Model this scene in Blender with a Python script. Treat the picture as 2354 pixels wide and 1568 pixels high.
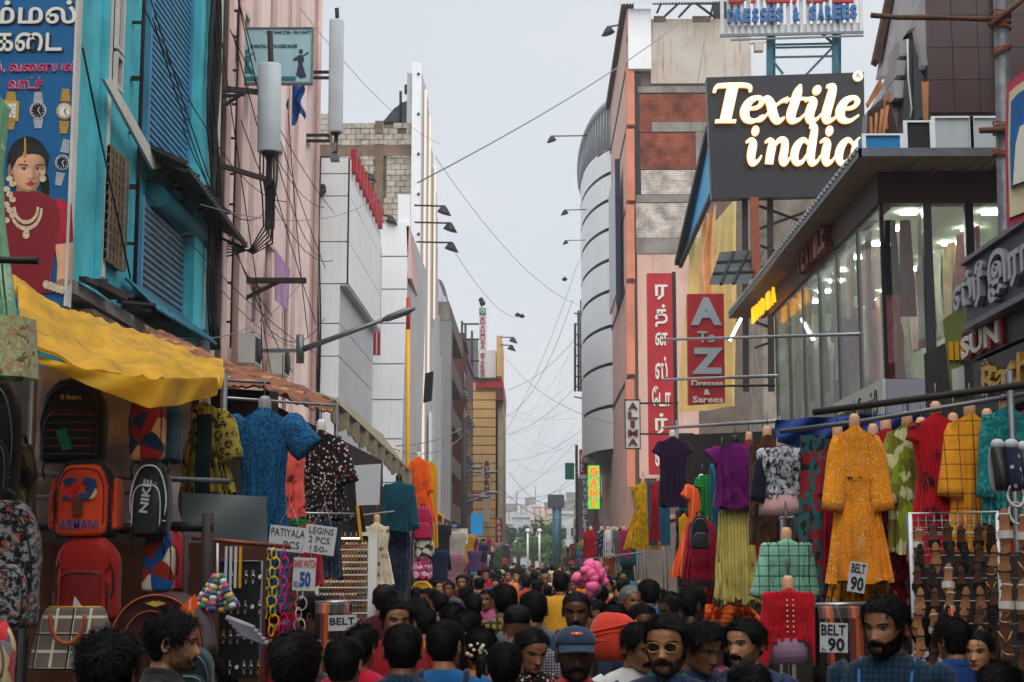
import bpy, bmesh, math, random
import numpy as np
from mathutils import Vector, Matrix, noise as mnoise

for o in list(bpy.data.objects):
    bpy.data.objects.remove(o)
SC = bpy.context.scene
COL = SC.collection
V = Vector

# ------------------------------------------------------------------ camera
CAM_H, FPX = 1.95, 3600.0          # focal length in units of a 2354-wide picture
cam = bpy.data.cameras.new('camera')
cam.sensor_width = 36.0
cam.lens = 36.0 * FPX / 2354.0
cam.clip_start, cam.clip_end = 0.1, 3000.0
cam.dof.use_dof = True
cam.dof.focus_distance = 15.0
cam.dof.aperture_fstop = 8.0
camo = bpy.data.objects.new('camera', cam)
COL.objects.link(camo)
PITCH = math.atan((1285 - 784) / FPX)
YAW = math.atan((1230 - 1177) / FPX * math.cos(PITCH))
camo.location = (0, 0, CAM_H)
camo.rotation_euler = (math.pi / 2 + PITCH, 0, YAW)
SC.camera = camo

# ------------------------------------------------------------------ sky, sun, exposure
W = bpy.data.worlds.new('World')
SC.world = W
W.use_nodes = True
wn, wl = W.node_tree.nodes, W.node_tree.links
wn.clear()
wo = wn.new('ShaderNodeOutputWorld')
wb = wn.new('ShaderNodeBackground')
SUN_EL, SUN_AZ = math.radians(60), math.radians(160)
sky = wn.new('ShaderNodeTexSky')
sky.sky_type = 'NISHITA'
sky.sun_disc = False
sky.sun_elevation = SUN_EL
sky.sun_rotation = SUN_AZ
sky.air_density, sky.dust_density, sky.ozone_density = 1.0, 3.0, 1.0
sc_ = wn.new('ShaderNodeVectorMath'); sc_.operation = 'SCALE'
sc_.inputs['Scale'].default_value = 0.075
wl.new(sky.outputs[0], sc_.inputs[0])
# an even overcast layer over the blue: pale grey with faint lighter banks
tcw = wn.new('ShaderNodeTexCoord')
mpw = wn.new('ShaderNodeMapping'); mpw.inputs['Scale'].default_value = (1.2, 1.2, 5.0)
wl.new(tcw.outputs['Generated'], mpw.inputs[0])
nzw = wn.new('ShaderNodeTexNoise'); nzw.inputs['Scale'].default_value = 2.6; nzw.inputs['Detail'].default_value = 5
wl.new(mpw.outputs[0], nzw.inputs['Vector'])
crw = wn.new('ShaderNodeValToRGB')
crw.color_ramp.elements[0].position, crw.color_ramp.elements[1].position = 0.33, 0.72
crw.color_ramp.elements[0].color = (0.69, 0.735, 0.79, 1)
crw.color_ramp.elements[1].color = (0.76, 0.785, 0.82, 1)
wl.new(nzw.outputs['Fac'], crw.inputs[0])
mxw = wn.new('ShaderNodeMixRGB'); mxw.inputs[0].default_value = 0.88
wl.new(sc_.outputs[0], mxw.inputs[1]); wl.new(crw.outputs[0], mxw.inputs[2])
wl.new(mxw.outputs[0], wb.inputs['Color'])
wb.inputs['Strength'].default_value = 0.53
wl.new(wb.outputs[0], wo.inputs['Surface'])

sun = bpy.data.lights.new('sun', 'SUN')
sun.energy, sun.angle, sun.color = 1.5, math.radians(80), (1.0, 0.96, 0.91)
suno = bpy.data.objects.new('sun', sun)
COL.objects.link(suno)
suno.rotation_euler = (math.pi / 2 - SUN_EL, 0, math.pi - SUN_AZ)
SC.view_settings.view_transform = 'Standard'
SC.view_settings.look = 'None'
SC.view_settings.exposure = 1.1
SC.view_settings.gamma = 1.0
SC.view_settings.use_curve_mapping = False
SC.render.engine = 'CYCLES'
SC.cycles.use_denoising = True
SC.cycles.max_bounces = 6
SC.cycles.diffuse_bounces = 3
SC.cycles.glossy_bounces = 3
SC.cycles.transparent_max_bounces = 8

# ------------------------------------------------------------------ measuring: picture pixel (of a 2354 x 1568 view) to the place
_cm = camo.rotation_euler.to_matrix()
CR, CU, CF = _cm @ V((1, 0, 0)), _cm @ V((0, 1, 0)), _cm @ V((0, 0, -1))
def ray(u, v):
    return CF + CR * ((u - 1177) / FPX) + CU * ((784 - v) / FPX)
def at(u, v, Y):
    d = ray(u, v); t = Y / d.y
    return V((d.x * t, Y, CAM_H + d.z * t))
def atX(u, v, X):
    d = ray(u, v); t = X / d.x
    return V((X, d.y * t, CAM_H + d.z * t))
def YX(u, X):
    return atX(u, 1285, X).y

# ------------------------------------------------------------------ mesh builder
class MB:
    def __init__(s):
        s.v, s.f, s.m, s.s = [], [], [], []
    def add(s, vs, fs, m=0, smooth=False):
        b = len(s.v)
        s.v.extend([tuple(p) for p in vs])
        for f in fs:
            s.f.append([i + b for i in f]); s.m.append(m); s.s.append(smooth)
        return s
    def box(s, x0, y0, z0, x1, y1, z1, m=0):
        x0, x1 = min(x0, x1), max(x0, x1); y0, y1 = min(y0, y1), max(y0, y1); z0, z1 = min(z0, z1), max(z0, z1)
        vs = [(x0,y0,z0),(x1,y0,z0),(x1,y1,z0),(x0,y1,z0),(x0,y0,z1),(x1,y0,z1),(x1,y1,z1),(x0,y1,z1)]
        return s.add(vs, [(3,2,1,0),(4,5,6,7),(0,1,5,4),(1,2,6,5),(2,3,7,6),(3,0,4,7)], m)
    def obox(s, c, ax, ay, az, m=0):
        c, ax, ay, az = V(c), V(ax), V(ay), V(az)
        vs = [c + ax*i + ay*j + az*k for k in (-1,1) for (i,j) in ((-1,-1),(1,-1),(1,1),(-1,1))]
        return s.add(vs, [(3,2,1,0),(4,5,6,7),(0,1,5,4),(1,2,6,5),(2,3,7,6),(3,0,4,7)], m)
    def beam(s, p, q, w, h=None, m=0):
        p, q = V(p), V(q); h = h or w
        d = (q - p); L = d.length or 1e-6; d = d / L
        r = d.cross(V((0,0,1)))
        if r.length < 1e-3: r = V((1,0,0))
        r.normalize(); u = r.cross(d)
        return s.obox((p+q)/2, d*(L/2), r*(w/2), u*(h/2), m)
    def tube(s, pts, r, n=8, m=0, cap=True, smooth=True):
        pts = [V(p) for p in pts]; k = len(pts)
        rr = r if isinstance(r, (list, tuple)) else [r]*k
        rings = []; prev = None
        for i, p in enumerate(pts):
            t = (pts[min(i+1,k-1)] - pts[max(i-1,0)])
            if t.length < 1e-9: t = V((0,0,1))
            t.normalize()
            if prev is None:
                a = t.cross(V((0,0,1)))
                if a.length < 1e-3: a = t.cross(V((0,1,0)))
            else:
                a = prev - t * prev.dot(t)
            a.normalize(); prev = a; b = t.cross(a)
            rings.append([p + (a*math.cos(2*math.pi*j/n) + b*math.sin(2*math.pi*j/n))*rr[i] for j in range(n)])
        return s.loft(rings, m, cap, smooth)
    def loft(s, rings, m=0, cap=True, smooth=True, closed=True):
        n = len(rings[0]); k = len(rings); vs = [p for r in rings for p in r]; fs = []
        for i in range(k-1):
            for j in range(n if closed else n-1):
                j2 = (j+1) % n
                fs.append((i*n+j, i*n+j2, (i+1)*n+j2, (i+1)*n+j))
        s.add(vs, fs, m, smooth)
        if cap and closed:
            b = len(s.v) - n*k
            s.f.append([b+j for j in range(n)][::-1]); s.m.append(m); s.s.append(False)
            s.f.append([b+(k-1)*n+j for j in range(n)]); s.m.append(m); s.s.append(False)
        return s
    def grid(s, fn, nu, nv, m=0, smooth=True):
        vs = [fn(i/(nu-1), j/(nv-1)) for i in range(nu) for j in range(nv)]
        fs = [(i*nv+j, (i+1)*nv+j, (i+1)*nv+j+1, i*nv+j+1) for i in range(nu-1) for j in range(nv-1)]
        return s.add(vs, fs, m, smooth)
    def prism(s, poly, d, m=0):
        poly = [V(p) for p in poly]; d = V(d); n = len(poly)
        vs = poly + [p + d for p in poly]
        fs = [tuple(range(n))[::-1], tuple(range(n, 2*n))] + [(i, (i+1) % n, n+(i+1) % n, n+i) for i in range(n)]
        return s.add(vs, fs, m)
    def ball(s, c, r, nu=10, nv=8, m=0, sc=(1,1,1)):
        c = V(c); rings = []
        for i in range(1, nv):
            a = math.pi*i/nv
            rings.append([c + V((math.sin(a)*math.cos(2*math.pi*j/nu)*sc[0], math.sin(a)*math.sin(2*math.pi*j/nu)*sc[1], math.cos(a)*sc[2]))*r for j in range(nu)])
        s.loft(rings, m, True, True)
        return s
    def cyl(s, c, r, z0, z1, n=12, m=0):
        return s.tube([(c[0], c[1], z0), (c[0], c[1], z1)], r, n, m)
    def merge(s, o, mtx=None, mo=0):
        b = len(s.v)
        s.v.extend([tuple(mtx @ V(p)) for p in o.v] if mtx is not None else o.v)
        s.f.extend([[i+b for i in f] for f in o.f]); s.m.extend([i+mo for i in o.m]); s.s.extend(o.s)
        return s
    def wob(s, amp, sc=1.0, seed=0):
        o = V((seed*7.3, seed*3.1, seed*1.7))
        s.v = [tuple(V(p) + mnoise.noise_vector(V(p)*sc + o)*amp) for p in s.v]
        return s
    def bounds(s):
        a = np.array(s.v); return a.min(0), a.max(0)
    def mesh(s, name, off=(0,0,0)):
        me = bpy.data.meshes.new(name)
        a = np.array(s.v, dtype=np.float64).reshape(-1, 3) - np.array(off)
        me.from_pydata(a.tolist(), [], s.f)
        me.polygons.foreach_set('material_index', s.m)
        me.polygons.foreach_set('use_smooth', s.s)
        me.update()
        return me

def wloc(o):
    l = V((0,0,0))
    while o is not None:
        l = l + V(o.location); o = o.parent
    return l
def mats_of(m):
    return [MAT(x) if isinstance(x, str) else x for x in (m if isinstance(m, (list, tuple)) else [m])]
def mk(name, mb, mat, parent=None, label=None, cat=None, group=None, kind=None, local=False):
    """one mesh object; vertices are given in world space unless local"""
    if parent is None and not local:
        lo, hi = mb.bounds(); off = V(((lo[0]+hi[0])/2, (lo[1]+hi[1])/2, lo[2]))
    elif local:
        off = V((0,0,0))
    else:
        off = wloc(parent)
    me = mb.mesh(name, off)
    for m in mats_of(mat): me.materials.append(m)
    o = bpy.data.objects.new(name, me); COL.objects.link(o)
    if parent is None:
        if not local: o.location = off
    else:
        o.parent = parent
    tag(o, label, cat, group, kind)
    return o
def tag(o, label=None, cat=None, group=None, kind=None):
    if label: o['label'] = label
    if cat: o['category'] = cat
    if group: o['group'] = group
    if kind: o['kind'] = kind
    return o
def thing(name, label, cat, loc=(0,0,0), group=None, rz=0):
    o = bpy.data.objects.new(name, None); COL.objects.link(o)
    o.location = loc; o.rotation_euler = (0,0,rz); o.empty_display_size = 0.2
    return tag(o, label, cat, group)
def dup(root, loc=None, rot=None, scale=None, label=None, group=None):
    def rec(o, par):
        c = o.copy(); COL.objects.link(c); c.parent = par
        for ch in kids.get(o.name, ()): rec(ch, c)
        return c
    kids = {}
    def gather(o):
        kids[o.name] = list(o.children)
        for ch in kids[o.name]: gather(ch)
    gather(root)
    r = rec(root, None)
    if loc is not None: r.location = loc
    if rot is not None: r.rotation_euler = rot if isinstance(rot, (tuple, list)) else (0,0,rot)
    if scale is not None: r.scale = scale if isinstance(scale, (tuple, list)) else (scale,)*3
    if label: r['label'] = label
    if group: r['group'] = group
    return r
def inst(name, me, parent, loc, rot=None, scale=None):
    o = bpy.data.objects.new(name, me); COL.objects.link(o); o.parent = parent
    o.location = V(loc) - (wloc(parent) if parent else V((0,0,0)))
    if rot: o.rotation_euler = rot
    if scale: o.scale = scale
    return o

# ------------------------------------------------------------------ materials
def lin(h):
    if not isinstance(h, str): return tuple(h)[:3]
    h = h.lstrip('#'); c = [int(h[i:i+2], 16)/255 for i in (0,2,4)]
    return tuple(x/12.92 if x <= .04045 else ((x+.055)/1.055)**2.4 for x in c)
_M = {}
def MAT(n):
    return _M[n]
def base(name):
    m = bpy.data.materials.new(name); m.use_nodes = True
    nt = m.node_tree; b = nt.nodes['Principled BSDF']
    _M[name] = m
    return m, nt, b
def nd(nt, t, **kw):
    n = nt.nodes.new(t)
    for k, v in kw.items():
        if k in n.inputs: n.inputs[k].default_value = v
        else: setattr(n, k, v)
    return n
def mixc(nt, fac, a, b, mode='MIX'):
    n = nt.nodes.new('ShaderNodeMixRGB'); n.blend_type = mode
    for i, x in ((0, fac), (1, a), (2, b)):
        if hasattr(x, 'default_value') or hasattr(x, 'is_linked'): nt.links.new(x, n.inputs[i])
        elif i == 0: n.inputs[0].default_value = x
        else: n.inputs[i].default_value = (*lin(x), 1)
    return n.outputs[0]
def coords(nt, scale=(1,1,1), rot=(0,0,0), world=False):
    if world:
        t = nt.nodes.new('ShaderNodeNewGeometry').outputs['Position']
    else:
        t = nt.nodes.new('ShaderNodeTexCoord').outputs['Object']
    mp = nd(nt, 'ShaderNodeMapping'); mp.inputs['Scale'].default_value = scale; mp.inputs['Rotation'].default_value = rot
    nt.links.new(t, mp.inputs[0])
    return mp.outputs[0]
def noise(nt, vec, scale, detail=4, rough=.55, lo=.35, hi=.65):
    n = nd(nt, 'ShaderNodeTexNoise', Scale=scale, Detail=detail, Roughness=rough)
    nt.links.new(vec, n.inputs['Vector'])
    r = nd(nt, 'ShaderNodeMapRange'); r.inputs[1].default_value = lo; r.inputs[2].default_value = hi
    nt.links.new(n.outputs['Fac'], r.inputs[0])
    return r.outputs[0]
def bumpn(nt, b, h, strength=.3, dist=.01):
    n = nd(nt, 'ShaderNodeBump', Strength=strength, Distance=dist)
    nt.links.new(h, n.inputs['Height']); nt.links.new(n.outputs[0], b.inputs['Normal'])
def pm(name, col, rough=.7, var=.18, sc=2.0, grime=0.0, gcol='3a342e', streak=0.0, bump=0.0, bsc=40, metal=0.0, spec=.4, world=True, fine=.0):
    """painted or plain surface: mottled tone, patches of dirt, vertical rain streaks, fine relief"""
    if name in _M: return _M[name]
    m, nt, b = base(name)
    c = lin(col); d = tuple(x*(1-var) for x in c); l = tuple(min(1, x*(1+var*.6)) for x in c)
    w = coords(nt, world=world)
    out = mixc(nt, noise(nt, w, sc), d, l)
    if fine: out = mixc(nt, noise(nt, w, sc*14, 3, .6, .3, .7), out, mixc(nt, fine, out, '000000'))
    if grime:
        g = noise(nt, w, sc*.7, 8, .7, .5, .75)
        mu = nd(nt, 'ShaderNodeMath', operation='MULTIPLY'); mu.inputs[1].default_value = grime
        nt.links.new(g, mu.inputs[0]); out = mixc(nt, mu.outputs[0], out, gcol)
    if streak:
        g = noise(nt, coords(nt, (5,5,.35), world=world), 1.3, 6, .65, .52, .8)
        mu = nd(nt, 'ShaderNodeMath', operation='MULTIPLY'); mu.inputs[1].default_value = streak
        nt.links.new(g, mu.inputs[0]); out = mixc(nt, mu.outputs[0], out, gcol)
    nt.links.new(out, b.inputs['Base Color'])
    b.inputs['Roughness'].default_value = rough; b.inputs['Metallic'].default_value = metal
    b.inputs['Specular IOR Level'].default_value = spec
    if bump:
        bumpn(nt, b, noise(nt, w, bsc, 4, .6, .2, .8), bump, .02)
    return m
def em(name, col, strength, dif=None):
    if name in _M: return _M[name]
    m, nt, b = base(name)
    b.inputs['Base Color'].default_value = (*lin(dif or col), 1)
    b.inputs['Emission Color'].default_value = (*lin(col), 1)
    b.inputs['Emission Strength'].default_value = strength
    return m

# ------------------------------------------------------------------ lettering
_TX = {}
def glyphs(s, spacing=1.0, bold=0.0, line=1.0, align='LEFT'):
    key = (s, spacing, bold, line, align)
    if key not in _TX:
        c = bpy.data.curves.new('t', 'FONT'); c.body = s; c.size = 1; c.resolution_u = 2
        c.space_character = spacing; c.offset = bold; c.space_line = line; c.align_x = align
        o = bpy.data.objects.new('t', c); COL.objects.link(o)
        bpy.context.view_layer.update()
        me = bpy.data.meshes.new_from_object(o.evaluated_get(bpy.context.evaluated_depsgraph_get()))
        a = np.zeros(len(me.vertices)*3); me.vertices.foreach_get('co', a); a = a.reshape(-1,3)[:, :2]
        fs = [tuple(p.vertices) for p in me.polygons]
        # boundary edges, for side walls
        ec = {}
        for f in fs:
            for i in range(len(f)):
                e = (f[i], f[(i+1) % len(f)]); k = tuple(sorted(e))
                ec.setdefault(k, []).append(e)
        bd = [x[0] for x in ec.values() if len(x) == 1]
        bpy.data.objects.remove(o); bpy.data.meshes.remove(me); bpy.data.curves.remove(c)
        _TX[key] = (a, fs, bd)
    return _TX[key]
def letter(mb, s, o, r, u, n, w=None, h=None, thick=.01, m=0, spacing=1.0, bold=0.0, shear=0.0, line=1.0, align='LEFT', keep=False):
    """lay lettering into the rectangle o + r*w + u*h, raised by n*thick"""
    a, fs, bd = glyphs(s, spacing, bold, line, align)
    if len(a) == 0: return
    lo, hi = a.min(0), a.max(0); d = np.maximum(hi-lo, 1e-6)
    kx = (w/d[0]) if w else None; ky = (h/d[1]) if h else None
    if kx is None: kx = ky
    if ky is None: ky = kx
    if keep: kx = ky = min(kx, ky)
    o, r, u, n = V(o), V(r), V(u), V(n)
    top = [o + r*float((p[0]-lo[0])*kx + shear*(p[1]-lo[1])*ky) + u*float((p[1]-lo[1])*ky) + n*thick for p in a]
    bot = [p - n*thick for p in top]
    k = len(top)
    if r.cross(u).dot(n) < 0: fs = [f[::-1] for f in fs]
    mb.add(top + bot, list(fs) + [(j, i, i+k, j+k) for i, j in bd], m)
    return d[0]*kx, d[1]*ky
def stroke(pts, n=10):
    """2-D stroke with a width at each point, resampled smoothly: quads strip"""
    P = [np.array(p, float) for p in pts]; out = []
    for i in range(len(P)-1):
        p0, p1, p2, p3 = P[max(i-1,0)], P[i], P[i+1], P[min(i+2,len(P)-1)]
        for t in np.linspace(0, 1, n, endpoint=False):
            out.append(.5*((2*p1)+(-p0+p2)*t+(2*p0-5*p1+4*p2-p3)*t*t+(-p0+3*p1-3*p2+p3)*t**3))
    out.append(P[-1]); A = np.array(out)
    t = np.gradient(A[:, :2], axis=0); t /= np.maximum(np.linalg.norm(t, axis=1, keepdims=True), 1e-9)
    nn = np.stack([-t[:,1], t[:,0]], 1)
    return A[:, :2] + nn*A[:, 2:3], A[:, :2] - nn*A[:, 2:3]
def flat(mb, pts, o, r, u, n, sc, thick, m=0, lift=0.0):
    """closed 2-D outline (x, y) laid on a board and raised"""
    o, r, u, n = V(o), V(r), V(u), V(n)
    mb.prism([o + r*(p[0]*sc) + u*(p[1]*sc) + n*lift for p in pts], n*thick, m)
def ell(cx, cy, rx, ry, n=20, a0=0, a1=2*math.pi):
    full = abs(a1-a0-2*math.pi) < 1e-6
    return [(cx+rx*math.cos(a0+(a1-a0)*i/(n if full else n-1)), cy+ry*math.sin(a0+(a1-a0)*i/(n if full else n-1))) for i in range(n)]
XR, ZU, TOCAM = V((1,0,0)), V((0,0,1)), V((0,-1,0))
rnd = random.Random(11)
# ================================================================== ground and road
pm('ground_dust', '6f675e', .95, .2, .5, .4)
pm('asphalt', '4a4947', .92, .25, 1.2, .5, '2b2927', bump=.4, bsc=60)
mk('ground', MB().add([(-300,-60,0),(300,-60,0),(300,900,0),(-300,900,0)], [(0,1,2,3)]), 'ground_dust', kind='structure')
g = MB()
g.add([(-3.4,-40,.004),(3.6,-40,.004),(3.6,260,.004),(-3.4,260,.004)], [(0,1,2,3)])
mk('road', g, 'asphalt', kind='structure')

# ================================================================== shared finishes
pm('teal_wall', '47b6c4', .8, .22, 1.3, .5, '2f7378', .5, .25)
pm('teal_dark', '1c6f7d', .75, .2, 1.3, .5, '123f49', .3)
pm('white_trim', 'c9c6c0', .75, .12, 1.5, .45, '6b6058', .3)
pm('shutter_blue', '4088ab', .55, .2, 2.0, .3, '2c4f66', .5)
pm('shutter_rust', '58798c', .6, .25, 1.6, .5, '5a463d', .6)
pm('dark_iron', '2b2624', .7, .3, 3, .4, '54392b')
pm('black_iron', '17171a', .6, .2, 3)
pm('corrugated_dark', '3f474c', .55, .25, 2, .5, '3b2c26', .3, metal=.4)
pm('corrugated_teal', '2c6f86', .55, .25, 2, .5, '3b2c26', .3, metal=.3)
pm('glass_dark', '14181c', .12, .1, 2, spec=.7)
pm('tan_grime', '7d6a58', .85, .3, 2, .6, '33291f', .4)
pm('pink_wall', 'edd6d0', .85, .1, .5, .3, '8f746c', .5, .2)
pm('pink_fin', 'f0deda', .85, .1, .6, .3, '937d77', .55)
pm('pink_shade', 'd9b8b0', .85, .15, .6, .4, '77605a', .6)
pm('concrete', '8f8a83', .9, .2, 1.2, .6, '3f3a35', .5, .3)
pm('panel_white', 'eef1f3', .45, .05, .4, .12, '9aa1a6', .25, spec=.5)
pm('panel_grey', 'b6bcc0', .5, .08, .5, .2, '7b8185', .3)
pm('joint_dark', '3a3f44', .8, .1)
pm('block_grey', 'b5ada0', .92, .3, 2.6, .5, '5f564c', .4, .35)
pm('mortar', '6e665c', .95, .25, 2, .4)
pm('red_paint', 'b01d26', .5, .15, 2, .3, '4c1015', .2)
pm('antenna_grey', 'b9c3c8', .45, .06, 2, .15, '7a7f80', .25)
pm('cable_black', '121214', .7, .1)
pm('steel_grey', '70757a', .45, .15, 4, .3, '4a382c', metal=.6)
pm('steel_pale', 'a9adb0', .35, .12, 4, .2, '5d4a3c', metal=.7)
pm('board_blue', '0f5d92', .4, .06, .8, .1)
pm('lettering_cream', 'dedbd0', .5, .04)
pm('lettering_pink', 'c92f6b', .5, .05)
pm('outline_dark', '0b1f33', .5, .05)

def slats(parent, x, y0, y1, z0, z1, pitch, mat, dx=.03):
    """roller-shutter slats on a wall that faces the street: each slat a piece, sharing one mesh"""
    L = y1 - y0
    s = MB(); prof = [(0,0),(dx,pitch*.25),(dx,pitch*.7),(0,pitch*.93)]
    s.prism([(p[0],0,p[1]) for p in prof], (0,L,0))
    me = s.mesh('slat'); me.materials.append(MAT(mat))
    n = int((z1-z0)/pitch)
    for i in range(n):
        inst('slat', me, parent, (x, y0, z0+i*pitch))
def corrug(mb, a, b, c, d, waves, amp=.02, m=0, th=.006):
    """corrugated sheet a-b (top edge) to d-c (bottom edge); ridges run from top to bottom"""
    a, b, c, d = map(V, (a, b, c, d)); n = (b-a).cross(d-a).normalized(); nu = waves*4+1
    def fn(s, t, o=0):
        p = (a*(1-s)+b*s)*(1-t)+(d*(1-s)+c*s)*t
        return p + n*(amp*math.sin(s*waves*2*math.pi)+o)
    mb.grid(fn, nu, 4, m)
    mb.grid(lambda s, t: fn(1-s, t, -th), nu, 4, m)
def sag(p, q, d, n=14):
    p, q = V(p), V(q)
    return [p.lerp(q, i/n) - V((0,0,d*4*(i/n)*(1-i/n))) for i in range(n+1)]
def flood(name_group, tip, base_pt, label, drop=.0, s=1.0):
    """a floodlight at the end of a wall arm"""
    t = thing('arm_floodlight', label, 'floodlight', V(base_pt), name_group)
    mk('arm', MB().tube([base_pt, tip], .03*s, 6), 'dark_iron', t)
    d = V((1,0,0)) if V(tip).x > V(base_pt).x else V((-1,0,0))
    h = MB(); tp = V(tip)
    rings = []
    for k, (dz, r) in enumerate(((.02,.06),(-.06,.12),(-.2,.2),(-.24,.24))):
        rings.append([tp + V((math.cos(a)*r*s, math.sin(a)*r*s, dz*s - math.cos(a)*r*.3*s*d.x)) for a in [2*math.pi*j/10 for j in range(10)]])
    h.loft(rings)
    mk('lamp_head', h, 'black_iron', t)
    return t

# ================================================================== left: board with watches and jewellery
YB = 15.0
def bw(u, v): return at(u, v, YB)
t = thing('shop_signboard', 'tall blue signboard with Tamil lettering, wristwatches and a woman in a red sari', 'signboard', bw(60, 700))
SIGN_ROOT = t
p0, p1 = bw(-190, 705), bw(180, -120)
brd = MB().box(p0.x, YB, p0.z, p1.x, YB+.12, p1.z)
mk('board', brd, 'board_blue', t)
mk('edge_strip', MB().box(p1.x+.002, YB-.02, p0.z, p1.x+.03, YB+.13, p1.z), 'white_trim', t)
def lay(s, u0, v0, u1, v1, mat, name='lettering', bold=0, thick=.02, lift=0.0, spacing=1.0):
    a = bw(u0, v1); b = bw(u1, v0); mb = MB()
    letter(mb, s, (a.x, YB-.001-lift, a.z), XR, ZU, TOCAM, b.x-a.x, b.z-a.z, thick, 0, spacing, bold)
    return mk(name, mb, mat, t)
for (s, a, b, c, d) in (('கம்மல்', -88, 2, 178, 57), ('கைட', -14, 76, 144, 120)):
    lay(s, a+4, b+3, c+4, d+3, 'outline_dark', bold=.022, thick=.006)
    lay(s, a, b, c, d, 'lettering_cream', bold=.014, thick=.022)
for (s, a, b, c, d) in (('பாசில், வைளயல்', -95, 138, 177, 170), ('வாட்ச்', 20, 176, 98, 206)):
    lay(s, a, b, c, d, 'lettering_cream', bold=.03, thick=.006)
    lay(s, a, b, c, d, 'lettering_pink', bold=.006, thick=.018)
pm('print_gold', 'c79b3e', .4, .2, 30, world=False); pm('print_dark', '151515', .4, .1); pm('print_silver', 'b9bcc0', .35, .15, 20)
pm('print_white', 'e4e0d6', .5, .05); pm('print_skin', 'c98f6a', .5, .06, 5); pm('print_red', 'b3152e', .5, .2, 8)
pm('print_skin_dark', 'a96d4b', .5, .06, 5); pm('print_pearl', 'd8c3a0', .5, .35, 60); pm('print_lip', '9c2b34', .5)
PX = YB/FPX
def wpic(mb, pts, m, lift, th=.004):
    flat(mb, [(bw(p[0], p[1]).x, bw(p[0], p[1]).z) for p in pts][::-1], (0, YB, 0), XR, ZU, TOCAM, 1.0, th, m, lift)
def uvell(cx, cy, rx, ry, n=22, a0=0, a1=2*math.pi): return ell(cx, cy, rx, ry, n, a0, a1)
WM = ['print_gold','print_dark','print_silver','print_white','print_skin','print_red','print_skin_dark','print_pearl','print_lip']
def watch_pic(cx, cy, w, h, strap, face, sq=False, tilt=0):
    mb = MB(); ca, sa = math.cos(tilt), math.sin(tilt)
    R = lambda pts: [(cx+(x*ca-y*sa), cy+(x*sa+y*ca)) for x, y in pts]
    n = 7
    for sgn in (-1, 1):
        for i in range(n):
            y0 = sgn*(h*.22+(h*.28)*i/n); y1 = sgn*(h*.22+(h*.28)*(i+.8)/n); ww = w*(.30-.03*i/n*3)
            wpic(mb, R([(-ww,y0),(ww,y0),(ww*.97,y1),(-ww*.97,y1)]), strap, .002+.0004*i)
    if sq:
        wpic(mb, R([(-w*.45,-h*.26),(w*.45,-h*.26),(w*.45,h*.26),(-w*.45,h*.26)]), 0, .006)
        wpic(mb, R([(-w*.3,-h*.19),(w*.3,-h*.19),(w*.3,h*.19),(-w*.3,h*.19)]), face, .011)
    else:
        wpic(mb, R(ell(0,0,w*.5,w*.52)), 2 if strap != 0 else 0, .006)
        wpic(mb, R(ell(0,0,w*.4,w*.42)), face, .011)
    hd = 3 if face == 1 else 1
    for a, l in ((.6,.22),(2.6,.3)):
        dx, dy = math.sin(a)*w*l, -math.cos(a)*w*l
        wpic(mb, R([(-1,0),(1,0),(dx+.6,dy),(dx-.6,dy)]), hd, .016)
    for k in range(12):
        a = k*math.pi/6; rr = w*.34 if not sq else w*.26
        x, y = math.sin(a)*rr, -math.cos(a)*rr*(1 if not sq else 1.5)
        wpic(mb, R([(x-.9,y-.9),(x+.9,y-.9),(x+.9,y+.9),(x-.9,y+.9)]), hd, .0165)
    mk('watch_picture', mb, WM, t)
watch_pic(24, 255, 44, 88, 0, 3, True, .05); watch_pic(88, 254, 38, 84, 2, 1); watch_pic(149, 256, 38, 104, 0, 3, tilt=.05); watch_pic(144, 374, 34, 108, 2, 1, tilt=.18)

# ================================================================== left: teal building with blue shutters
XL = -5.0
y = lambda u: atX(u, 430, XL).y
z = lambda u, v: atX(u, v, XL).z
t = thing('teal_building', 'teal painted building with two blue roller shutters and white trim', 'building', (XL, y(190), 0))
ya, yb = y(160), y(462)
mk('wall', MB().box(XL-7, ya, 0, XL, yb, 15), 'teal_wall', t)
m = MB()
for (u0, u1, dx) in ((416, 441, .22), (448, 462, .16), (222, 231, .05)):
    m.box(XL+.002, y(u0), z(u0, 760), XL+dx, y(u1), 14.9)
mk('pilaster', m, 'teal_wall', t)
m = MB().box(XL+.002, y(441), z(441,760), XL+.2, y(448)-.003, 14.9); mk('trim_strip', m, 'white_trim', t)
m = MB().box(XL+.002, y(231), z(231,640), XL+.05, y(239), 14.9); mk('trim_strip', m, 'white_trim', t)
m = MB().box(XL-.5, y(462)+.003, 3.0, XL+.2, y(473), 15.2); mk('trim_strip', m, 'white_trim', t)
m = MB().prism([atX(232,182,XL+.16), atX(250,182,XL+.16), atX(366,388,XL+.16), atX(344,388,XL+.16)], (.04,0,0)); mk('stair_stringer', m, 'white_trim', t)
for (u0, u1, v0, v1) in ((238, 254, -160, 96), (238, 254, 104, 190)):
    f = mk('window', MB().box(XL+.003, y(u0), z(u0,v1), XL+.06, y(u1), z(u0,v0)), 'glass_dark', t)
    fm = MB()
    zz0, zz1, k = z(u0,v1), z(u0,v0), .05
    fm.box(XL+.062, y(u0), zz0, XL+.11, y(u0)+k, zz1); fm.box(XL+.062, y(u1)-k, zz0, XL+.11, y(u1), zz1)
    fm.box(XL+.062, y(u0)+k, zz0, XL+.11, y(u1)-k, zz0+k); fm.box(XL+.062, y(u0)+k, zz1-k, XL+.11, y(u1)-k, zz1)
    mk('window_frame', fm, 'white_trim', f)
f = mk('window', MB().box(XL+.003, y(233), z(233,600), XL+.05, y(274), z(233,330)), 'glass_dark', t)
gm = MB()
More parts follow.
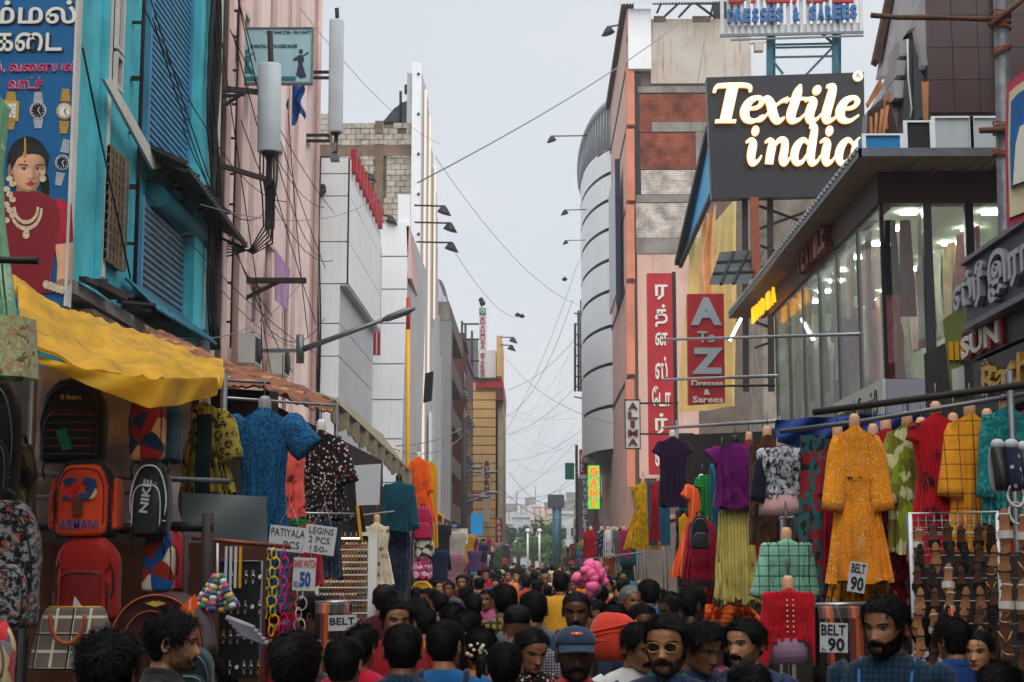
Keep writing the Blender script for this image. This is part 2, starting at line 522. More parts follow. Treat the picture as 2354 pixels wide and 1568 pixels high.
for k in range(13):
    zz = z(233,600)+(z(233,330)-z(233,600))*k/12; gm.box(XL+.06, y(233), zz-.012, XL+.09, y(274), zz+.012)
for k in range(6):
    yy = y(233)+(y(274)-y(233))*k/5; gm.box(XL+.09, yy-.012, z(233,600), XL+.115, yy+.012, z(233,330))
mk('window_grille', gm, 'tan_grime', f)
for (u0, u1, vb, vt, uref, mat) in ((322, 415, 352, -600, 322, 'shutter_blue'), (317, 446, 690, 452, 317, 'shutter_rust')):
    zb, zt = z(uref, vb), min(z(uref, vt), 14.5)
    sh = mk('roller_shutter', MB().box(XL+.003, y(u0), zb, XL+.05, y(u1), zt), mat, t)
    slats(sh, XL+.052, y(u0), y(u1), zb+.01, zt-.01, .088, mat)
    fr = MB(); mk('shutter_guide', MB().box(XL+.003, y(u0)-.1, zb, XL+.1, y(u0)-.002, zt), 'shutter_blue', sh); mk('shutter_guide', MB().box(XL+.003, y(u1)+.002, zb, XL+.12, y(u1)+.1, zt), 'shutter_blue', sh)
# shutter box of the lower one
zb = z(317,452)
mk('shutter_housing', MB().tube([(XL+.14, y(335), zb+.1), (XL+.14, y(446)+.2, zb+.1)], .15, 12), 'teal_dark', t)
for k in range(5):
    yy = y(330)+(y(446)-y(330))*k/4; hb = MB(); hb.beam((XL+.02, yy, zb+.75), (XL+.55, yy, zb+.5), .05); hb.beam((XL+.02, yy, zb+.25), (XL+.5, yy, zb+.5), .04); mk('awning_bracket', hb, 'dark_iron', t)
a = mk('awning', MB(), 'corrugated_dark', t)
bpy.data.objects.remove(a)
m = MB(); za, zc = atX(410,360,-4.4).z, atX(545,540,-4.4).z
corrug(m, (XL+.05, y(300), za+.22), (XL+.05, YX(548,-4.4), zc+.3), (-4.38, YX(548,-4.4), zc), (-4.38, YX(406,-4.4), za), 26, .022)
mk('corrugated_awning', m, 'corrugated_dark', t)
m = MB(); m.beam((-4.4, YX(406,-4.4), za-.03), (-4.4, YX(548,-4.4), zc-.03), .05, .05)
for k in range(4):
    yy = YX(406,-4.4)+(YX(548,-4.4)-YX(406,-4.4))*k/3; m.beam((-4.42, yy, za-.05-.06*k), (XL+.05, yy, za+.14-.05*k), .04)
mk('awning_frame', m, 'dark_iron', t)
# lower sheet awning and concrete slab
m = MB(); zl = z(300, 700)
corrug(m, (XL+.05, y(285), zl+.25), (XL+.05, y(470), zl+.25), (-4.45, YX(485,-4.45), atX(470,775,-4.45).z), (-4.45, YX(345,-4.45), atX(345,700,-4.45).z), 30, .02)
mk('corrugated_awning', m, 'corrugated_teal', t)
pa, pb = atX(172,648,-4.75), atX(330,752,-4.75)
mk('sunshade_slab', MB().box(XL-.2, pa.y, pa.z-.12, -4.75, pb.y+6, pa.z+.02), 'concrete', t)
mk('shopfront', MB().box(XL+.004, ya, 0, XL+.3, y(473), pa.z-.2), 'tan_grime', t)
# ladder up the teal front
def ladder(label, Y, ul, ur, vb, vs, br):
    a, b = at(ul, 400, Y), at(ur, 400, Y); zb = at(ul, vb, Y).z
    t = thing('steel_ladder', label, 'ladder', V((a.x, Y, zb)))
    for p in (a, b): mk('rail', MB().tube([(p.x, Y, zb), (p.x, Y, 14.5)], .026, 6), 'dark_iron', t)
    for v in vs: zz = at(ul, v, Y).z; mk('rung', MB().beam((a.x, Y, zz), (b.x, Y, zz), .035), 'dark_iron', t)
    for v in br: zz = at(ul, v, Y).z+.03; mk('bracket', MB().beam((a.x-.28, Y+.06, zz), (b.x, Y+.06, zz), .05), 'dark_iron', t)
ladder('thin dark steel ladder fixed up the teal building front', 18.7, 272, 318, 665, (-120,-30,52,182,305,432,560), (182,432))
for k, (a, b, c, d, yy) in enumerate(((190,110,232,320,15.6),(232,320,300,640,17.0))):
    mk('stay_cable', MB().tube([at(a,b,yy), at(c,d,yy+1)], .012, 5), 'cable_black', label=('slack black cable running down the teal wall from the blue signboard' if k == 0 else 'black stay cable slanting across the grilled window of the teal building'), cat='cable')
# junk on the awnings
jm = MB()
for k in range(14):
    u = 190+k*14; p = atX(u, 640+k*7.2+rnd.uniform(-6,10), -4.7); q = p+V((rnd.uniform(-.2,.2), rnd.uniform(.2,.9), rnd.uniform(-.05,.15)))
    jm.beam(p, q, rnd.uniform(.04,.12), rnd.uniform(.02,.08))
mk('scrap_timber', jm, 'dark_iron', label='dark scrap timber and pipes lying along the slab below the teal front', cat='scrap', kind='stuff')

# ================================================================== left: pink building
t = thing('pink_building', 'tall weathered pink building with upright fins and rusty stains', 'building', (XL, y(480), 0))
ya, yb = y(476), YX(719, XL+.15)
mk('wall', MB().box(XL-8, ya, 0, XL, yb, 18), 'pink_wall', t)
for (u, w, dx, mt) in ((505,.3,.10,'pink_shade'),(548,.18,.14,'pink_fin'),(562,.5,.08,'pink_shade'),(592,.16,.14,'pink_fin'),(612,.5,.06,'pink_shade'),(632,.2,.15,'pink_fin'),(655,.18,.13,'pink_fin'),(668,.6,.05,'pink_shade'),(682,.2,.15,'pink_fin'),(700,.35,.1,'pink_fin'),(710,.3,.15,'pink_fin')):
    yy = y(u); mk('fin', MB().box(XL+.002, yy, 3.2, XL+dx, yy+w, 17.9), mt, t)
for (u0,u1,v0,v1) in ((535,546,10,130),(598,610,-90,40),(560,590,640,720),(598,618,560,640),(634,652,690,760),(575,592,770,850),(620,640,330,420)):
    f = mk('window', MB().box(XL+.004, y(u0), z(u0,v1), XL+.03, y(u1), z(u0,v0)), 'glass_dark', t)
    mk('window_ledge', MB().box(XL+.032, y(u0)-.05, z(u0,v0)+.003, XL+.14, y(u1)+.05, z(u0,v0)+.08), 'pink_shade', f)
m = MB()
for u, r in ((520,.05),(707,.06),(640,.035)):
    m.tube([(XL+.2, y(u), 3.4), (XL+.2, y(u), 17.5)], r, 8)
mk('drainpipe', m, 'pink_shade', t)
mk('shopfront', MB().box(XL+.004, ya, 0, XL+.5, yb, 3.1), 'tan_grime', t)
# air conditioners
pm('ac_white', 'c9c9c4', .5, .08, 3, .3, '6b655c', .2)
for i, (u, v) in enumerate(((572, 806), (640, 835))):
    c = atX(u, v, XL+.3); a = thing('air_conditioner', ('pale air conditioner box high on the pink wall above the striped awning' if i == 0 else 'pale air conditioner box low on the pink wall beside the drainpipe'), 'air conditioner', c)
    mk('casing', MB().box(XL+.2, c.y-.36, c.z-.24, XL+.46, c.y+.36, c.z+.24), 'ac_white', a)
    f = MB()
    for k in range(9): f.box(XL+.462, c.y-.32, c.z-.2+k*.046, XL+.475, c.y+.2, c.z-.18+k*.046)
    mk('grille', f, 'joint_dark', a)
    f = MB(); f.loft([[V((XL+.145, c.y, c.z))+V((0, math.cos(q)*r, math.sin(q)*r)) + V((dx,0,0)) for q in [2*math.pi*j/14 for j in range(14)]] for r, dx in ((.2,.33),(.2,.345),(.02,.345))])
    mk('fan_guard', f, 'joint_dark', a)
# service ladder and cable bundle on the pink front
ladder('slim dark service ladder running up the pink building front', 24.9, 510, 541, 800, (-60,25,85,162,240,318,400,470,560,650,740), ())
for k in range(7):
    m = MB(); pts = []
    for j in range(13):
        v = -60+j*72; p = atX(483+k*3.2+6*math.sin(j*1.1+k), v, -4.7); pts.append(p)
    m.tube(pts, .022+.008*(k % 3), 6); mk('riser_cable', m, 'cable_black', label='thick black cable in the bundle climbing the corner of the pink building', cat='cable', group='riser cables on the pink corner')
pm('stain_brown', '4d3a33', .9, .3, 2, .6, '241a16')
mk('cable_tray', MB().box(-4.96, YX(474,-4.98), 4.2, -4.9, YX(494,-4.9), 15), 'stain_brown', label='dark stained cable tray up the corner between teal and pink buildings', cat='cable tray')

# dance-dress maker's board
YS = 25.2
t = thing('hanging_signboard', 'pale blue dance dress maker signboard jutting from the pink wall', 'signboard', at(553,190,YS))
pm('sign_paleblue', '9fc3ca', .45, .06, 1.5, .25, '77909a', .3); pm('sign_teal', '1d6d78', .5, .08); pm('sign_navy', '1f2f4a', .5)
a, b = at(553,190,YS), at(717,66,YS)
mk('board', MB().box(a.x, YS, a.z, b.x, YS+.08, b.z), 'sign_paleblue', t)
m = MB(); k = .025
m.box(a.x-k, YS-.02, a.z-k, b.x+k, YS+.1, a.z); m.box(a.x-k, YS-.02, b.z, b.x+k, YS+.1, b.z+k); m.box(a.x-k, YS-.02, a.z, a.x, YS+.1, b.z); m.box(b.x, YS-.02, a.z, b.x+k, YS+.1, b.z)
mk('frame', m, 'steel_grey', t)
m = MB()
def tl(s, u0, v0, u1, v1, bold=.01):
    p, q = at(u0,v1,YS), at(u1,v0,YS); letter(m, s, (p.x,YS-.001,p.z), XR, ZU, TOCAM, q.x-p.x, q.z-p.z, .008, 0, 1.0, bold)
tl('Cell : 94448 27086 - 99410 84477', 612, 71, 714, 79); tl('BHARATHA NATYA DRESS MAKER', 576, 102, 684, 111, .02)
mk('lettering', m, 'sign_navy', t)
m = MB(); p, q = at(555,187,YS), at(680,176,YS); m.box(p.x+.05, YS-.012, p.z+.01, q.x, YS-.001, q.z)
m.prism([(p.x-.01,YS-.012,(p.z+q.z)/2),(p.x+.06,YS-.012,q.z+.02),(p.x+.06,YS-.012,p.z-.01)], (0,.01,0))
mk('arrow_band', m, 'sign_teal', t)
for cx, sk in ((571, True), (694, False)):
    m = MB()
    flat(m, [(at(cx+x, 0, YS).x, at(0, yy, YS).z) for x, yy in ell(0,122,5,6,12)][::-1], (0,YS-.001,0), XR, ZU, TOCAM, 1, .006)
    body = [(-6,130),(6,130),(8,142),(4,150)] + ([(20,172),(-20,172)] if sk else [(14,180),(2,184),(-10,176)]) + [(-5,150),(-8,142)]
    flat(m, [(at(cx+x, 0, YS).x, at(0, yy, YS).z) for x, yy in body][::-1], (0,YS-.001,0), XR, ZU, TOCAM, 1, .006)
    for arm in ([(-8,132),(-18,140),(-16,144),(-6,140)], [(8,132),(18,126),(17,122),(6,130)]):
        flat(m, [(at(cx+x, 0, YS).x, at(0, yy, YS).z) for x, yy in arm][::-1], (0,YS-.0015,0), XR, ZU, TOCAM, 1, .006)
    mk('dancer_print', m, 'sign_teal' if sk else 'sign_navy', t)
mk('support_arm', MB().beam((XL, YS+.15, b.z-.1), (b.x, YS+.15, b.z-.1), .05), 'dark_iron', t)

# mobile-phone antennas
def antenna(label, Y, u0, u1, v0, v1, lean, pole_top, cyl):
    a, b = at((u0+u1)/2, v1, Y), at((u0+u1)/2+lean, v0, Y); w = (u1-u0)/FPX*Y/2
    t = thing('phone_antenna', label, 'antenna', a)
    m = MB(); rings = []
    for p in (a, a.lerp(b,.015), a.lerp(b,.985), b):
        k = .93 if p in (a, b) else 1
        ring = []
        for j in range(20):
            q = 2*math.pi*j/20; c_, s_ = math.cos(q), math.sin(q); e = 1.0 if cyl else .55
            ring.append(p + V((math.copysign(abs(c_)**e, c_)*w*k, math.copysign(abs(s_)**e, s_)*w*.75*k, 0)))
        rings.append(ring)
    m.loft(rings); mk('radome', m, 'antenna_grey', t)
    d = (b-a).normalized()
    mk('mounting_pole', MB().tube([a-d*.55+V((0,.0,0)), a+V((0,.16,0)), b+V((0,.12,0)), b+d*pole_top], .045, 8), 'dark_iron', t)
    mk('end_cap', MB().tube([a-d*.05, a], w*.6, 12), 'black_iron', t)
    return t, a, b
t, a, b = antenna('pale drum shaped phone antenna on long brackets before the pink wall', 24.0, 590, 646, 148, 350, 2, .55, True)
m = MB()
for (u0,v0,u1,v1,w) in ((500,203,598,212,.08),(505,222,560,218,.05),(505,250,570,206,.05),(490,375,620,415,.07)):
    p = atX(u0,v0,-4.9); q = at(u1,v1,24.1); m.beam(p, q, w)
mk('bracket', m, 'dark_iron', t)
for k in range(6):
    p = a+V((-.14+.055*k, .02, 0)); e = at(606+k*4, 520+8*k, 24.2); f_ = at(520-3*k, 590-9*k, 24.5)
    mk('feeder_cable', MB().tube([p, p-V((0,0,.4)), p.lerp(e,.6)+V((.03*math.sin(k*2),0,0)), e, e.lerp(f_,.35)-V((0,0,.2)), f_], .014, 5), 'cable_black', t)
mk('junction', MB().box(e.x-.12, e.y-.05, e.z+.25, e.x+.02, e.y+.08, e.z+1.0), 'black_iron', t)
t, a, b = antenna('tall white rectangular phone antenna standing clear against the sky', 33.0, 754, 788, 46, 305, 3, .28, False)
m = MB()
for v in (166, 179, 311, 324):
    p = at(700 if v > 300 else 718, v, 33.1); m.beam(V((XL, p.y, p.z)), at(758, v, 33.1), .06)
mk('bracket', m, 'black_iron', t)
m = MB(); c = at(768, 340, 33); m.box(c.x-.06,c.y,c.z-.1,c.x+.05,c.y+.2,c.z+.12); c = at(770,360,33); m.box(c.x-.1,c.y-.05,c.z-.08,c.x+.08,c.y+.2,c.z+.06)
mk('remote_unit', m, 'steel_grey', t)
# wall brackets for lamps, cloth, banner
mk('wall_bracket', MB().beam(atX(555,645,-4.95), at(704,645,26), .09).beam(atX(556,690,-4.95), at(640,648,26.), .06), 'dark_iron', label='empty dark iron bracket sticking out from the pink wall', cat='bracket')
pm('cloth_blue', '1d4f96', .9, .35, 9); pm('banner_lilac', 'b98fb8', .7, .3, 2.5)
m = MB(); A = at(662,195,30); B = at(698,195,30); D = at(690,290,30)
m.grid(lambda s, q: A.lerp(B, s) + V((.05*math.sin(9*q), .1*math.sin(11*s+3*q), -(.72+.12*math.sin(6*s))*q)), 12, 12)
mk('hung_cloth', m, 'cloth_blue', label='crumpled blue cloth hung high on the pink building below the pale board', cat='cloth')
m = MB(); m.prism([atX(630,572,-4.6), atX(665,620,-4.6), atX(660,712,-4.6), atX(632,690,-4.6)], (.02,0,0)); mk('wall_banner', m, 'banner_lilac', label='small faded lilac banner hung on the pink wall', cat='banner')

# street lamp on an arm
YLm = 27.0
t = thing('street_lamp', 'long slanting street lamp arm reaching out from the pink wall', 'street lamp', at(690,806,YLm))
mk('arm', MB().tube([at(688,806,YLm), at(800,765,YLm), at(900,728,YLm)], [.055,.045,.035], 8), 'steel_grey', t)
a, b = at(880,736,YLm), at(955,708,YLm); d = (b-a).normalized()
m = MB(); m.loft([[a.lerp(b,k)+V((0,math.cos(q)*.09*w, 0))+V((-d.z,0,d.x))*(math.sin(q)*.06*w) for q in [2*math.pi*j/10 for j in range(10)]] for k, w in ((0,.5),(.15,1),(.75,1.1),(1,.4))])
mk('lamp_head', m, 'steel_grey', t)
mk('mast', MB().tube([at(690,835,YLm), at(690,770,YLm)], .07, 10).beam(at(690,806,YLm), V((XL,YLm,at(690,806,YLm).z)), .06), 'steel_grey', t)

# ================================================================== left: white panel building
YP = 35.6
t = thing('white_panel_building', 'white metal panelled corner building with an overhanging upper box and red roof letters', 'building', at(760,1285,YP))
xw0, xw1, xl1 = XL-1.5, at(800,700,YP).x, at(779,800,YP).x
YE = YX(868, xw1); zt, zo, zb = at(760,362,YP).z, at(790,652,YP).z, 0
mk('wall', MB().box(xw0, YP+.05, zo, xw1-.05, YE, zt-.05).box(xw0, YP+.06, 0, xl1-.05, YE, zo), 'joint_dark', t)
zs = [zo, at(0,548,YP).z, at(0,453,YP).z, at(0,402,YP).z, zt]
zs[1] = zo + (zt-zo)*.33
for i in range(4):
    g_ = .012
    mk('panel', MB().box(xw0, YP, zs[i]+g_, xw1-.002, YP+.04, zs[i+1]-g_), 'panel_white', t)
    n = 3; ys = [YP+(YE-YP)*j/n for j in range(n+1)]
    for j in range(n):
        mk('panel', MB().box(xw1-.04, ys[j]+(.002 if j else .0), zs[i]+g_, xw1, ys[j+1]-g_*2, zs[i+1]-g_), 'panel_white', t)
zl = [0, 2.5, 4.2, at(0,820,YP).z, at(0,745,YP).z, zo]
zl = sorted(zl)
for i in range(5):
    mk('panel', MB().box(xw0, YP+.005, zl[i]+.012, xl1, YP+.045, zl[i+1]-.012), 'panel_white', t)
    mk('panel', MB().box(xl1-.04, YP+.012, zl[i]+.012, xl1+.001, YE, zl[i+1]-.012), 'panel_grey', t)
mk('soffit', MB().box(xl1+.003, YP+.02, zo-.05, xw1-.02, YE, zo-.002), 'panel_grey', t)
m = MB()
for k in range(9):
    f = k/9; yy = YP+.3+(YE-YP-.6)*f; mk('roof_letter', MB().box(xw1-.02, yy, zt-.25, xw1+.10, yy+.4, zt+.28), 'red_paint', t)
mk('vent_box', MB().prism([at(722,430,YP)+V((0,-.3,0)), at(750,430,YP)+V((0,-.3,0)), at(750,442,YP)+V((0,-.3,0)), at(742,452,YP)+V((0,-.3,0)), at(722,452,YP)+V((0,-.3,0))], (0,.29,0)), 'joint_dark', t)
m = MB()
for k in range(3):
    pts = [at(727+k*4+2*math.sin(j*.9+k), 360+j*60, YP-.06) for j in range(12)]; m = MB().tube(pts, .02, 5)
    mk('down_cable', m, 'cable_black', label='black cable hanging down the edge of the white panelled building', cat='cable', group='cables down the white panel edge')
# second white building, slanted fins, red strip
YQ = 46.0
t = thing('white_clad_building', 'white clad building with a slanted edge and tall red strip sign', 'building', at(900,1285,YQ))
xa, xb, xc = at(866,700,YQ).x, at(940,560,YQ).x, at(915,1000,YQ).x
zt = at(0,515,YQ).z
mk('wall', MB().prism([(xa-2,YQ+.06,0),(xc-.03,YQ+.06,0),(xb-.03,YQ+.06,zt),(xa-2,YQ+.06,zt)], (0,8,0)), 'panel_grey', t)
vs = [515,592,667,745,838,920,1010,1110,1285+152]
for i in range(len(vs)-1):
    z0, z1 = max(0, at(0,vs[i+1],YQ).z)+.02, at(0,vs[i],YQ).z-.02
    e = lambda zz: xc+(xb-xc)*zz/zt
    mk('panel', MB().prism([(xa-2,YQ,z0),(e(z0),YQ,z0),(e(z1),YQ,z1),(xa-2,YQ,z1)], (0,.05,0)), 'panel_white', t)
p = at(914,445,YQ); q = at(942,520,YQ); mk('parapet_panel', MB().box(p.x, YQ+.1, q.z+.003, q.x, YQ+.3, p.z), 'panel_white', t)
a, b = at(858,815,YQ-1), at(876,566,YQ-1)
mk('strip_sign', MB().box(a.x, YQ-1, a.z, b.x, YQ-.8, b.z), 'red_paint', t)
mk('strip_edge', MB().box(a.x-.05, YQ-1.02, a.z, a.x-.002, YQ-.7, b.z).box((a.x+b.x)/2-.02, YQ-1.03, a.z, (a.x+b.x)/2+.02, YQ-1.002, b.z), 'print_silver', t)
mk('side_fin', MB().prism([at(942,520,YQ), at(948,540,YQ+1), at(962,640,YQ+4), at(960,680,YQ+4), at(946,640,YQ)], (-.1,0,0)), 'pink_shade', t)

# ================================================================== left: unfinished block building and lit curved front
YK = 60.0
t = thing('block_building', 'unfinished building of bare grey concrete blocks with stained concrete frame', 'building', at(830,1285,YK))
a, b = at(715,800,YK), at(950,280,YK)
mk('wall', MB().box(a.x, YK+.05, 0, b.x-.05, YK+8, b.z-.1), 'mortar', t)
fr = MB()
fr.box(a.x, YK-.04, at(0,362,YK).z, b.x-.06, YK+.1, at(0,336,YK).z); fr.box(at(866,0,YK).x, YK-.06, 4, at(886,0,YK).x, YK+.1, at(0,335,YK).z); fr.box(at(866,0,YK).x, YK-.06, at(0,310,YK).z, at(884,0,YK).x, YK+.1, at(0,282,YK).z)
mk('concrete_frame', fr, 'tan_grime', t)
bm_ = MB().box(0,0,0,.345,.08,.205); me1 = bm_.mesh('block'); me1.materials.append(MAT('block_grey'))
def blocks(u0, v0, u1, v1, ragged=False):
    p, q = at(u0, v1, YK), at(u1, v0, YK); r = 0; zz = p.z
    while zz < q.z-.1:
        xx = p.x - (.18 if r % 2 else 0)
        while xx < q.x-.12:
            x0 = max(xx, p.x)
            if not (ragged and zz > q.z-.5 and rnd.random() < .3):
                o = inst('block', me1, t, (x0, YK-.03+rnd.uniform(-.012,.012), zz), scale=(min(1, (min(xx+.345, q.x)-x0)/.345),1,1))
            xx += .37
        zz += .228; r += 1
blocks(888, 338, 948, 455); blocks(762, 360, 866, 420); blocks(722, 262, 760, 338, True); blocks(764, 285, 948, 334, True); blocks(860, 455, 948, 520)
mk('rooftop_shed', MB().prism([at(880,280,YK+2), at(905,250,YK+2), at(925,235,YK+2), at(950,228,YK+2), at(950,282,YK+2)], (0,2,0)), 'corrugated_dark', t)
m = MB(); m.tube([at(921,282,YK+1), at(921,210,YK+1)], .06, 6).tube([at(938,240,YK+1), at(938,196,YK+1)], .05, 6).box(at(932,0,YK+1).x, YK+.9, at(0,218,YK+1).z, at(950,0,YK+1).x, YK+1.2, at(0,200,YK+1).z)
mk('roof_mast', m, 'black_iron', t)
for i, (u, v) in enumerate(((853,400),(862,452),(900,498))):
    c = at(u, v, YK-14); flood('floodlights on shop arms', c, at(u-25-10*i, v-6, YK-14), 'small dark floodlight on an arm above the white panelled shop', s=.8)

em('strip_light', 'ffe6c8', .24, 'd8cfc2')
t = thing('lit_curved_building', 'tall pale building front edged with warm strip lights rising to a point', 'building', at(960,1285,YK))
mk('end_wall', MB().box(at(951,0,YK).x, YK-.4, 0, at(972,0,YK).x, YK-.1, at(0,155,YK).z), 'panel_white', t)
m = MB()
for k in range(9):
    c = at(962, 170+k*92, YK-.42); m.ball(c, .06, 8, 6)
mk('bolt', m, 'joint_dark', t)
xe = at(972,0,YK).x
def cz(yy, top=True):
    f = (yy-YK)/14.0
    return at(0,160,YK).z*(1-f*.0) if False else at(0,170,YK).z - 1.2*f - 9.5*f**3
m = MB(); ns = 14
for k in range(ns):
    y0, y1 = YK-.4+14*k/ns, YK-.4+14*(k+1)/ns; m.box(xe-.6, y0+.4, 0, xe+.05*math.sin(k), y1+.396, cz((y0+y1)/2+.4))
mk('facade', m, 'panel_grey', t)
for (off, f0, f1, vb) in ((.5, .02, .98, 0), (3.2, .0, .8, 6.0), (6.6,.0,.55,9)):
    m = MB(); yy = YK+off
    m.box(xe+.06, yy, 3.2+vb, xe+.14, yy+.3, cz(yy)-.5); mk('strip_light', m, 'strip_light', t)
mk('side_banner', MB().box(xe+.06, YK+4.6, 3.5, xe+.13, YK+5.6, 8.0), 'panel_white', t)
for i, (u, v, u0) in enumerate(((1021,478,952),(1035,517,953),(1038,562,957))):
    flood('floodlights on shop arms', at(u, v-4, YK-3), at(u0, v-6, YK-3), 'black floodlight reaching out over the street from the lit pale building', s=1.15)
# painted pole with red top
t = thing('painted_pole', 'slim yellow pole with a red top beside the white clad building', 'pole', at(938,1285,39))
p, q, r_ = at(938,1285,39), at(938,758,39), at(939,684,39)
pm('pole_yellow', 'e0a21c', .5, .1, 2, .2); pm('pole_red', 'c0322c', .5, .1)
mk('lower_shaft', MB().tube([(p.x,39,0),(q.x,39,q.z)], .055, 8), 'pole_yellow', t); mk('upper_shaft', MB().tube([(q.x,39,q.z),(r_.x,39,r_.z)], .055, 8), 'pole_red', t)

for k in range(16):
    yy0, yy1 = rnd.uniform(16.5,27), rnd.uniform(24,36); za_, zb_ = rnd.uniform(5,11), rnd.uniform(4.5,10)
    mk('facade_wire', MB().tube(sag((rnd.uniform(-4.75,-4.3), yy0, za_), (rnd.uniform(-4.75,-4.4), yy1, zb_), rnd.uniform(.1,.7), 8), .009, 4), 'cable_black', label='thin dark wire strung loosely across the teal and pink fronts', cat='wire', group='loose wires on the teal and pink fronts')
# ================================================================== right: showroom with canopy and lit glass front
pm('brown_fascia', '4c3432', .6, .15, 2, .2); pm('brown_tile', '3c2426', .35, .18, 1.2, .2, '241415', .2, spec=.5)
pm('soffit_strip', '94806e', .6, .15, 2, .3, '3a2f28'); pm('mullion', '4a4e52', .4, .1, metal=.5); pm('mullion_dark', '23262a', .4, .1, metal=.4)
pm('shop_white', 'cfd4c8', .7, .06, 1); pm('shop_floor', 'a09a8e', .4, .1, 1); pm('lilac_beam', '9a98a6', .7, .1, 1, .3)
def glass(name, tint=(.9,.96,.94), alpha=.28, rough=.03):
    m, nt, b = base(name)
    tr = nd(nt, 'ShaderNodeBsdfTransparent'); tr.inputs[0].default_value = (*tint, 1)
    gl = nd(nt, 'ShaderNodeBsdfGlossy'); gl.inputs['Roughness'].default_value = rough
    fr = nd(nt, 'ShaderNodeFresnel', IOR=1.5)
    ad = nd(nt, 'ShaderNodeMath', operation='MULTIPLY_ADD'); ad.inputs[1].default_value = .4; ad.inputs[2].default_value = .02
    nt.links.new(fr.outputs[0], ad.inputs[0])
    mx = nd(nt, 'ShaderNodeMixShader'); nt.links.new(ad.outputs[0], mx.inputs[0]); nt.links.new(tr.outputs[0], mx.inputs[1]); nt.links.new(gl.outputs[0], mx.inputs[2])
    df = nd(nt, 'ShaderNodeBsdfDiffuse'); df.inputs[0].default_value = (.8,.84,.82,1); m2 = nd(nt, 'ShaderNodeMixShader'); m2.inputs[0].default_value = .1
    nt.links.new(mx.outputs[0], m2.inputs[1]); nt.links.new(df.outputs[0], m2.inputs[2]); nt.links.new(m2.outputs[0], nt.nodes['Material Output'].inputs['Surface'])
    return m
glass('shop_glass'); em('ceiling_lamp', 'f3f8e6', 30.0); em('tube_lamp', 'f4faff', 6.0)
XG, YG = 4.57, 20.3
zc = 7.02
zg1 = atX(2040, 452, XG).z; zg0 = atX(2040, 868, XG).z
YF = YX(1795, XG); XE = 7.2
t = thing('showroom_building', 'glass fronted upper floor showroom lit inside under a brown strip canopy', 'building', (XG, YG, 0))
mk('floor_slab', MB().box(XG-.05, YG-.05, zg0-.5, XE, YF+.5, zg0-.02), 'lilac_beam', t)
mk('back_wall', MB().box(XE, YG+.01, zg0-.02, XE+.2, YF+.5, zc), 'shop_white', t)
mk('far_wall', MB().box(XG+.05, YF+.3, zg0-.02, XE-.003, YF+.5, zc-.05), 'shop_white', t)
mk('ceiling', MB().box(XG+.05, YG+.05, zg1+.02, XE-.003, YF+.298, zg1+.1), 'shop_white', t)
mk('showroom_floor', MB().box(XG+.05, YG+.05, zg0-.018, XE-.003, YF+.298, zg0-.005), 'shop_floor', t)
f = MB(); f.box(XG-.04, YG-.04, zg1, XE, YG+.2, zc-.003); f.box(XG-.04, YG+.203, zg1, XG+.2, YF+.5, zc-.003); mk('fascia', f, 'brown_fascia', t)
ny = 6
ys = [YG+.05+(YF-YG-.05)*(i/ny)**1.0 for i in range(ny+1)]
for i in range(ny):
    mk('pane', MB().box(XG+.0, ys[i]+.02, zg0, XG+.015, ys[i+1]-.02, zg1), 'shop_glass', t)
    mk('mullion', MB().box(XG-.01, ys[i+1]-.018, zg0, XG+.05, ys[i+1]+.018, zg1), 'mullion', t)
xs = [XG+.05, at(2112,0,YG).x, at(2206,0,YG).x, at(2330,0,YG).x, XE-.01]
for i in range(4):
    mk('pane', MB().box(xs[i]+.07, YG, zg0, xs[i+1]-.07, YG+.015, zg1), 'shop_glass', t)
    mk('mullion', MB().box(xs[i+1]-.055, YG-.03, zg0, xs[i+1]+.055, YG+.08, zg1), 'mullion' if i % 2 == 0 else 'mullion_dark', t)
mk('corner_post', MB().box(XG-.02, YG-.02, zg0, XG+.03, YG+.03, zg1), 'mullion_dark', t)
# canopy of narrow strips
cn = thing('strip_canopy', 'brown strip canopy with scalloped edge wrapping the showroom corner', 'canopy', (4, 19.5, zc))
nS = 46; YC1 = YX(1690, 4.17)
sm = MB().box(0,0,0,.73,(YC1-19.5)/nS-.015,.05); me = sm.mesh('strip'); me.materials.append(MAT('soffit_strip'))
for i in range(nS):
    inst('strip', me, cn, (4.17, 19.5+(YC1-19.5)*i/nS, zc))
sm = MB().box(0,0,0,.14,1.2,.05); me = sm.mesh('strip'); me.materials.append(MAT('soffit_strip'))
for i in range(16):
    inst('strip', me, cn, (4.92+i*.155, 19.5, zc+.002))
mk('canopy_top', MB().box(4.19, 19.52, zc+.055, XE, YC1, zc+.1), 'corrugated_dark', cn)
mk('edge_angle', MB().box(4.13, 19.46, zc+.0, 4.166, YC1, zc+.11).box(4.13, 19.46, zc+.0, XE, 19.497, zc+.11), 'steel_grey', cn)
me = MB().tube([(0,0,0),(0,.1,0)], .03, 6).mesh('edge_scallop'); me.materials.append(MAT('steel_pale'))
for i in range(60): inst('edge_scallop', me, cn, (4.12, 19.5+(YC1-19.5)*i/60, zc+.11))
for u in (2140, 2290): mk('stay', MB().beam(at(u,400,YG-.02), at(u+25,352,19.6), .06), 'tan_grime', cn)
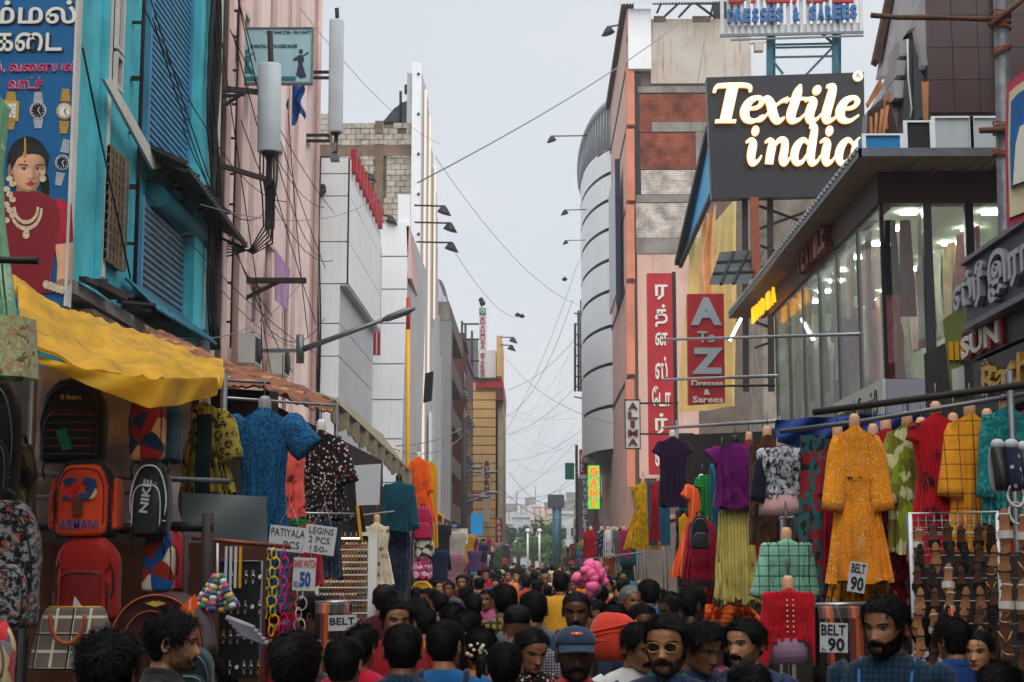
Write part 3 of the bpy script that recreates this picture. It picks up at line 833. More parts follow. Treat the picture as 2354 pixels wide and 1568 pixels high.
# boxes on the canopy
for (u0,u1,v0,v1,mt,nm,lb,ct,dy) in ((1986,2072,308,350,'sign_cyan','tin_box','bright blue box on the canopy beside the dark sign','box',0),(2146,2232,268,338,'panel_grey','parapet_sheet','pale grey parapet sheet above the canopy below the brown tiles','sheet',1.2),(2234,2292,268,336,'panel_grey','parapet_sheet','narrow pale grey parapet sheet above the canopy next to the bamboo pole','sheet',1.2),(2082,2140,278,350,'black_iron','tin_box','open black box on the canopy beside the bright blue box','box',.3)):
    if mt == 'sign_cyan': pm('sign_cyan', '1687c4', .5, .1, 1.5, .2)
    a, b = at(u0,v1,20+dy), at(u1,v0,20+dy); a.z = zc+.115
    bx = mk(nm, MB().box(a.x,20+dy,a.z,b.x,20.35+dy,b.z), mt, label=lb, cat=ct)
    m = MB(); k = .025; m.box(a.x-k,19.97+dy,a.z,a.x+k,19.998+dy,b.z).box(b.x-k,19.97+dy,a.z,b.x+k,19.998+dy,b.z).box(a.x+k,19.97+dy,b.z-k,b.x-k,19.998+dy,b.z)
    mk('rim', m, 'panel_white', bx)
# lamps inside
for i in range(8):
    for j in range(2):
        yy = YG+.55+i*1.05; xx = XG+.5+j*1.1
        lt = mk('ceiling_lamp', MB().box(xx-.1, yy-.05, zg1-.025, xx+.1, yy+.05, zg1+.012), 'ceiling_lamp', label='bright white ceiling lamp inside the glass showroom', cat='ceiling lamp', group='showroom ceiling lamps')
# dressed forms inside behind the glass
def formcol(n, c): pm(n, c, .85, .25, 6); return n
fc = [formcol('shop_cloth_%d' % i, c) for i, c in enumerate(('8a3238','d9cfc4','c9727a','e0bd92','b5b8aa','dcbcc2','4a4f5a','9b5560','e3dfd2'))]
k = 0
for i in range(11):
    yy = YG+1.9+i*.62; xx = XG+.55+.25*(i % 2); h = 1.7+.2*math.sin(i*2.2)
    m = MB(); rings = []
    for (q, w) in ((0,.24),(.25,.2),(.5,.2),(.62,.15),(.82,.2),(.9,.18),(.95,.06),(1,.05)):
        rings.append([V((xx,yy,zg0+h*q)) + V((math.cos(a)*w*.7*(1+.12*math.sin(5*a+i)), math.sin(a)*w*(1+.12*math.sin(6*a+2*i)), 0)) for a in [2*math.pi*j/16 for j in range(16)]])
    m.loft(rings); mk('dressed_form', m, fc[i % 9], label='dressed display form standing behind the showroom glass', cat='display form', group='display forms in the showroom')
for i in range(22):
    yy = YG+.35+i*.4; c = V((XG+.16+.05*(i % 3), yy, zg0)); top = 2.25 if i % 2 else 1.35; h_ = rnd.uniform(.85,1.15); m = MB()
    fn = lambda s, q, o=0: c+V((.03*math.sin(9*s+3*q+i)+o, (s-.5)*.36*(.75+.3*q), top-h_*q))
    m.grid(fn, 8, 8); m.grid(lambda s, q: fn(1-s, q, .02), 8, 8)
    mk('hung_garment', m, rnd.choice(('shop_cloth_1','shop_cloth_5','shop_cloth_8','shop_cloth_3','shop_cloth_2','shop_cloth_4','shop_cloth_7')), label='pale garment hung close behind the showroom glass', cat='garment', group='garments close behind the glass')
for i, (x_, c_) in enumerate(((.18,'black_iron'),(.38,'brick_red'),(.62,'shop_cloth_8'))):
    c = V((XG+x_, YG+.25, zg0)); m = MB(); fn = lambda s, q, o=0: c+V(((s-.5)*.2*(.7+.4*q), .03*math.sin(9*s+q)+o, 2.15-(1.0+.3*i)*q)); m.grid(fn, 8, 8); m.grid(lambda s, q: fn(1-s, q, .02), 8, 8)
    if c_ == 'brick_red': pm('cloth_wine','7a2226',.85,.2,6); c_ = 'cloth_wine'
    mk('hung_garment', m, c_, label=('black dress hung in the corner pane of the showroom','wine red dress hung in the corner pane of the showroom','cream dress hung in the corner pane of the showroom')[i], cat='garment')
rail_x = XG+1.3
for i in range(14):
    yy = YG+.5+i*.55; m = MB()
    c = V((rail_x, yy, zg0)); m.grid(lambda s, q: c+V((.04*math.sin(8*s+3*q+i), (s-.5)*.42*(.8+.25*q)+.01*math.sin(20*q), 2.1-1.25*q)), 8, 8)
    m.grid(lambda s, q: c+V((.05+.04*math.sin(8*s+3*q+i), (.5-s)*.42*(.8+.25*q), 2.1-1.25*q)), 8, 8)
    mk('hung_garment', m, fc[(i*5+2) % 9], label='garment hung on the rail deep inside the showroom', cat='garment', group='garments inside the showroom')
# signs along the fascia
pm('copper', '8a4a30', .5, .2, 5, metal=.3); em('lit_yellow', 'ffb400', .6)
fs = thing('fascia_letters', 'row of copper coloured letters along the brown showroom fascia', 'sign', atX(1850,640,XG-.05))
for i in range(7):
    a = atX(1846+i*9.5, 600, XG-.06); zz = zg1+.05
    s = 'TEXTILE'[i]; m = MB(); letter(m, s, (XG-.045, a.y, zz), V((0,-1,0)), ZU, V((-1,0,0)), .3, .55, .12, 0, 1, .02); mk('letter', m, 'copper', fs)
fs = thing('lit_letters', 'small row of glowing yellow letters under the canopy end', 'sign', atX(1740,740,4.3))
pa, pb = atX(1732,745,4.3), atX(1790,690,4.3)
for i in range(5):
    p = pa.lerp(pb, i/5); m = MB(); letter(m, 'INDIA '[i], p, V((0,-1,0)), ZU, V((-1,0,0)), (pa.y-pb.y)/8.5, .3, .04, 0, 1, .0); mk('letter', m, 'lit_yellow', fs)
mk('tube_lamp', MB().tube([at(1678,783,30), at(1704,732,30)], .025, 8), 'tube_lamp', label='bare white tube lamp slanting beside the red letter sign', cat='tube lamp')
# lower beam with Tamil lettering
a = atX(1880,940,XG-.15); pm('sign_white', 'cfcfc8', .6, .06, 2, .15)
t = thing('tamil_beam_sign', 'white beam sign with black Tamil lettering below the showroom glass', 'sign', (XG-.1, YG, zg0-.75))
yq = YX(1925, XG-.1); mk('board', MB().box(XG-.1, YG-.2, zg0-.62, XG-.052, yq, zg0-.03), 'sign_white', t)
m = MB(); letter(m, 'ெசன்ைன ேவஷ்டி', (XG-.101, yq-.1, zg0-.55), V((0,-1,0)), ZU, V((-1,0,0)), yq-YG-.2, .42, .012, 0, 1, .012); mk('lettering', m, 'print_dark', t)
mk('cross_beam', MB().box(XG-.05, YG-.25, zg0-.48, at(2192,0,YG-.2).x, YG-.06, zg0-.05), 'lilac_beam', t)
# ground-floor shopfront behind the stalls
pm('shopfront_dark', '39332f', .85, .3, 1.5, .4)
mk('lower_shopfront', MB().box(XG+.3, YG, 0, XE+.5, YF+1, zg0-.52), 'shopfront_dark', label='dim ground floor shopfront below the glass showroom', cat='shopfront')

# ================================================================== right: brown tiled building above
YT = 23.0
t = thing('brown_tiled_building', 'dark brown tiled building with a broken open recess on its street face', 'building', at(2140,300,YT))
xa = at(2132,150,YT).x; xb = at(2420,0,YT).x; zt = 13.2; zb_ = zc+.12
mk('wall', MB().box(xa+.06, YT+.06, zb_, xb, YT+2.0, zt), 'mortar', t)
nx, nz = 5, 9; z0 = at(0,268,YT).z
tw, thh = (xb-xa)/nx, (zt-z0)/nz
me = MB().box(.004,0,.004,tw-.004,.05,thh-.004).mesh('tile'); me.materials.append(MAT('brown_tile'))
for i in range(nx):
    for j in range(nz): inst('tile', me, t, (xa+i*tw, YT+rnd.uniform(-.004,.004), z0+j*thh))
# street face: recess framed by pale panels, wooden edge
pm('render_pale', 'b3afb2', .8, .12, 1, .4, '5d5450', .4); pm('wood_old', '5a4036', .85, .3, 6, .4); pm('orange_wood', 'c9875a', .8, .2, 3, .4, '5b3a26', .4)
m = MB(); Yx = lambda u: at(u,150,YT).x
mk('recess', MB().prism([at(2090,100,YT+.5), at(2124,150,YT+.4), at(2122,268,YT+.4), at(2072,300,YT+.5), at(2040,200,YT+1.5)], (0,1.5,0)), 'glass_dark', t)
mk('face_panel', MB().prism([at(2060,-60,YT+2.2), at(2140,-60,YT), at(2132,150,YT), at(2120,148,YT+.2), at(2106,60,YT+.6), at(2088,70,YT+.9), at(2062,108,YT+1.6), at(2052,170,YT+1.8), at(2020,175,YT+2.6)], (0,.25,0)), 'render_pale', t)
mk('timber_edge', MB().prism([at(2052,-60,YT+2.1), at(2066,-60,YT+2.0), at(2022,142,YT+2.4), at(2010,135,YT+2.5)], (0,.3,0)), 'wood_old', t)
for k, (u0,v0,u1,v1) in enumerate(((2058,105,2080,142),(2052,152,2076,186),(2046,198,2070,238))):
    a, b = at(u0,v1,YT+.9), at(u1,v0,YT+.9); mk('corbel', MB().box(a.x,YT+.6,a.z,b.x,YT+1.4,b.z), 'render_pale', t)
mk('timber_lining', MB().prism([at(2118,190,YT+.1),at(2133,190,YT-.0),at(2132,278,YT),at(2122,278,YT+.1)], (0,-.05,0)), 'orange_wood', t)
mk('timber_lining', MB().prism([at(2030,225,YT+1),at(2044,215,YT+1),at(2040,300,YT+1),at(2028,302,YT+1)], (0,-.1,0)), 'orange_wood', t)
mk('timber_lining', MB().prism([at(1990,240,YT+1.4),at(2022,180,YT+1.4),at(2026,205,YT+1.4),at(1994,250,YT+1.4)], (0,-.1,0)), 'orange_wood', t)
mk('lower_tile', MB().prism([at(2046,235,YT+.8),at(2068,235,YT+.8),at(2090,280,YT+.7),at(2066,310,YT+.7),at(1992,310,YT+1.3),at(1995,255,YT+1.3),at(2028,226,YT+1)], (0,.4,0)), 'brown_tile', t)
mk('drain_pipe', MB().tube([at(2288,-60,YT-.1), at(2308,250,YT-.1)], .06, 8), 'antenna_grey', t)
mk('trailing_wire', MB().tube([at(2086,90,YT+.3), at(2088,180,YT+.3), at(2096,250,YT+.3), at(2092,270,YT+.3)], .015, 5), 'sign_white', t)
for i in range(4):
    p = at(2003+i*9, 312, YT+.6); mk('timber_offcut', MB().beam(p, p+V((.03*i,0,.3+.06*i)), .04), 'orange_wood', label='short timber offcut standing behind the blue box on the canopy', cat='timber', group='timber offcuts on the canopy')

# ================================================================== right: bamboo pole with rope, poster, near signboards
pm('pole_wrap', '6f7174', .5, .3, 5, .5, '40332b', metal=.5, bump=.6, bsc=9); pm('bamboo', '6b4a36', .8, .3, 6, .5); pm('rope', 'a4582e', .9, .3, 20)
YQ2 = 14.6
t = thing('scaffold_pole', 'foil wrapped upright pole bound with orange rope and a bamboo cross pole', 'pole', at(2318,1285,YQ2))
p, q = at(2322,1000,YQ2), at(2300,-80,YQ2)
mk('upright', MB().tube([(p.x,YQ2,0),p,q], .075, 12), 'pole_wrap', t)
mk('cross_pole', MB().tube([at(2002,35,YQ2), at(2060,40,YQ2), at(2130,40,YQ2), at(2200,42,YQ2), at(2300,46,YQ2)], [.028,.026,.03,.024,.026], 8), 'bamboo', t)
mk('cross_pole', MB().tube([at(2275,60,YQ2-.1), at(2360,-10,YQ2-.1)], .03, 8), 'bamboo', t)
mk('cross_pole', MB().tube([at(2252,300,YQ2-.1), at(2330,298,YQ2-.1)], .03, 8), 'bamboo', t)
m = MB()
for (cv, nn) in ((50,9),(118,3),(300,6),(360,3)):
    for k in range(nn):
        c = at(2318-(1000-cv)/1000*18, cv+(k-nn/2)*4.2, YQ2); tl_ = rnd.uniform(-.4,.4)
        m.tube([c+V((math.cos(a)*.092, math.sin(a)*.092, math.cos(a)*.092*tl_)) for a in [2*math.pi*j/12 for j in range(13)]], .008, 5)
mk('rope_binding', m, 'rope', t)
# arched poster
pm('poster_pink', 'b43a58', .6, .1, 3); pm('poster_cream', 'd5cba8', .6, .1, 3); pm('poster_blue', '1c62a4', .5, .15, 3); pm('poster_navy', '2c3357', .5, .2, 3)
YR = 11.5
t = thing('framed_poster', 'arched poster with pink and cream border and a blue field beside the wrapped pole', 'poster', at(2330,520,YR))
def ppoly(pts, mt, nm, l, th=.02): mk(nm, MB().prism([at(u,v,YR-l) for u,v in pts][::-1], (0,th,0)), mt, t)
ppoly([(2316,522),(2312,330),(2316,195),(2330,180),(2400,130),(2420,480)], 'poster_pink', 'border', 0)
ppoly([(2322,500),(2318,330),(2321,212),(2336,198),(2400,155),(2410,465)], 'poster_cream', 'inner_border', .025)
ppoly([(2326,430),(2324,330),(2326,232),(2340,215),(2400,178),(2404,400)], 'poster_blue', 'picture', .05)
ppoly([(2330,425),(2336,330),(2346,290),(2365,280),(2400,300),(2400,400)], 'print_white', 'robe_print', .075)
# navy boards along the side
pm('board_navy', '1e2a44', .45, .12, 1.2, .25, '10141d', .2); pm('board_black', '23252c', .5, .12, 1.2, .2); pm('letter_steel', 'a8adb5', .35, .1, 3, metal=.3)
XN = 3.9
def sidesign(label, u0, vt0, vb0, mat, txt, lmat, tu0, tu1, dz0, dz1, u1=2480, bold=.02, shear=0):
    a, b = atX(u0, vt0, XN), atX(u0, vb0, XN); y1 = YX(u1, XN)
    t = thing('shop_signboard', label, 'signboard', V((XN, a.y, b.z)))
    mk('board', MB().box(XN, y1, b.z, XN+.15, a.y, a.z), mat, t)
    if txt:
        ya, yb = YX(tu0, XN), YX(tu1, XN); H = a.z-b.z
        m = MB(); letter(m, txt, (XN-.001, ya, b.z+H*dz0), V((0,-1,0)), ZU, V((-1,0,0)), ya-yb, H*(dz1-dz0), .05, 0, 1, bold, shear); mk('lettering', m, lmat, t)
    return t, a, b, y1
t, a, b, y1 = sidesign('navy shop board with raised silver Tamil letters below the arched poster', 2218, 612, 752, 'board_navy', 'ஸ்ரீ இரா', 'letter_steel', 2226, 2420, .1, .88, bold=.03)
mk('frame', MB().box(XN-.05, y1, a.z, XN+.16, a.y, a.z+.04).box(XN-.05, y1, b.z-.05, XN+.16, a.y, b.z), 'steel_grey', t)
XN = 3.95
t, a, b, y1 = sidesign('black shop board with a gold crown and gold script name', 2236, 838, 960, 'board_black', 'Rathna', 'print_gold', 2285, 2470, .3, .82, bold=.012, shear=.15)
m = MB(); cy = YX(2278, XN-.02); zz = a.z-.06
for k in range(5): m.ball((XN-.02, cy-.06*k+.05, zz-.02+.03*(2-abs(k-2))), .014, 8, 6); m.prism([(XN-.02,cy-.06*k+.075,zz-.13),(XN-.02,cy-.06*k+.025,zz-.13),(XN-.02,cy-.06*k+.05,zz-.04+.03*(2-abs(k-2)))], (.015,0,0))
mk('crown_emblem', m, 'print_gold', t)
XN = 4.0
t, a, b, y1 = sidesign('dark banner with red and white SUN lettering between two shop boards', 2234, 768, 830, 'board_black', 'SUN', 'print_white', 2240, 2330, .15, .95, bold=.03)
m = MB(); ya, yb = YX(2238,XN-.01), YX(2332,XN-.01); letter(m, 'SUN', (XN-.0005, ya, b.z+(a.z-b.z)*.08), V((0,-1,0)), ZU, V((-1,0,0)), ya-yb, (a.z-b.z)*.9, .03, 0, 1, .05); mk('lettering_edge', m, 'red_paint', t)
pm('board_olive', '6f7a3c', .6, .2, 2, .2)
t = thing('olive_banner', 'olive green hanging banner with yellow print beside the navy board', 'banner', at(2190,900,15))
mk('cloth', MB().prism([at(2168,735,15),at(2216,700,15),at(2228,930,15),at(2192,940,15)][::-1], (0,.02,0)), 'board_olive', t)
m = MB()
for k in range(3): p = at(2180+k*13, 800, 15); m.box(p.x, 14.97, p.z-.12, p.x+.04, 14.998, p.z+.06)
mk('yellow_print', m, 'pole_yellow', t)
mk('white_print', MB().prism([at(2188,850,14.98),at(2222,838,14.98),at(2224,905,14.98),at(2192,915,14.98)][::-1], (0,.015,0)), 'sign_white', t)
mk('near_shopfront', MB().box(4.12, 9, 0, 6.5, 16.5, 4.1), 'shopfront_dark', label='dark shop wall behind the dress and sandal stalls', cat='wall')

# ================================================================== right: illuminated sign with script letters
YI = 38.0
em('lit_letter', 'ffdba6', .46, 'fff1d8'); em('lit_edge', 'ffb65a', .3); pm('board_charcoal', '20242b', .4, .1, 1, .15)
t = thing('illuminated_signboard', 'large charcoal signboard with glowing cream script letters', 'signboard', at(1640,455,YI))
mk('board', MB().prism([at(1636,457,YI),at(1990,448,YI),at(1986,166,YI),at(1624,178,YI)], (0,.35,0)), 'board_charcoal', t)
S = YI/FPX
def G(letters, ox, oy, k, shear=.22, kx=None):
    """hand-drawn heavy italic script: each letter a set of thick-thin strokes"""
    D = {
     'T': [[(.02,.78,.035),(.05,.93,.05),(.2,.97,.06),(.9,.97,.055),(1.02,.80,.03)], [(.5,.95,.15),(.5,.5,.15),(.5,.06,.15)], [(.22,.04,.04),(.8,.04,.04)]],
     'e': [[(.22,.36,.03),(.5,.40,.05),(.6,.54,.07),(.48,.66,.05),(.26,.56,.10),(.18,.32,.125),(.28,.1,.09),(.5,.05,.05),(.72,.2,.02)]],
     'x': [[(.0,.5,.04),(.12,.64,.07),(.28,.48,.11),(.42,.2,.11),(.58,.04,.08),(.74,.14,.025)], [(.72,.6,.08),(.56,.56,.04),(.34,.36,.03),(.14,.1,.04),(.02,.1,.085)]],
     't': [[(.36,1.0,.03),(.33,.8,.115),(.31,.5,.125),(.28,.22,.125),(.36,.06,.09),(.54,.09,.04),(.66,.24,.02)], [(.06,.6,.03),(.4,.63,.035),(.66,.63,.03)]],
     'i': [[(.06,.56,.02),(.2,.62,.06),(.29,.52,.12),(.27,.24,.125),(.34,.06,.09),(.5,.1,.04),(.6,.24,.02)], 'dot'],
     'l': [[(.1,.95,.03),(.28,.92,.1),(.29,.6,.125),(.27,.24,.125),(.34,.06,.09),(.5,.1,.04),(.6,.24,.02)]],
     'n': [[(.04,.56,.02),(.18,.62,.06),(.27,.5,.12),(.25,.25,.125),(.24,.02,.12)], [(.3,.4,.03),(.48,.62,.06),(.66,.58,.1),(.68,.36,.12),(.66,.14,.12),(.74,.05,.07),(.9,.2,.02)]],
     'd': [[(.6,.52,.03),(.42,.63,.06),(.24,.48,.11),(.18,.26,.12),(.26,.07,.08),(.44,.08,.05),(.6,.3,.03)], [(.56,.98,.05),(.72,.93,.1),(.71,.6,.12),(.69,.26,.125),(.76,.06,.09),(.92,.1,.04),(1.0,.24,.02)]],
     'a': [[(.6,.52,.03),(.42,.63,.06),(.24,.48,.11),(.18,.26,.12),(.26,.07,.08),(.44,.08,.05),(.6,.3,.03)], [(.82,.66,.06),(.7,.5,.11),(.68,.26,.125),(.74,.06,.09),(.9,.1,.04),(1.0,.24,.02)]],
    }
    x = ox; kx = kx or k
    for ch, adv in letters:
        mb, me_ = MB(), MB()
        for si, st in enumerate(D[ch]):
            for (tgt, grow, lf) in ((mb, 0, .07), (me_, .013, .03)):
                if st == 'dot':
                    pts = ell(.33, .86, .115+grow, .125+grow, 18)
                    tgt.prism([at(x+px*kx+shear*py*k, oy-py*k, YI-.06-si*.006) - V((0, lf, 0)) for px, py in pts], (0,.03,0))
                    continue
                L, R = stroke([(a, b_, w+grow) for a, b_, w in st], 7)
                P = lambda q, d: at(x+q[0]*kx+shear*q[1]*k, oy-q[1]*k, YI-.06-si*.006) - V((0, lf+d, 0))
                n = len(L); vs = [P(q, .03) for q in L]+[P(q, .03) for q in R]+[P(q, 0) for q in L]+[P(q, 0) for q in R]
                fs = []
                for i in range(n-1):
                    fs += [(i, i+1, n+i+1, n+i), (i, 2*n+i, 2*n+i+1, i+1), (n+i+1, 3*n+i+1, 3*n+i, n+i)]
                fs += [(0, n, 3*n, 2*n), (n-1, 3*n-1, 4*n-1, 2*n-1)]
                tgt.add(vs, fs)
        lo = mk('letter', mb, 'lit_letter', t); mk('glowing_rim', me_, 'lit_edge', lo)
        x += adv*kx
G([('T',.80),('e',.58),('x',.62),('t',.52),('i',.46),('l',.46),('e',.6)], 1624, 284, 88, .22, 83)
G([('i',.62),('n',.83),('d',.88),('i',.52),('a',.9)], 1704, 381, 92, .10, 73)
m = MB(); c = at(1973,174,YI-.12); m.loft([[c+V((math.cos(a)*.125, dy, math.sin(a)*.125)) for a in [2*math.pi*j/20 for j in range(20)]] for dy in (0,.1)]); rm = mk('registered_mark', m, 'lit_letter', t)
m = MB(); letter(m, 'R', c+V((-.045,-.001,-.06)), XR, ZU, TOCAM, .09, .12, .01); mk('mark_letter', m, 'board_charcoal', rm)
m = MB()
for u in (1712, 1770, 1900): m.beam(at(u,450,YI+.5), at(u+3,900,YI+.5), .14)
for k in range(4): m.beam(at(1735,470+k*90,YI+.6), at(1900,530+k*90,YI+.6), .06); m.beam(at(1900,470+k*90,YI+.6), at(1735,530+k*90,YI+.6), .06)
mk('support_frame', m, 'dark_iron', t)
# steel tower carrying the sarees sign
pm('truss_teal', '2f6273', .5, .2, 2, .4, '3b2a22', metal=.3); pm('letter_navy', '2a66a4', .45, .12, 3); pm('sign_slat', 'cdd0d2', .5, .06)
YD = 42.0
t = thing('rooftop_signboard', 'slatted white rooftop signboard with blue DRESSES & SAREES letters on a steel tower', 'signboard', at(1770,170,YD))
m = MB()
for u in (1769, 1920): m.beam(at(u,180,YD+.3), at(u,-60,YD+.3), .16); m.beam(at(u+10,180,YD+.9), at(u+10,-60,YD+.9), .08)
for v in (103, 110, 132): m.beam(at(1769,v,YD+.3), at(1925,v-3,YD+.3), .05)
for (a,b,c,d) in ((1769,130,1800,170),(1915,108,1850,175),(1870,60,1920,104),(1769,60,1769,60)): m.beam(at(a,b,YD+.3), at(c,d+.1,YD+.3), .06)
mk('steel_tower', m, 'truss_teal', t)
m = MB(); m.beam(at(1655,83,YD), at(1985,74,YD), .07); m.beam(at(1680,92,YD), at(1985,82,YD), .05)
mk('bottom_rail', m, 'steel_grey', t)
me = MB().box(0,0,0,8.5*YD/FPX,.04,125*YD/FPX).mesh('slat'); me.materials.append(MAT('sign_slat'))
for k in range(22):
    p = at(1657+k*15.2, 78-k*.3, YD); inst('slat', me, t, p)
mk('back_sheet', MB().prism([at(1657,82,YD+.06),at(1985,72,YD+.06),at(1985,52,YD+.06),at(1657,60,YD+.06)], (0,.02,0)), 'sign_slat', t)
tx = 'DRESSES & SAREES'; n = len(tx); uw = 300/n
a0 = at(1672,55,YD-.05); a1 = at(1972,44,YD-.05)
for i, ch in enumerate(tx):
    if ch == ' ': continue
    p = a0.lerp(a1, i/n); m = MB(); letter(m, ch, p, XR, ZU, TOCAM, (a1-a0).length/n*.86, 34*YD/FPX, .1, 0, 1, .045); mk('letter', m, 'letter_navy', t)
for i, (ch, u) in enumerate((('B',1675),('A',1725),('L',1770),('A',1820),('J',1865),('I',1915))):
    m = MB(); p = at(u, 8, YD-.05); letter(m, ch, p, XR, ZU, TOCAM, .55, .95, .1, 0, 1, .03); mk('letter', m, 'red_paint', t)

# ================================================================== right: A to Z sign, Tamil strip sign, tarpaulins
YZ = 45.0
pm('sign_red', 'b3202c', .45, .08, 1.0, .15, '6f1018'); pm('letter_grey', 'a7b6bd', .4, .06)
t = thing('alphabet_signboard', 'red signboard reading A to Z Dresses and Sarees in pale letters', 'signboard', at(1582,930,YZ))
mk('board', MB().prism([at(1583,930,YZ),at(1667,925,YZ),at(1664,675,YZ),at(1580,676,YZ)], (0,.3,0)), 'sign_red', t)
def ltr(s, u0, v0, u1, v1, Y, mat, bold=.02, th=.06, nm='letter'):
    p, q = at(u0,v1,Y), at(u1,v0,Y); m = MB(); letter(m, s, (p.x, Y-.002, p.z), XR, ZU, TOCAM, q.x-p.x, q.z-p.z, th, 0, 1, bold); return mk(nm, m, mat, t)
ltr('A', 1588,684,1658,748,YZ,'letter_grey',.05); ltr('To', 1604,762,1644,788,YZ,'letter_grey',.02); ltr('Z', 1590,800,1662,860,YZ,'letter_grey',.05)
ltr('Dresses',1590,874,1662,889,YZ,'print_white',.02,nm='lettering'); ltr('&',1618,895,1632,908,YZ,'print_white',.02,nm='lettering'); ltr('Sarees',1592,911,1662,926,YZ,'print_white',.02,nm='lettering')
YV = 60.0
t = thing('tamil_strip_signboard', 'tall narrow red signboard with white Tamil letters one below another', 'signboard', at(1520,1090,YV))
a, b = at(1493,1090,YV), at(1545,628,YV)
mk('board', MB().box(a.x,YV,a.z,b.x,YV+.4,b.z), 'sign_red', t)
mk('edge', MB().box(b.x+.003,YV-.02,a.z,b.x+.14,YV+.42,b.z+.05), 'black_iron', t)
for s, v0, v1 in (('ர',655,690),('த்',700,752),('ன',765,795),('ஸ்',820,872),('ேடா',888,935),('ர்',950,1000),('ஸ்',1020,1072)):
    ltr(s, 1506 if s != 'ேடா' else 1499, v0, 1534 if s != 'ேடா' else 1541, v1, YV, 'print_white', .025)
pm('tarp_yellow', 'f7d586', .6, .12, 1.2, .12, 'c8964a', .12, .3, 6); pm('tarp_blue', '18a0dc', .5, .1, 1, .1, bump=.2, bsc=4); pm('tarp_orange', 'efb479', .6, .2, 1.5, .3, 'c97a3a', .4)
def sheet(label, quad, Y, mat, name='tarpaulin', amp=.12, dY=0, nf=5):
    A, B, C, D = [at(u,v,Y+dy) for (u,v,dy) in quad]; m = MB()
    def fn(s, q, o=0):
        p = A.lerp(B, s).lerp(D.lerp(C, s), q); return p + V((.3*amp*math.sin(7*q+4*s), amp*math.sin(nf*2*math.pi*s+2*math.sin(3*q))+.5*amp*mnoise.noise(p*1.3)+o, .3*amp*math.sin(9*s)))
    m.grid(fn, 30, 22); m.grid(lambda s, q: fn(1-s, q, .02), 30, 22)
    mk(name, m, mat, label=label, cat='tarpaulin')
sheet('long yellow tarpaulin hanging in folds behind the red letter signs', [(1586,566,2),(1694,456,0),(1690,935,0),(1558,950,2)], 48.5, 'tarp_yellow', amp=.07, nf=6)
sheet('narrow orange tarpaulin strip hanging in front of the yellow one', [(1612,505,0),(1648,470,0),(1640,705,0),(1608,705,0)], 47, 'tarp_orange', amp=.08, nf=2)
t = thing('blue_roof_sheet', 'bright blue sloping roof sheet with a dark rim beside the charcoal signboard', 'roof sheet', at(1560,600,52))
mk('sheet', MB().prism([at(1561,598,52),at(1570,600,52),at(1632,440,44),at(1634,300,44),at(1620,330,45)], (.05,.1,0)), 'tarp_blue', t)
mk('rim', MB().beam(at(1557,605,52), at(1630,295,44), .18).beam(at(1564,612,52), at(1634,452,44), .12), 'black_iron', t)
t = thing('tilted_shed_roof', 'small tilted tin shed roof showing its battens above the red letter sign', 'roof', at(1640,660,36))
q = [at(1630,655,36), at(1720,652,36), at(1760,575,37), at(1655,582,37)]
mk('tin_sheet', MB().prism(q, (0,.03,.03)), 'corrugated_dark', t)
m = MB()
for f in (.3,.62): m.beam(q[0].lerp(q[1],f)+V((0,-.03,0)), q[3].lerp(q[2],f)+V((0,-.03,0)), .06)
for f in (.35,.7): m.beam(q[0].lerp(q[3],f)+V((0,-.04,0)), q[1].lerp(q[2],f)+V((0,-.04,0)), .05)
mk('batten', m, 'black_iron', t)
mk('rust_post', MB().beam(at(1733,455,36.5), at(1738,640,36.5), .2), 'copper', label='rusty square steel post under the charcoal signboard', cat='post')
mk('grey_wall', MB().box(at(1735,0,40.5).x, 40.5, 3, at(2010,0,40.5).x, 44, at(0,380,40.5).z), 'block_grey', label='pale block wall glimpsed behind the charcoal signboard frame', cat='wall')
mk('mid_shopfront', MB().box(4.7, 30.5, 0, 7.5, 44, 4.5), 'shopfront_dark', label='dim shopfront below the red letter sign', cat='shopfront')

# ================================================================== right: brick sided pink building
YW = 72.0
pm('plaster_stained', 'c6bdb2', .9, .1, .8, .4, '9a6b3f', .95, .2); pm('brick_red', '9a5440', .92, .5, 1.3, .75, '4f2c24', .3, bump=.3); pm('brick_pale', 'cfc6be', .92, .45, 1.6, .7, '84604f', .3, bump=.3)
pm('brick_mortar', '4f3a33', .95, .2, 2); pm('mortar_pale', '6f625a', .95, .2, 2); pm('pilaster_orange', 'd98a70', .8, .12, .6, .4, '8a4a3a', .4); pm('pink_render', 'd9b3a6', .85, .1, .7, .4, '8f6154', .4)
t = thing('brick_sided_building', 'tall building with a side wall of stained plaster and bare brick and an orange edge', 'building', at(1600,1285,YW))
x0, x1 = at(1450,600,YW).x, at(1732,400,YW).x
zt = at(0,110,YW).z
mk('wall', MB().box(x0+.06, YW+.06, 0, x1, YW+14, zt-.02), 'mortar_pale', t)
def band(u0,v0,u1,v1,mat,nm,dx=0):
    a, b = at(u0,v1,YW), at(u1,v0,YW); return mk(nm, MB().box(a.x,YW-.05-dx,a.z,b.x,YW+.05,b.z), mat, t)
mk('plaster_wall', MB().box(at(1494,0,YW).x, YW-.03, at(0,199,YW).z, x1, YW+.05, at(0,52,YW).z), 'plaster_stained', t)
band(1466,199,1730,214,'concrete','concrete_band',.02); band(1498,281,1650,304,'concrete','concrete_band',.04); band(1600,305,1624,389,'concrete','concrete_band',.04); band(1462,448,1625,466,'concrete','concrete_band',.02); band(1462,548,1625,584,'concrete','concrete_band',.02)
band(1470,585,1600,1100,'pink_render','pink_plaster')
for (u0,u1) in ((1503,1530),(1592,1632)): band(u0,38,u1,51,'tan_grime','roof_upstand',.03)
rb = {'brick_red': 0, 'brick_pale': 0}; rest = {'brick_red': MB(), 'brick_pale': MB()}
bmesh_ = {}
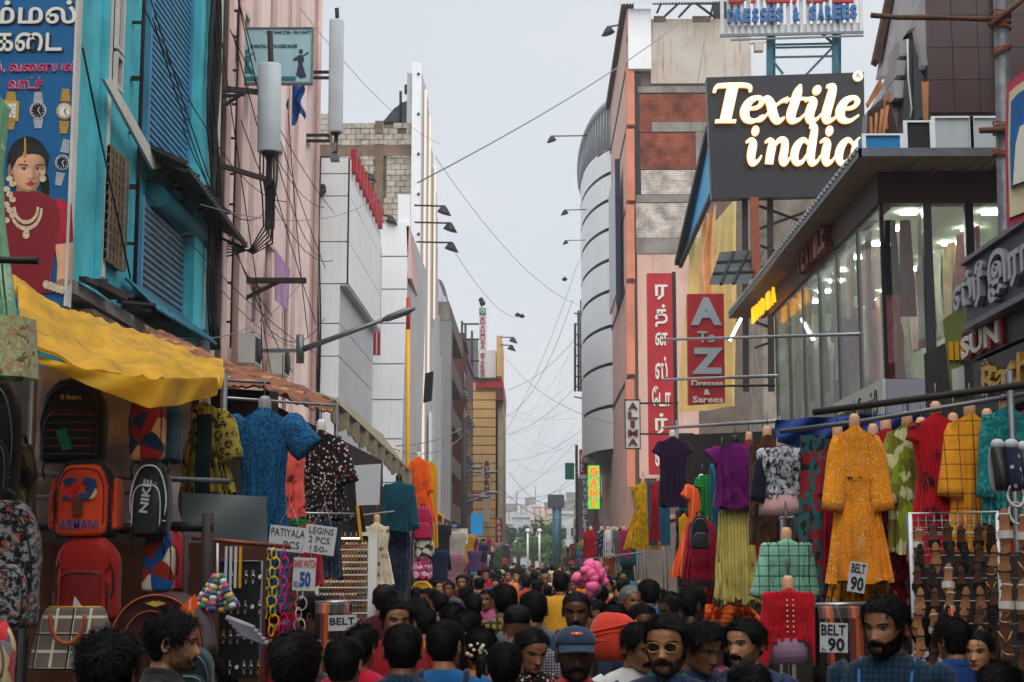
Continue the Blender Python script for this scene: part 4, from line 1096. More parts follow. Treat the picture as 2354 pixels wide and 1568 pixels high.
for mt in rb:
    me = MB().box(0,0,0,.235,.07,.07).mesh('brick'); me.materials.append(MAT(mt)); bmesh_[mt] = me
def bricks(u0,v0,u1,v1,mt):
    p, q = at(u0,v1,YW), at(u1,v0,YW); zz = p.z; r = 0
    mk('brick_backing', MB().box(p.x,YW-.02,p.z,q.x,YW+.05,q.z), 'brick_mortar' if mt == 'brick_red' else 'mortar_pale', t)
    while zz < q.z-.06:
        xx = p.x-(.12 if r % 2 else 0)
        while xx < q.x-.06:
            a = max(xx, p.x); w = min(xx+.235, q.x)-a
            dy = rnd.uniform(-.012,.012)
            if rb[mt] < 150 and rnd.random() < .45:
                inst('brick', bmesh_[mt], t, (a, YW-.05+dy, zz), scale=(w/.235,1,1)); rb[mt] += 1
            else: rest[mt].box(a, YW-.05+dy, zz, a+w, YW+.01, zz+.07)
            xx += .248
        zz += .083; r += 1
bricks(1470,215,1624,280,'brick_red'); bricks(1472,305,1599,389,'brick_red'); bricks(1624,215,1700,280,'brick_red'); bricks(1470,281,1497,304,'brick_red')
bricks(1474,390,1640,447,'brick_pale'); bricks(1462,467,1625,547,'brick_pale')
for mt in rest: mk('brickwork', rest[mt], mt, t, kind='stuff')
me = bpy.data.meshes
a, b = at(1438,150,YW), at(1455,1140,YW); pl = MB()
for (v0, v1) in ((28,85),(152,286),(296,460),(470,640),(652,860),(872,1120)):
    p, q = at(1441,v1,YW-.3), at(1458,v0,YW-.3); pl.box(p.x, YW-.3, max(0,p.z), q.x, YW+.3, q.z)
mk('orange_pilaster', pl, 'pilaster_orange', t)
mk('dark_gap', MB().box(at(1458,0,YW).x, YW+.0, 4, at(1470,0,YW).x, YW+.04, at(0,160,YW).z), 'glass_dark', t)
p, q = at(1445,158,YW-.4), at(1496,20,YW-.4); mk('white_box_sign', MB().box(p.x, YW-.4, p.z, q.x, YW+.02, q.z), 'panel_white', t)
xs = at(1441,0,YW).x; YW2 = YX(1403, xs)
mk('street_face', MB().box(xs, YW+.32, 0, xs+.3, YW2+10, at(0,26,YW).z), 'pink_render', t)
m = MB()
for v in (150, 286, 460, 640, 860):
    zz = at(0,v,YW).z; m.box(xs-.04, YW+.3, zz-.08, xs-.003, YW2+9.9, zz+.08)
mk('dark_joint', m, 'joint_dark', t)
mk('parapet_trim', MB().box(xs-.25, YW+.3, at(0,26,YW).z+.003, xs+.35, YW2+10, at(0,26,YW).z+.35), 'stain_brown', t)
# roof truss and canopy at the top edge
m = MB()
for (a_,b_,c_,d_) in ((1510,30,1520,8),(1500,8,1660,8),(1560,40,1590,8),(1650,45,1600,8),(1530,52,1640,52),(1630,52,1640,8),(1515,50,1560,8)): m.beam(at(a_,b_,YW+1), at(c_,d_,YW+1), .1)
m.box(at(1640,0,YW+2).x, YW+2, at(0,55,YW+2).z, at(1710,0,YW+2).x, YW+2.3, at(0,-40,YW+2).z)
mk('roof_truss', m, 'black_iron', t)
m = MB(); corrug(m, at(1415,-20,YW), at(1690,-24,YW), at(1690,3,YW-.8), at(1408,10,YW-.8), 40, .05); mk('roof_sheet', m, 'panel_grey', t)
m = MB(); m.tube([at(1722,100,YW), at(1765,96,YW)], .06, 6).box(at(1730,0,YW).x,YW-.4,at(0,130,YW).z,at(1750,0,YW).x,YW,at(0,110,YW).z); mk('rear_ledge', m, 'plaster_stained', t)
flood('floodlights over the street', at(1398,62,YW), at(1432,56,YW), 'black floodlight on a short arm high on the orange edged building', s=1.4)
# navy upright sign on its street face
p, q = atX(1426,350,xs-.2), atX(1426,700,xs-.2)
t = thing('upright_signboard', 'tall navy upright signboard edge on the pink street face', 'signboard', q)
mk('board', MB().box(xs-.4, q.y, q.z, xs-.15, q.y+.25, p.z), 'sign_navy', t)
mk('white_face', MB().box(xs-.4, q.y+.26, q.z+.6, xs-.3, q.y+7, p.z-.3), 'panel_grey', t)

# ================================================================== right: white building with curved front
t = thing('curved_white_building', 'white metal clad building with a bulging curved front and mesh crown', 'building', at(1390,1285,92))
def arc(f):      # plan of the bulging bay, near edge to far edge
    a = f*math.pi*.62
    cx, cy = 5.3, 96.0
    return V((cx-2.35*math.sin(a)*1.0-.0, cy-8+9.5*(1-math.cos(a)), 0))
zlev = [at(0,v,90).z for v in (1040, 940, 845, 760, 680, 610, 540, 475, 415, 360)]
na = 14
for i in range(len(zlev)-1):
    m = MB(); m.grid(lambda s, q: arc(s)+V((0,0,zlev[i]+.1+(zlev[i+1]-zlev[i]-.2)*q)), na, 2); m.grid(lambda s, q: arc(1-s)+V((.1,.1,zlev[i]+.1+(zlev[i+1]-zlev[i]-.2)*q)), na, 2)
    mk('cladding_band', m, 'panel_white', t)
m = MB(); m.grid(lambda s, q: arc(s)+V((.12,.05,zlev[0]+(zlev[-1]-zlev[0])*q)), na, 2); mk('backing', m, 'joint_dark', t)
pm('mesh_dark', '7d8084', .6, .2, 3)
m = MB(); ztop = lambda s: zlev[-1]+ (at(0,255,90).z-zlev[-1])*math.cos(s*1.45)**.8
m.grid(lambda s, q: arc(s)+V((0,0,zlev[-1]+(ztop(s)-zlev[-1])*q)), na, 8, smooth=True); mk('mesh_crown', m, 'mesh_dark', t)
m = MB(); m.tube([arc(s/20)+V((0,0,ztop(s/20)+.05)) for s in range(21)], .22, 6); mk('crown_rim', m, 'panel_grey', t)
m = MB()
for k in range(26):
    s = k/26; m.tube([arc(s)+V((-.05,-.05,zlev[-1])), arc(s)+V((-.05,-.05,ztop(s)))], .03, 4)
mk('crown_bars', m, 'panel_grey', t)
m = MB(); m.grid(lambda s, q: arc(s).lerp(V((5.6,96,0)), q)+V((0,0,zlev[0]+.02-q*2.2)), na, 4); mk('bay_underside', m, 'glass_dark', t)
mk('core', MB().box(5.35, 86, 0, 12, 112, at(0,300,90).z), 'panel_grey', t)
for i, (u, v, u0) in enumerate(((1268,316,1350),(1298,486,1348),(1300,556,1345))):
    flood('floodlights over the street', at(u, v-3, 92), at(u0, v-4, 93), 'small floodlight reaching over the street from the curved white building', s=1.3-.25*i)

# signs further down on the right
YA = 55.0
pm('sign_maroon', '6d1d2a', .5, .1)
t = thing('upright_signboard', 'white upright signboard reading ALIMA in maroon letters', 'signboard', at(1455,1032,YA))
a, b = at(1439,1030,YA), at(1470,920,YA)
mk('board', MB().box(a.x,YA,a.z,b.x,YA+.2,b.z), 'sign_white', t)
k=.03; mk('frame', MB().box(a.x-k,YA-.02,a.z-k,a.x,YA+.22,b.z+k).box(b.x,YA-.02,a.z-k,b.x+k,YA+.22,b.z+k).box(a.x,YA-.02,b.z,b.x,YA+.22,b.z+k).box(a.x,YA-.02,a.z-k,b.x,YA+.22,a.z), 'black_iron', t)
for i, ch in enumerate('ALIMA'): ltr(ch, 1444 if ch != 'I' else 1450, 926+i*20.5, 1466 if ch != 'I' else 1459, 942+i*20.5, YA, 'sign_maroon', .03)
mk('arm', MB().beam((b.x,YA+.1,b.z-.1),(5.6,YA+.1,b.z-.1),.06).beam((b.x,YA+.1,a.z+.5),(5.6,YA+.1,a.z+.5),.06), 'black_iron', t)
em('neon_green', '6fbf3a', .3); em('neon_orange', 'ff5a20', .8); 
YN = 66.0
t = thing('upright_signboard', 'small lit green and orange upright sign reading GANI', 'signboard', at(1365,1172,YN))
a, b = at(1352,1170,YN), at(1378,1070,YN); mk('board', MB().box(a.x,YN,a.z,b.x,YN+.2,b.z), 'neon_green', t)
for i, ch in enumerate('GANI'): ltr(ch, 1356 if ch != 'I' else 1362, 1074+i*24.5, 1374 if ch != 'I' else 1367, 1092+i*24.5, YN, 'neon_orange', .05)
m = MB()
for i in range(3):
    p = at(1353,1095+i*24.5,YN); m.tube([p+V((.12*j,-.02,.05*math.sin(j*1.6))) for j in range(5)], .018, 5)
mk('neon_wave', m, 'print_white', t)
YJ = 84.0
t = thing('upright_signboard', 'dull slate upright signboard with pale stacked letters', 'signboard', at(1350,1235,YJ))
pm('sign_slate', '4c4a58', .5, .15, 1); a, b = at(1330,1235,YJ), at(1352,1100,YJ); mk('board', MB().box(a.x,YJ,a.z,b.x+.2,YJ+.3,b.z), 'sign_slate', t)
for i, ch in enumerate('NATHELLA'): ltr(ch, 1340,1104+i*16.4,1351,1116+i*16.4, YJ, 'letter_grey', .02)
YJ = 100.0
t = thing('upright_signboard', 'dark red upright signboard jutting out below the curved front', 'signboard', at(1345,1100,YJ))
a, b = at(1332,1090,YJ), at(1358,1033,YJ); mk('board', MB().box(a.x,YJ,a.z,b.x,YJ+.3,b.z), 'sign_red', t)
for i, ch in enumerate('JEWEL'): ltr(ch, 1335,1037+i*10,1342,1045+i*10, YJ, 'print_white', .02)
pm('sign_green', '14785a', .5, .15, 1)
t = thing('green_signboard', 'small green signboard on a mast over the far street', 'signboard', at(1310,1105,130))
a, b = at(1299,1102,130), at(1320,1064,130); mk('board', MB().box(a.x,130,a.z,b.x,130.3,b.z), 'sign_green', t); mk('mast', MB().tube([(b.x+.2,130.1,0),(b.x+.2,130.1,b.z+1.5)], .12, 6).beam((b.x,130.1,b.z-.2),(b.x+.2,130.1,b.z-.2),.08), 'dark_iron', t)
# ================================================================== left: far buildings
pm('grey_render', '8d8f92', .85, .15, .5, .4, '4b4744', .4); pm('brown_render', '6b4038', .85, .15, .6, .4, '3a221d', .3); pm('mauve_render', '8b6f7c', .85, .15, .5, .3, '4f4048', .3)
pm('tan_clad', 'd9b074', .7, .08, .5, .3, '8a6a40', .3); pm('pale_render', 'bfc3c4', .85, .12, .5, .4, '6f6f6c', .4); pm('cream_render', 'cfc3a4', .85, .12, .5, .4, '7a6d58', .4)
def winrow(t, plane, fixed, a0, a1, zs, n, mat='glass_dark', dep=.06, h=1.3, sgn=1):
    """windows on a facade; plane 'x' faces the street, 'y' faces the camera"""
    for zz in zs:
        for i in range(n):
            c = a0+(a1-a0)*(i+.5)/n; w = abs(a1-a0)/n*.27
            if plane == 'x': wv = mk('window', MB().box(fixed, c-w, zz, fixed+sgn*dep, c+w, zz+h), mat, t); mk('sill', MB().box(fixed, c-w*1.2, zz-.12, fixed+sgn*.2, c+w*1.2, zz-.004), 'pale_render', wv)
            else: wv = mk('window', MB().box(c-w, fixed-dep, zz, c+w, fixed, zz+h), mat, t); mk('sill', MB().box(c-w*1.2, fixed-.2, zz-.12, c+w*1.2, fixed, zz-.004), 'pale_render', wv)
def tower(label, x0, x1, Y0, Y1, zt, mat, side, n=3, rows=4, name='building'):
    t = thing(name, label, 'building', ((x0+x1)/2, Y0, 0))
    mk('wall', MB().box(x0, Y0, 0, x1, Y1, zt), mat, t)
    sx = x1 if side > 0 else x0
    zs = [3.6+i*(zt-4.5)/max(1,rows) for i in range(rows)]
    winrow(t, 'x', sx, Y0+.5, Y1-.5, zs, n, sgn=side)
    mk('parapet', MB().box(x0-.1, Y0-.1, zt+.003, x1+.1, Y1+.1, zt+.5), mat, t)
    mk('ledge', MB().box(sx if side > 0 else sx-.5, Y0+.1, 3.0, sx+.5 if side > 0 else sx, Y1-.1, 3.2), 'concrete', t)
    return t
# grey building with an arched top
XA = -5.2
t = thing('arched_building', 'grey building with a rounded top and stacked dark balconies', 'building', (XA, 84, 0))
zt = at(0,655,86).z; y0, y1 = 80.0, YX(1040, XA)
pr = [(XA, y0, 0), (XA, y1, 0)] + [(XA, (y0+y1)/2+(y1-y0)/2*math.cos(a), zt-2.2+2.6*math.sin(a)) for a in np.linspace(0, math.pi, 14)]
mk('wall', MB().prism(pr, (-6,0,0)), 'grey_render', t)
m = MB(); m.prism([(XA+.05, (y0+y1)/2+(y1-y0)*.3*math.cos(a), zt-2.2+1.9*math.sin(a)) for a in np.linspace(0, math.pi, 12)]+[(XA+.05,(y0+y1)/2-(y1-y0)*.3,zt-5),(XA+.05,(y0+y1)/2+(y1-y0)*.3,zt-5)], (.06,0,0)); mk('arch_window', m, 'glass_dark', t)
for k in range(5):
    zz = 4+k*2.6; b_ = mk('balcony', MB().box(XA+.003, y0+1.5, zz, XA+.7, y1-2, zz+1.0), 'concrete', t); mk('opening', MB().box(XA+.003, y0+1.6, zz+1.05, XA+.1, y1-2.1, zz+2.2), 'glass_dark', b_)
mk('pilaster', MB().box(XA+.003, y0, 0, XA+.9, y0+1.2, zt-3), 'grey_render', t)
tower('narrow dark red building beyond the arched grey one', -8, -4.7, 101, 108, at(0,790,102).z, 'brown_render', 1, 3, 5)
tower('mauve rendered building beside the tan striped tower', -8, -4.9, 109, 124, at(0,830,112).z, 'mauve_render', 1, 5, 4)
# tan striped tower with upright sign
YT_ = 128.0
t = thing('tan_striped_tower', 'tan striped tower with a red roof band and a white rooftop frame', 'building', at(1110,1285,YT_))
x0, x1 = at(1080,0,YT_).x, at(1141,0,YT_).x; zt = at(0,880,YT_).z
mk('wall', MB().box(x0-2, YT_+.1, 0, x1, YT_+14, zt), 'mortar_pale', t)
for k in range(22):
    z0, z1 = k*zt/22+.04, (k+1)*zt/22-.04; mk('cladding_strip', MB().box(x0, YT_, z0, x1-.01, YT_+.09, z1), 'tan_clad', t)
p, q = at(1094,892,YT_-.2), at(1157,878,YT_-.2); mk('red_band', MB().box(p.x, YT_-.3, p.z, q.x, YT_+14, q.z), 'red_paint', t)
mk('red_soffit', MB().box(x1+.01, YT_-.2, p.z-1.0, q.x, YT_+13, p.z-.003), 'sign_maroon', t)
mk('side_wing', MB().box(at(1145,0,YT_).x, YT_+1, 2, at(1157,0,YT_).x, YT_+13, p.z-1.0), 'cream_render', t)
mk('upper_storey', MB().box(at(1082,0,YT_).x, YT_+2, zt+.6, at(1140,0,YT_).x, YT_+13, at(0,800,YT_).z), 'panel_white', t)
mk('upper_screen', MB().box(at(1066,0,YT_).x, YT_+1.5, zt+.6, at(1100,0,YT_).x, YT_+1.9, at(0,775,YT_).z), 'grey_render', t)
mk('tan_edge', MB().box(at(1142,0,YT_).x, YT_+1, zt+.6, at(1153,0,YT_).x, YT_+12, at(0,770,YT_).z), 'tan_clad', t)
m = MB()
for u in (1062,1070,1085): m.tube([at(u,905,YT_+.8), at(u,738+(u-1062),YT_+.8)], .1, 5)
for v in (745,780,830,870): m.tube([at(1060,v,YT_+.8), at(1105,v,YT_+.8)], .08, 5)
mk('roof_frame', m, 'dark_iron', t)
winrow(t, 'y', YT_-.003, x0-1.9, x0-.2, (4,9), 1)
t = thing('upright_signboard', 'tall white rooftop sign with pink stacked letters and a teal emblem', 'signboard', at(1110,870,YT_-1))
a, b = at(1101,868,YT_-1), at(1118,706,YT_-1); YU = YT_-1
mk('board', MB().box(a.x,YU,a.z,b.x,YU+.5,b.z), 'sign_white', t)
p, q = at(1102,724,YU), at(1116,709,YU); em_ = mk('emblem', MB().box(p.x,YU-.06,p.z,q.x,YU-.003,q.z), 'sign_teal', t)
m = MB(); c = (p+q)/2; m.tube([c+V((math.cos(a_)*.14,-.08,math.sin(a_)*.14)) for a_ in np.linspace(-2,3.6,14)], .04, 5); mk('ring', m, 'print_white', em_)
for i, ch in enumerate('SHANMUGA STORES'):
    if ch != ' ': ltr(ch, 1104.5,729+i*9.2,1114.5,736.5+i*9.2, YU, 'poster_pink', .02)
mk('mast', MB().tube([at(1107,706,YU+.2), at(1107,683,YU+.2)], .06, 6).ball(at(1106,690,YU+.2), .22, 8, 6).ball(at(1109,697,YU+.2), .25, 8, 6), 'black_iron', t)
t = thing('upright_signboard', 'pale upright sign reading SHOBHA in dark stacked letters', 'signboard', at(1119,1160,YT_-2))
YU = YT_-2; a, b = at(1111,1200,YU), at(1127,1050,YU); mk('board', MB().box(a.x,YU,a.z,b.x,YU+.4,b.z), 'cream_render', t)
for i, ch in enumerate('SHOBHA'): ltr(ch, 1113.5,1060+i*14.6,1125,1071+i*14.6, YU, 'sign_maroon', .05)
for i, (u, v) in enumerate(((1180,776),(1176,794))): flood('floodlights over the street', at(u, v, YT_), at(1150, v-1, YT_), 'tiny floodlight on an arm from the tan striped tower', s=1.6)
t = thing('upright_signboard', 'deep blue upright signboard edge beyond the tan tower', 'signboard', at(1143,1190,140)); a, b = at(1138,1190,140), at(1150,1106,140)
mk('board', MB().box(a.x,140,a.z,b.x,141,b.z), 'sign_navy', t); mk('arm', MB().beam((a.x,140.5,b.z-.3),(-5,140.5,b.z-.3),.12), 'dark_iron', t)
t = thing('upright_signboard', 'small red upright signboard reading RASI in white letters', 'signboard', at(1148,1250,120)); a, b = at(1140,1246,120), at(1155,1192,120)
mk('board', MB().box(a.x,120,a.z,b.x,120.3,b.z), 'sign_red', t)
for i, ch in enumerate('RASI'): ltr(ch, 1143 if ch != 'I' else 1146,1195+i*13,1152 if ch != 'I' else 1149,1205+i*13, 120, 'print_white', .04)
t = thing('small_signboard', 'little red signboard with white MA lettering on the far mauve building', 'signboard', at(1093,1152,105)); a, b = at(1085,1152,105), at(1108,1131,105)
mk('board', MB().box(a.x,105,a.z,b.x,105.2,b.z), 'sign_red', t); ltr('MA',1088,1135,1102,1148,105,'print_white',.02)
tower('pale blue plastered building beyond the tan tower', -9, -4.6, 143, 156, at(0,1040,145).z, 'pale_render', 1, 4, 3)
tower('cream building far along the street beyond the pale blue one', -10, -4.8, 157, 175, at(0,1120,160).z, 'cream_render', 1, 4, 2)
tower('low white building near the end of the street', -12, -5.2, 176, 205, at(0,1170,180).z, 'panel_grey', 1, 4, 2)
# right far
tower('slim grey building past the curved white front', 4.9, 12, 112.5, 122, at(0,560,114).z, 'grey_render', -1, 3, 7)
tower('brown topped narrow building past the slim grey one', 4.55, 12, 123, 131, at(0,700,124).z, 'brown_render', -1, 3, 5)
tower('dark glass fronted building further along past the brown topped one', 4.9, 12, 132, 150, at(0,870,134).z, 'mauve_render', -1, 5, 4)
tower('pale low building with rooftop frames far along past the dark glass front', 4.6, 12, 151, 172, at(0,1090,152).z, 'pale_render', -1, 5, 3)
tower('cream low building at the far end beside the teal post', 5.0, 14, 173, 205, at(0,1150,176).z, 'cream_render', -1, 5, 2)
m = MB()
for u in (1322,1330,1336):
    m.tube([at(u,900,124), at(u,690+(1336-u)*4,124)], .1, 5)
for k in range(9): m.beam(at(1320,720+k*24,124), at(1338,724+k*24,124), .1)
mk('roof_mast', m, 'dark_iron', label='tall dark lattice mast rising beside the far slim buildings', cat='mast')
m = MB(); p = at(1280,1168,190); t = thing('teal_post', 'tall teal post with a dark box on top at the far end', 'post', (p.x,190,0))
mk('shaft', MB().tube([(p.x,190,0),(p.x,190,p.z)], .55, 10), 'truss_teal', t); mk('top_box', MB().box(p.x-1.1,189.4,p.z+.003,p.x+.9,190.6,p.z+1.6), 'joint_dark', t)
# end of the street: houses, trees, gantry
YE_ = 255.0
ends = [(1130,1178,1205,'pale_render','white flat roofed house closing the street beside the trees'),(1178,1216,1190,'panel_grey','grey terrace house closing the street with a roof frame'),(1222,1262,1196,'cream_render','cream house closing the street behind the trees'),(1262,1330,1182,'pale_render','pale apartment house closing the street behind the teal post')]
for (u0,u1,v,mt,lb) in ends:
    a, b = at(u0,1285,YE_), at(u1,v,YE_); t = thing('house', lb, 'house', ((a.x+b.x)/2,YE_,0))
    mk('wall', MB().box(a.x,YE_,0,b.x,YE_+10,b.z), mt, t); winrow(t, 'y', YE_, a.x, b.x, (2.6, 5.6), 3); mk('parapet', MB().box(a.x-.2,YE_-.3,b.z+.003,b.x+.2,YE_+10,b.z+.5), mt, t)
    m = MB()
    for k in range(3): xx = a.x+(b.x-a.x)*(k+.5)/3; m.box(xx-.08,YE_+1,b.z+.5,xx+.08,YE_+1.2,b.z+2.0)
    m.box(a.x,YE_+1,b.z+2.0,b.x,YE_+1.2,b.z+2.15); mk('roof_frame', m, 'red_paint' if u0 == 1222 else 'concrete', t)
pm('leaf_dark', '2f4a26', .8, .35, 1.5, spec=.2); pm('leaf_mid', '4a6a34', .8, .35, 1.5, spec=.2); pm('bark', '4a3a2e', .9, .3, 3)
def tree(label, x, Y, h, r, seed, mat):
    rg = random.Random(seed); t = thing('tree', label, 'tree', (x, Y, 0), 'trees at the end of the street')
    tr = MB().tube([(x,Y,0),(x+.1,Y,h*.35),(x-.1,Y,h*.6)], [.35,.28,.15], 8)
    cl = []
    for k in range(16):
        c = V((x+rg.uniform(-1,1)*r, Y+rg.uniform(-1,1)*r, h*.62+rg.uniform(-.3,.38)*h)); cl.append((c, rg.uniform(.25,.45)*r))
        tr.tube([(x,Y,h*.4), c.lerp(V((x,Y,h*.55)),.4), c], [.12,.07,.03], 5)
    mk('trunk', tr, 'bark', t); m = MB()
    for c, rr in cl:
        for j in range(110):
            d = V((rg.gauss(0,1), rg.gauss(0,1), rg.gauss(0,1))).normalized(); p = c+d*rr*rg.uniform(.5,1.1)*1.3; a = V((rg.gauss(0,1),rg.gauss(0,1),rg.gauss(0,1))).normalized(); b = a.cross(d).normalized(); s_ = rg.uniform(.15,.38)
            m.add([p-a*s_, p+b*s_*.6, p+a*s_, p-b*s_*.6], [(0,1,2,3)])
    mk('crown', m, mat, t)
tree('dense dark tree at the end of the street', at(1190,0,235).x, 235, 6.4, 2.4, 1, 'leaf_dark')
tree('broad mid green tree at the end of the street', at(1222,0,228).x, 228, 5.2, 2.2, 2, 'leaf_mid')
tree('tallest dark tree behind the others at the end of the street', at(1250,0,240).x, 240, 7.2, 2.4, 3, 'leaf_dark')
tree('small round tree beside the lamp posts at the end of the street', at(1262,0,222).x, 222, 4.2, 1.5, 4, 'leaf_mid')
for i, u in enumerate((1213,1240)):
    p = at(u,1220,205); t = thing('lamp_post', 'slim white lamp post standing before the far trees', 'lamp post', (p.x,205,0), 'far lamp posts'); mk('shaft', MB().tube([(p.x,205,0),(p.x,205,p.z)], .12, 6), 'panel_white', t); mk('lamp', MB().ball((p.x,205,p.z), .3, 8, 6), 'panel_white', t)

# ================================================================== overhead wires and the lamps hanging from them
WL = [  # (u,v,Y) to (u,v,Y), sag, radius, label
 ((960,420,34),(1560,55,66),.25,.035,'thick grey cable rising from the white clad building to the brick sided building'),
 ((690,20,30),(1010,330,58),.4,.012,'fine wire falling from the sky beside the tall white antenna'),
 ((1000,360,58),(1330,700,100),1.0,.02,'long wire falling across the street from the lit pale building'),
 ((1040,570,58),(1200,730,110),.8,.018,'fine wire from the lowest floodlight of the lit pale building'),
 ((1150,900,128),(1330,770,112),.8,.03,'wire rising across the street from the tan tower'),
 ((1150,960,128),(1316,690,112),2.0,.03,'steeper wire from the tan tower to the slim grey building'),
 ((1150,1010,128),(1330,600,112),1.2,.025,'steepest fine wire from the tan tower to the slim grey building'),
 ((1060,1005,70),(900,1030,44),.4,.03,'wire from the street lamps to the yellow pole'),
 ((1100,1060,90),(1330,1180,120),1.6,.03,'slack wire crossing low over the far crowd'),
 ((1170,1085,120),(1340,1140,100),1.4,.03,'low wire crossing the far street beneath the green signboard'),
 ((1140,1135,120),(1335,1100,115),.8,.025,'level wire crossing the far street behind the green signboard'),
 ((1130,1180,120),(1335,1080,118),.8,.025,'rising wire crossing the far street towards the dark red sign'),
 ((1160,1000,140),(1330,880,130),.8,.03,'wire crossing above the far street from the deep blue sign'),
 ((1160,820,128),(1440,980,72),1.0,.025,'fine wire from the tan tower to the ALIMA sign'),
 ((1165,1060,140),(1335,990,130),.6,.025,'thin wire crossing just above the far skyline'),
 ((1160,1150,140),(1330,1010,132),.5,.022,'thin oblique wire crossing just above the far skyline'),
 ((460,470,20),(900,430,40),.5,.012,'fine wire crossing in front of the white panelled building'),
 ((180,410,17),(470,520,22),.35,.012,'fine wire strung along the teal building front'),
 ((330,760,18),(700,640,30),.5,.016,'dark wire slanting across the lower pink wall'),
 ((460,600,22),(700,800,31),.3,.014,'dark wire falling across the lower pink wall'),
 ((1620,90,44),(1580,330,46),.05,.012,'fine wire dropping from the slatted rooftop sign to the charcoal signboard'),
 ((910,1025,40),(1060,985,60),.15,.03,'taut wire from the beige awning towards the far street'),
]
pm('wire_grey','7a7d82',.7,.1)
for (a,b,sg,r_,lb) in WL:
    mk('overhead_wire', MB().tube(sag(at(*a), at(*b), sg), r_*.55, 5), 'wire_grey', label=lb, cat='wire')
for k in range(12):
    u0 = rnd.uniform(1150,1170); v0 = rnd.uniform(880,1180); u1 = rnd.uniform(1318,1340); v1 = rnd.uniform(760,1180)
    mk('overhead_wire', MB().tube(sag(at(u0,v0,rnd.uniform(120,150)), at(u1,v1,rnd.uniform(112,150)), rnd.uniform(.3,1.8), 8), .008, 4), 'wire_grey', label='fine wire in the tangle strung across the far street', cat='wire', group='tangle of wires over the far street')
for i, (u,v,Y) in enumerate(((1200,725,110),(1190,722,110),(1298,640,110))):
    mk('hanging_lamp', MB().tube([at(u,v-4,Y), at(u,v,Y)], .05, 6).ball(at(u,v+2,Y), .2, 8, 6, sc=(1,1,.7)), 'black_iron', label='tiny dark lamp hanging on a wire over the far street', cat='lamp', group='lamps hanging on the wires')
# black utility pole at left
t = thing('utility_pole', 'dark utility pole with short street lamp arms before the mauve building', 'pole', at(1068,1285,62))
p = at(1068,960,62); mk('shaft', MB().tube([(p.x,62,0),(p.x,62,p.z)], [.16,.11], 8), 'dark_iron', t)
for (u,v) in ((1095,1075),(1128,1085),(1130,1132),(1112,1142)): mk('arm', MB().tube([(p.x,62,at(0,v+14,62).z), at(u,v,62)], .05, 6).ball(at(u,v,62), .14, 8, 6, sc=(2,1,.6)), 'steel_grey', t)
mk('lamp_gear', MB().obox(at(985,890,38), V((.1,0,.03)), V((0,.12,0)), V((0.02,0,.35))), 'black_iron', label='dark hanging cluster of lamp gear before the lit pale building', cat='lamp')

# extra houses stepping back beyond the end of the street
for (u0,u1,v,Y,mt,lb) in ((1150,1200,1176,300,'panel_grey','tall pale block rising behind the end houses beside the tan tower'),(1196,1242,1160,330,'pale_render','pale tower block far behind the trees'),(1240,1300,1172,310,'cream_render','cream tower block far behind the teal post'),(1290,1345,1150,290,'grey_render','grey tower block far behind the low cream building')):
    a, b = at(u0,1285,Y), at(u1,v,Y); t = thing('tower_block', lb, 'building', ((a.x+b.x)/2,Y,0)); mk('wall', MB().box(a.x,Y,0,b.x,Y+14,b.z), mt, t); winrow(t, 'y', Y, a.x, b.x, [2.6+2.9*k for k in range(int(b.z/2.9)-1)], 4); mk('water_tank', MB().box(a.x+1,Y+3,b.z+.003,a.x+3,Y+5,b.z+1.6), 'concrete', t)
    mk('roof_mast', MB().tube([(b.x-1,Y+2,b.z),(b.x-1,Y+2,b.z+4)], .1, 5), 'wire_grey', t)

# the street goes on behind the viewpoint: unseen buildings added to darken the stalls
for i, (x0, x1, Y0, Y1, h, mt, sd_, lb) in enumerate(((-13,-6.6,-2,9.5,12,'pale_render',1,'unseen pale building on the near street side before the blue signboard'),(-12,-5,-24,-2.5,16,'cream_render',1,'unseen cream building further back along the blue signboard side'),(-12,-5.3,-55,-24.5,14,'pink_wall',1,'unseen pink building furthest back along the blue signboard side'),(6.6,13,-4,16,12,'grey_render',-1,'unseen grey building standing behind the sandal stall'),(5,12,-26,-4.5,16,'pale_render',-1,'unseen pale building further back along the sandal stall side'),(5.2,12,-55,-26.5,14,'brown_render',-1,'unseen brown building furthest back along the sandal stall side'))):
    tower(lb, x0, x1, Y0, Y1, h, mt, sd_, 4, 3)
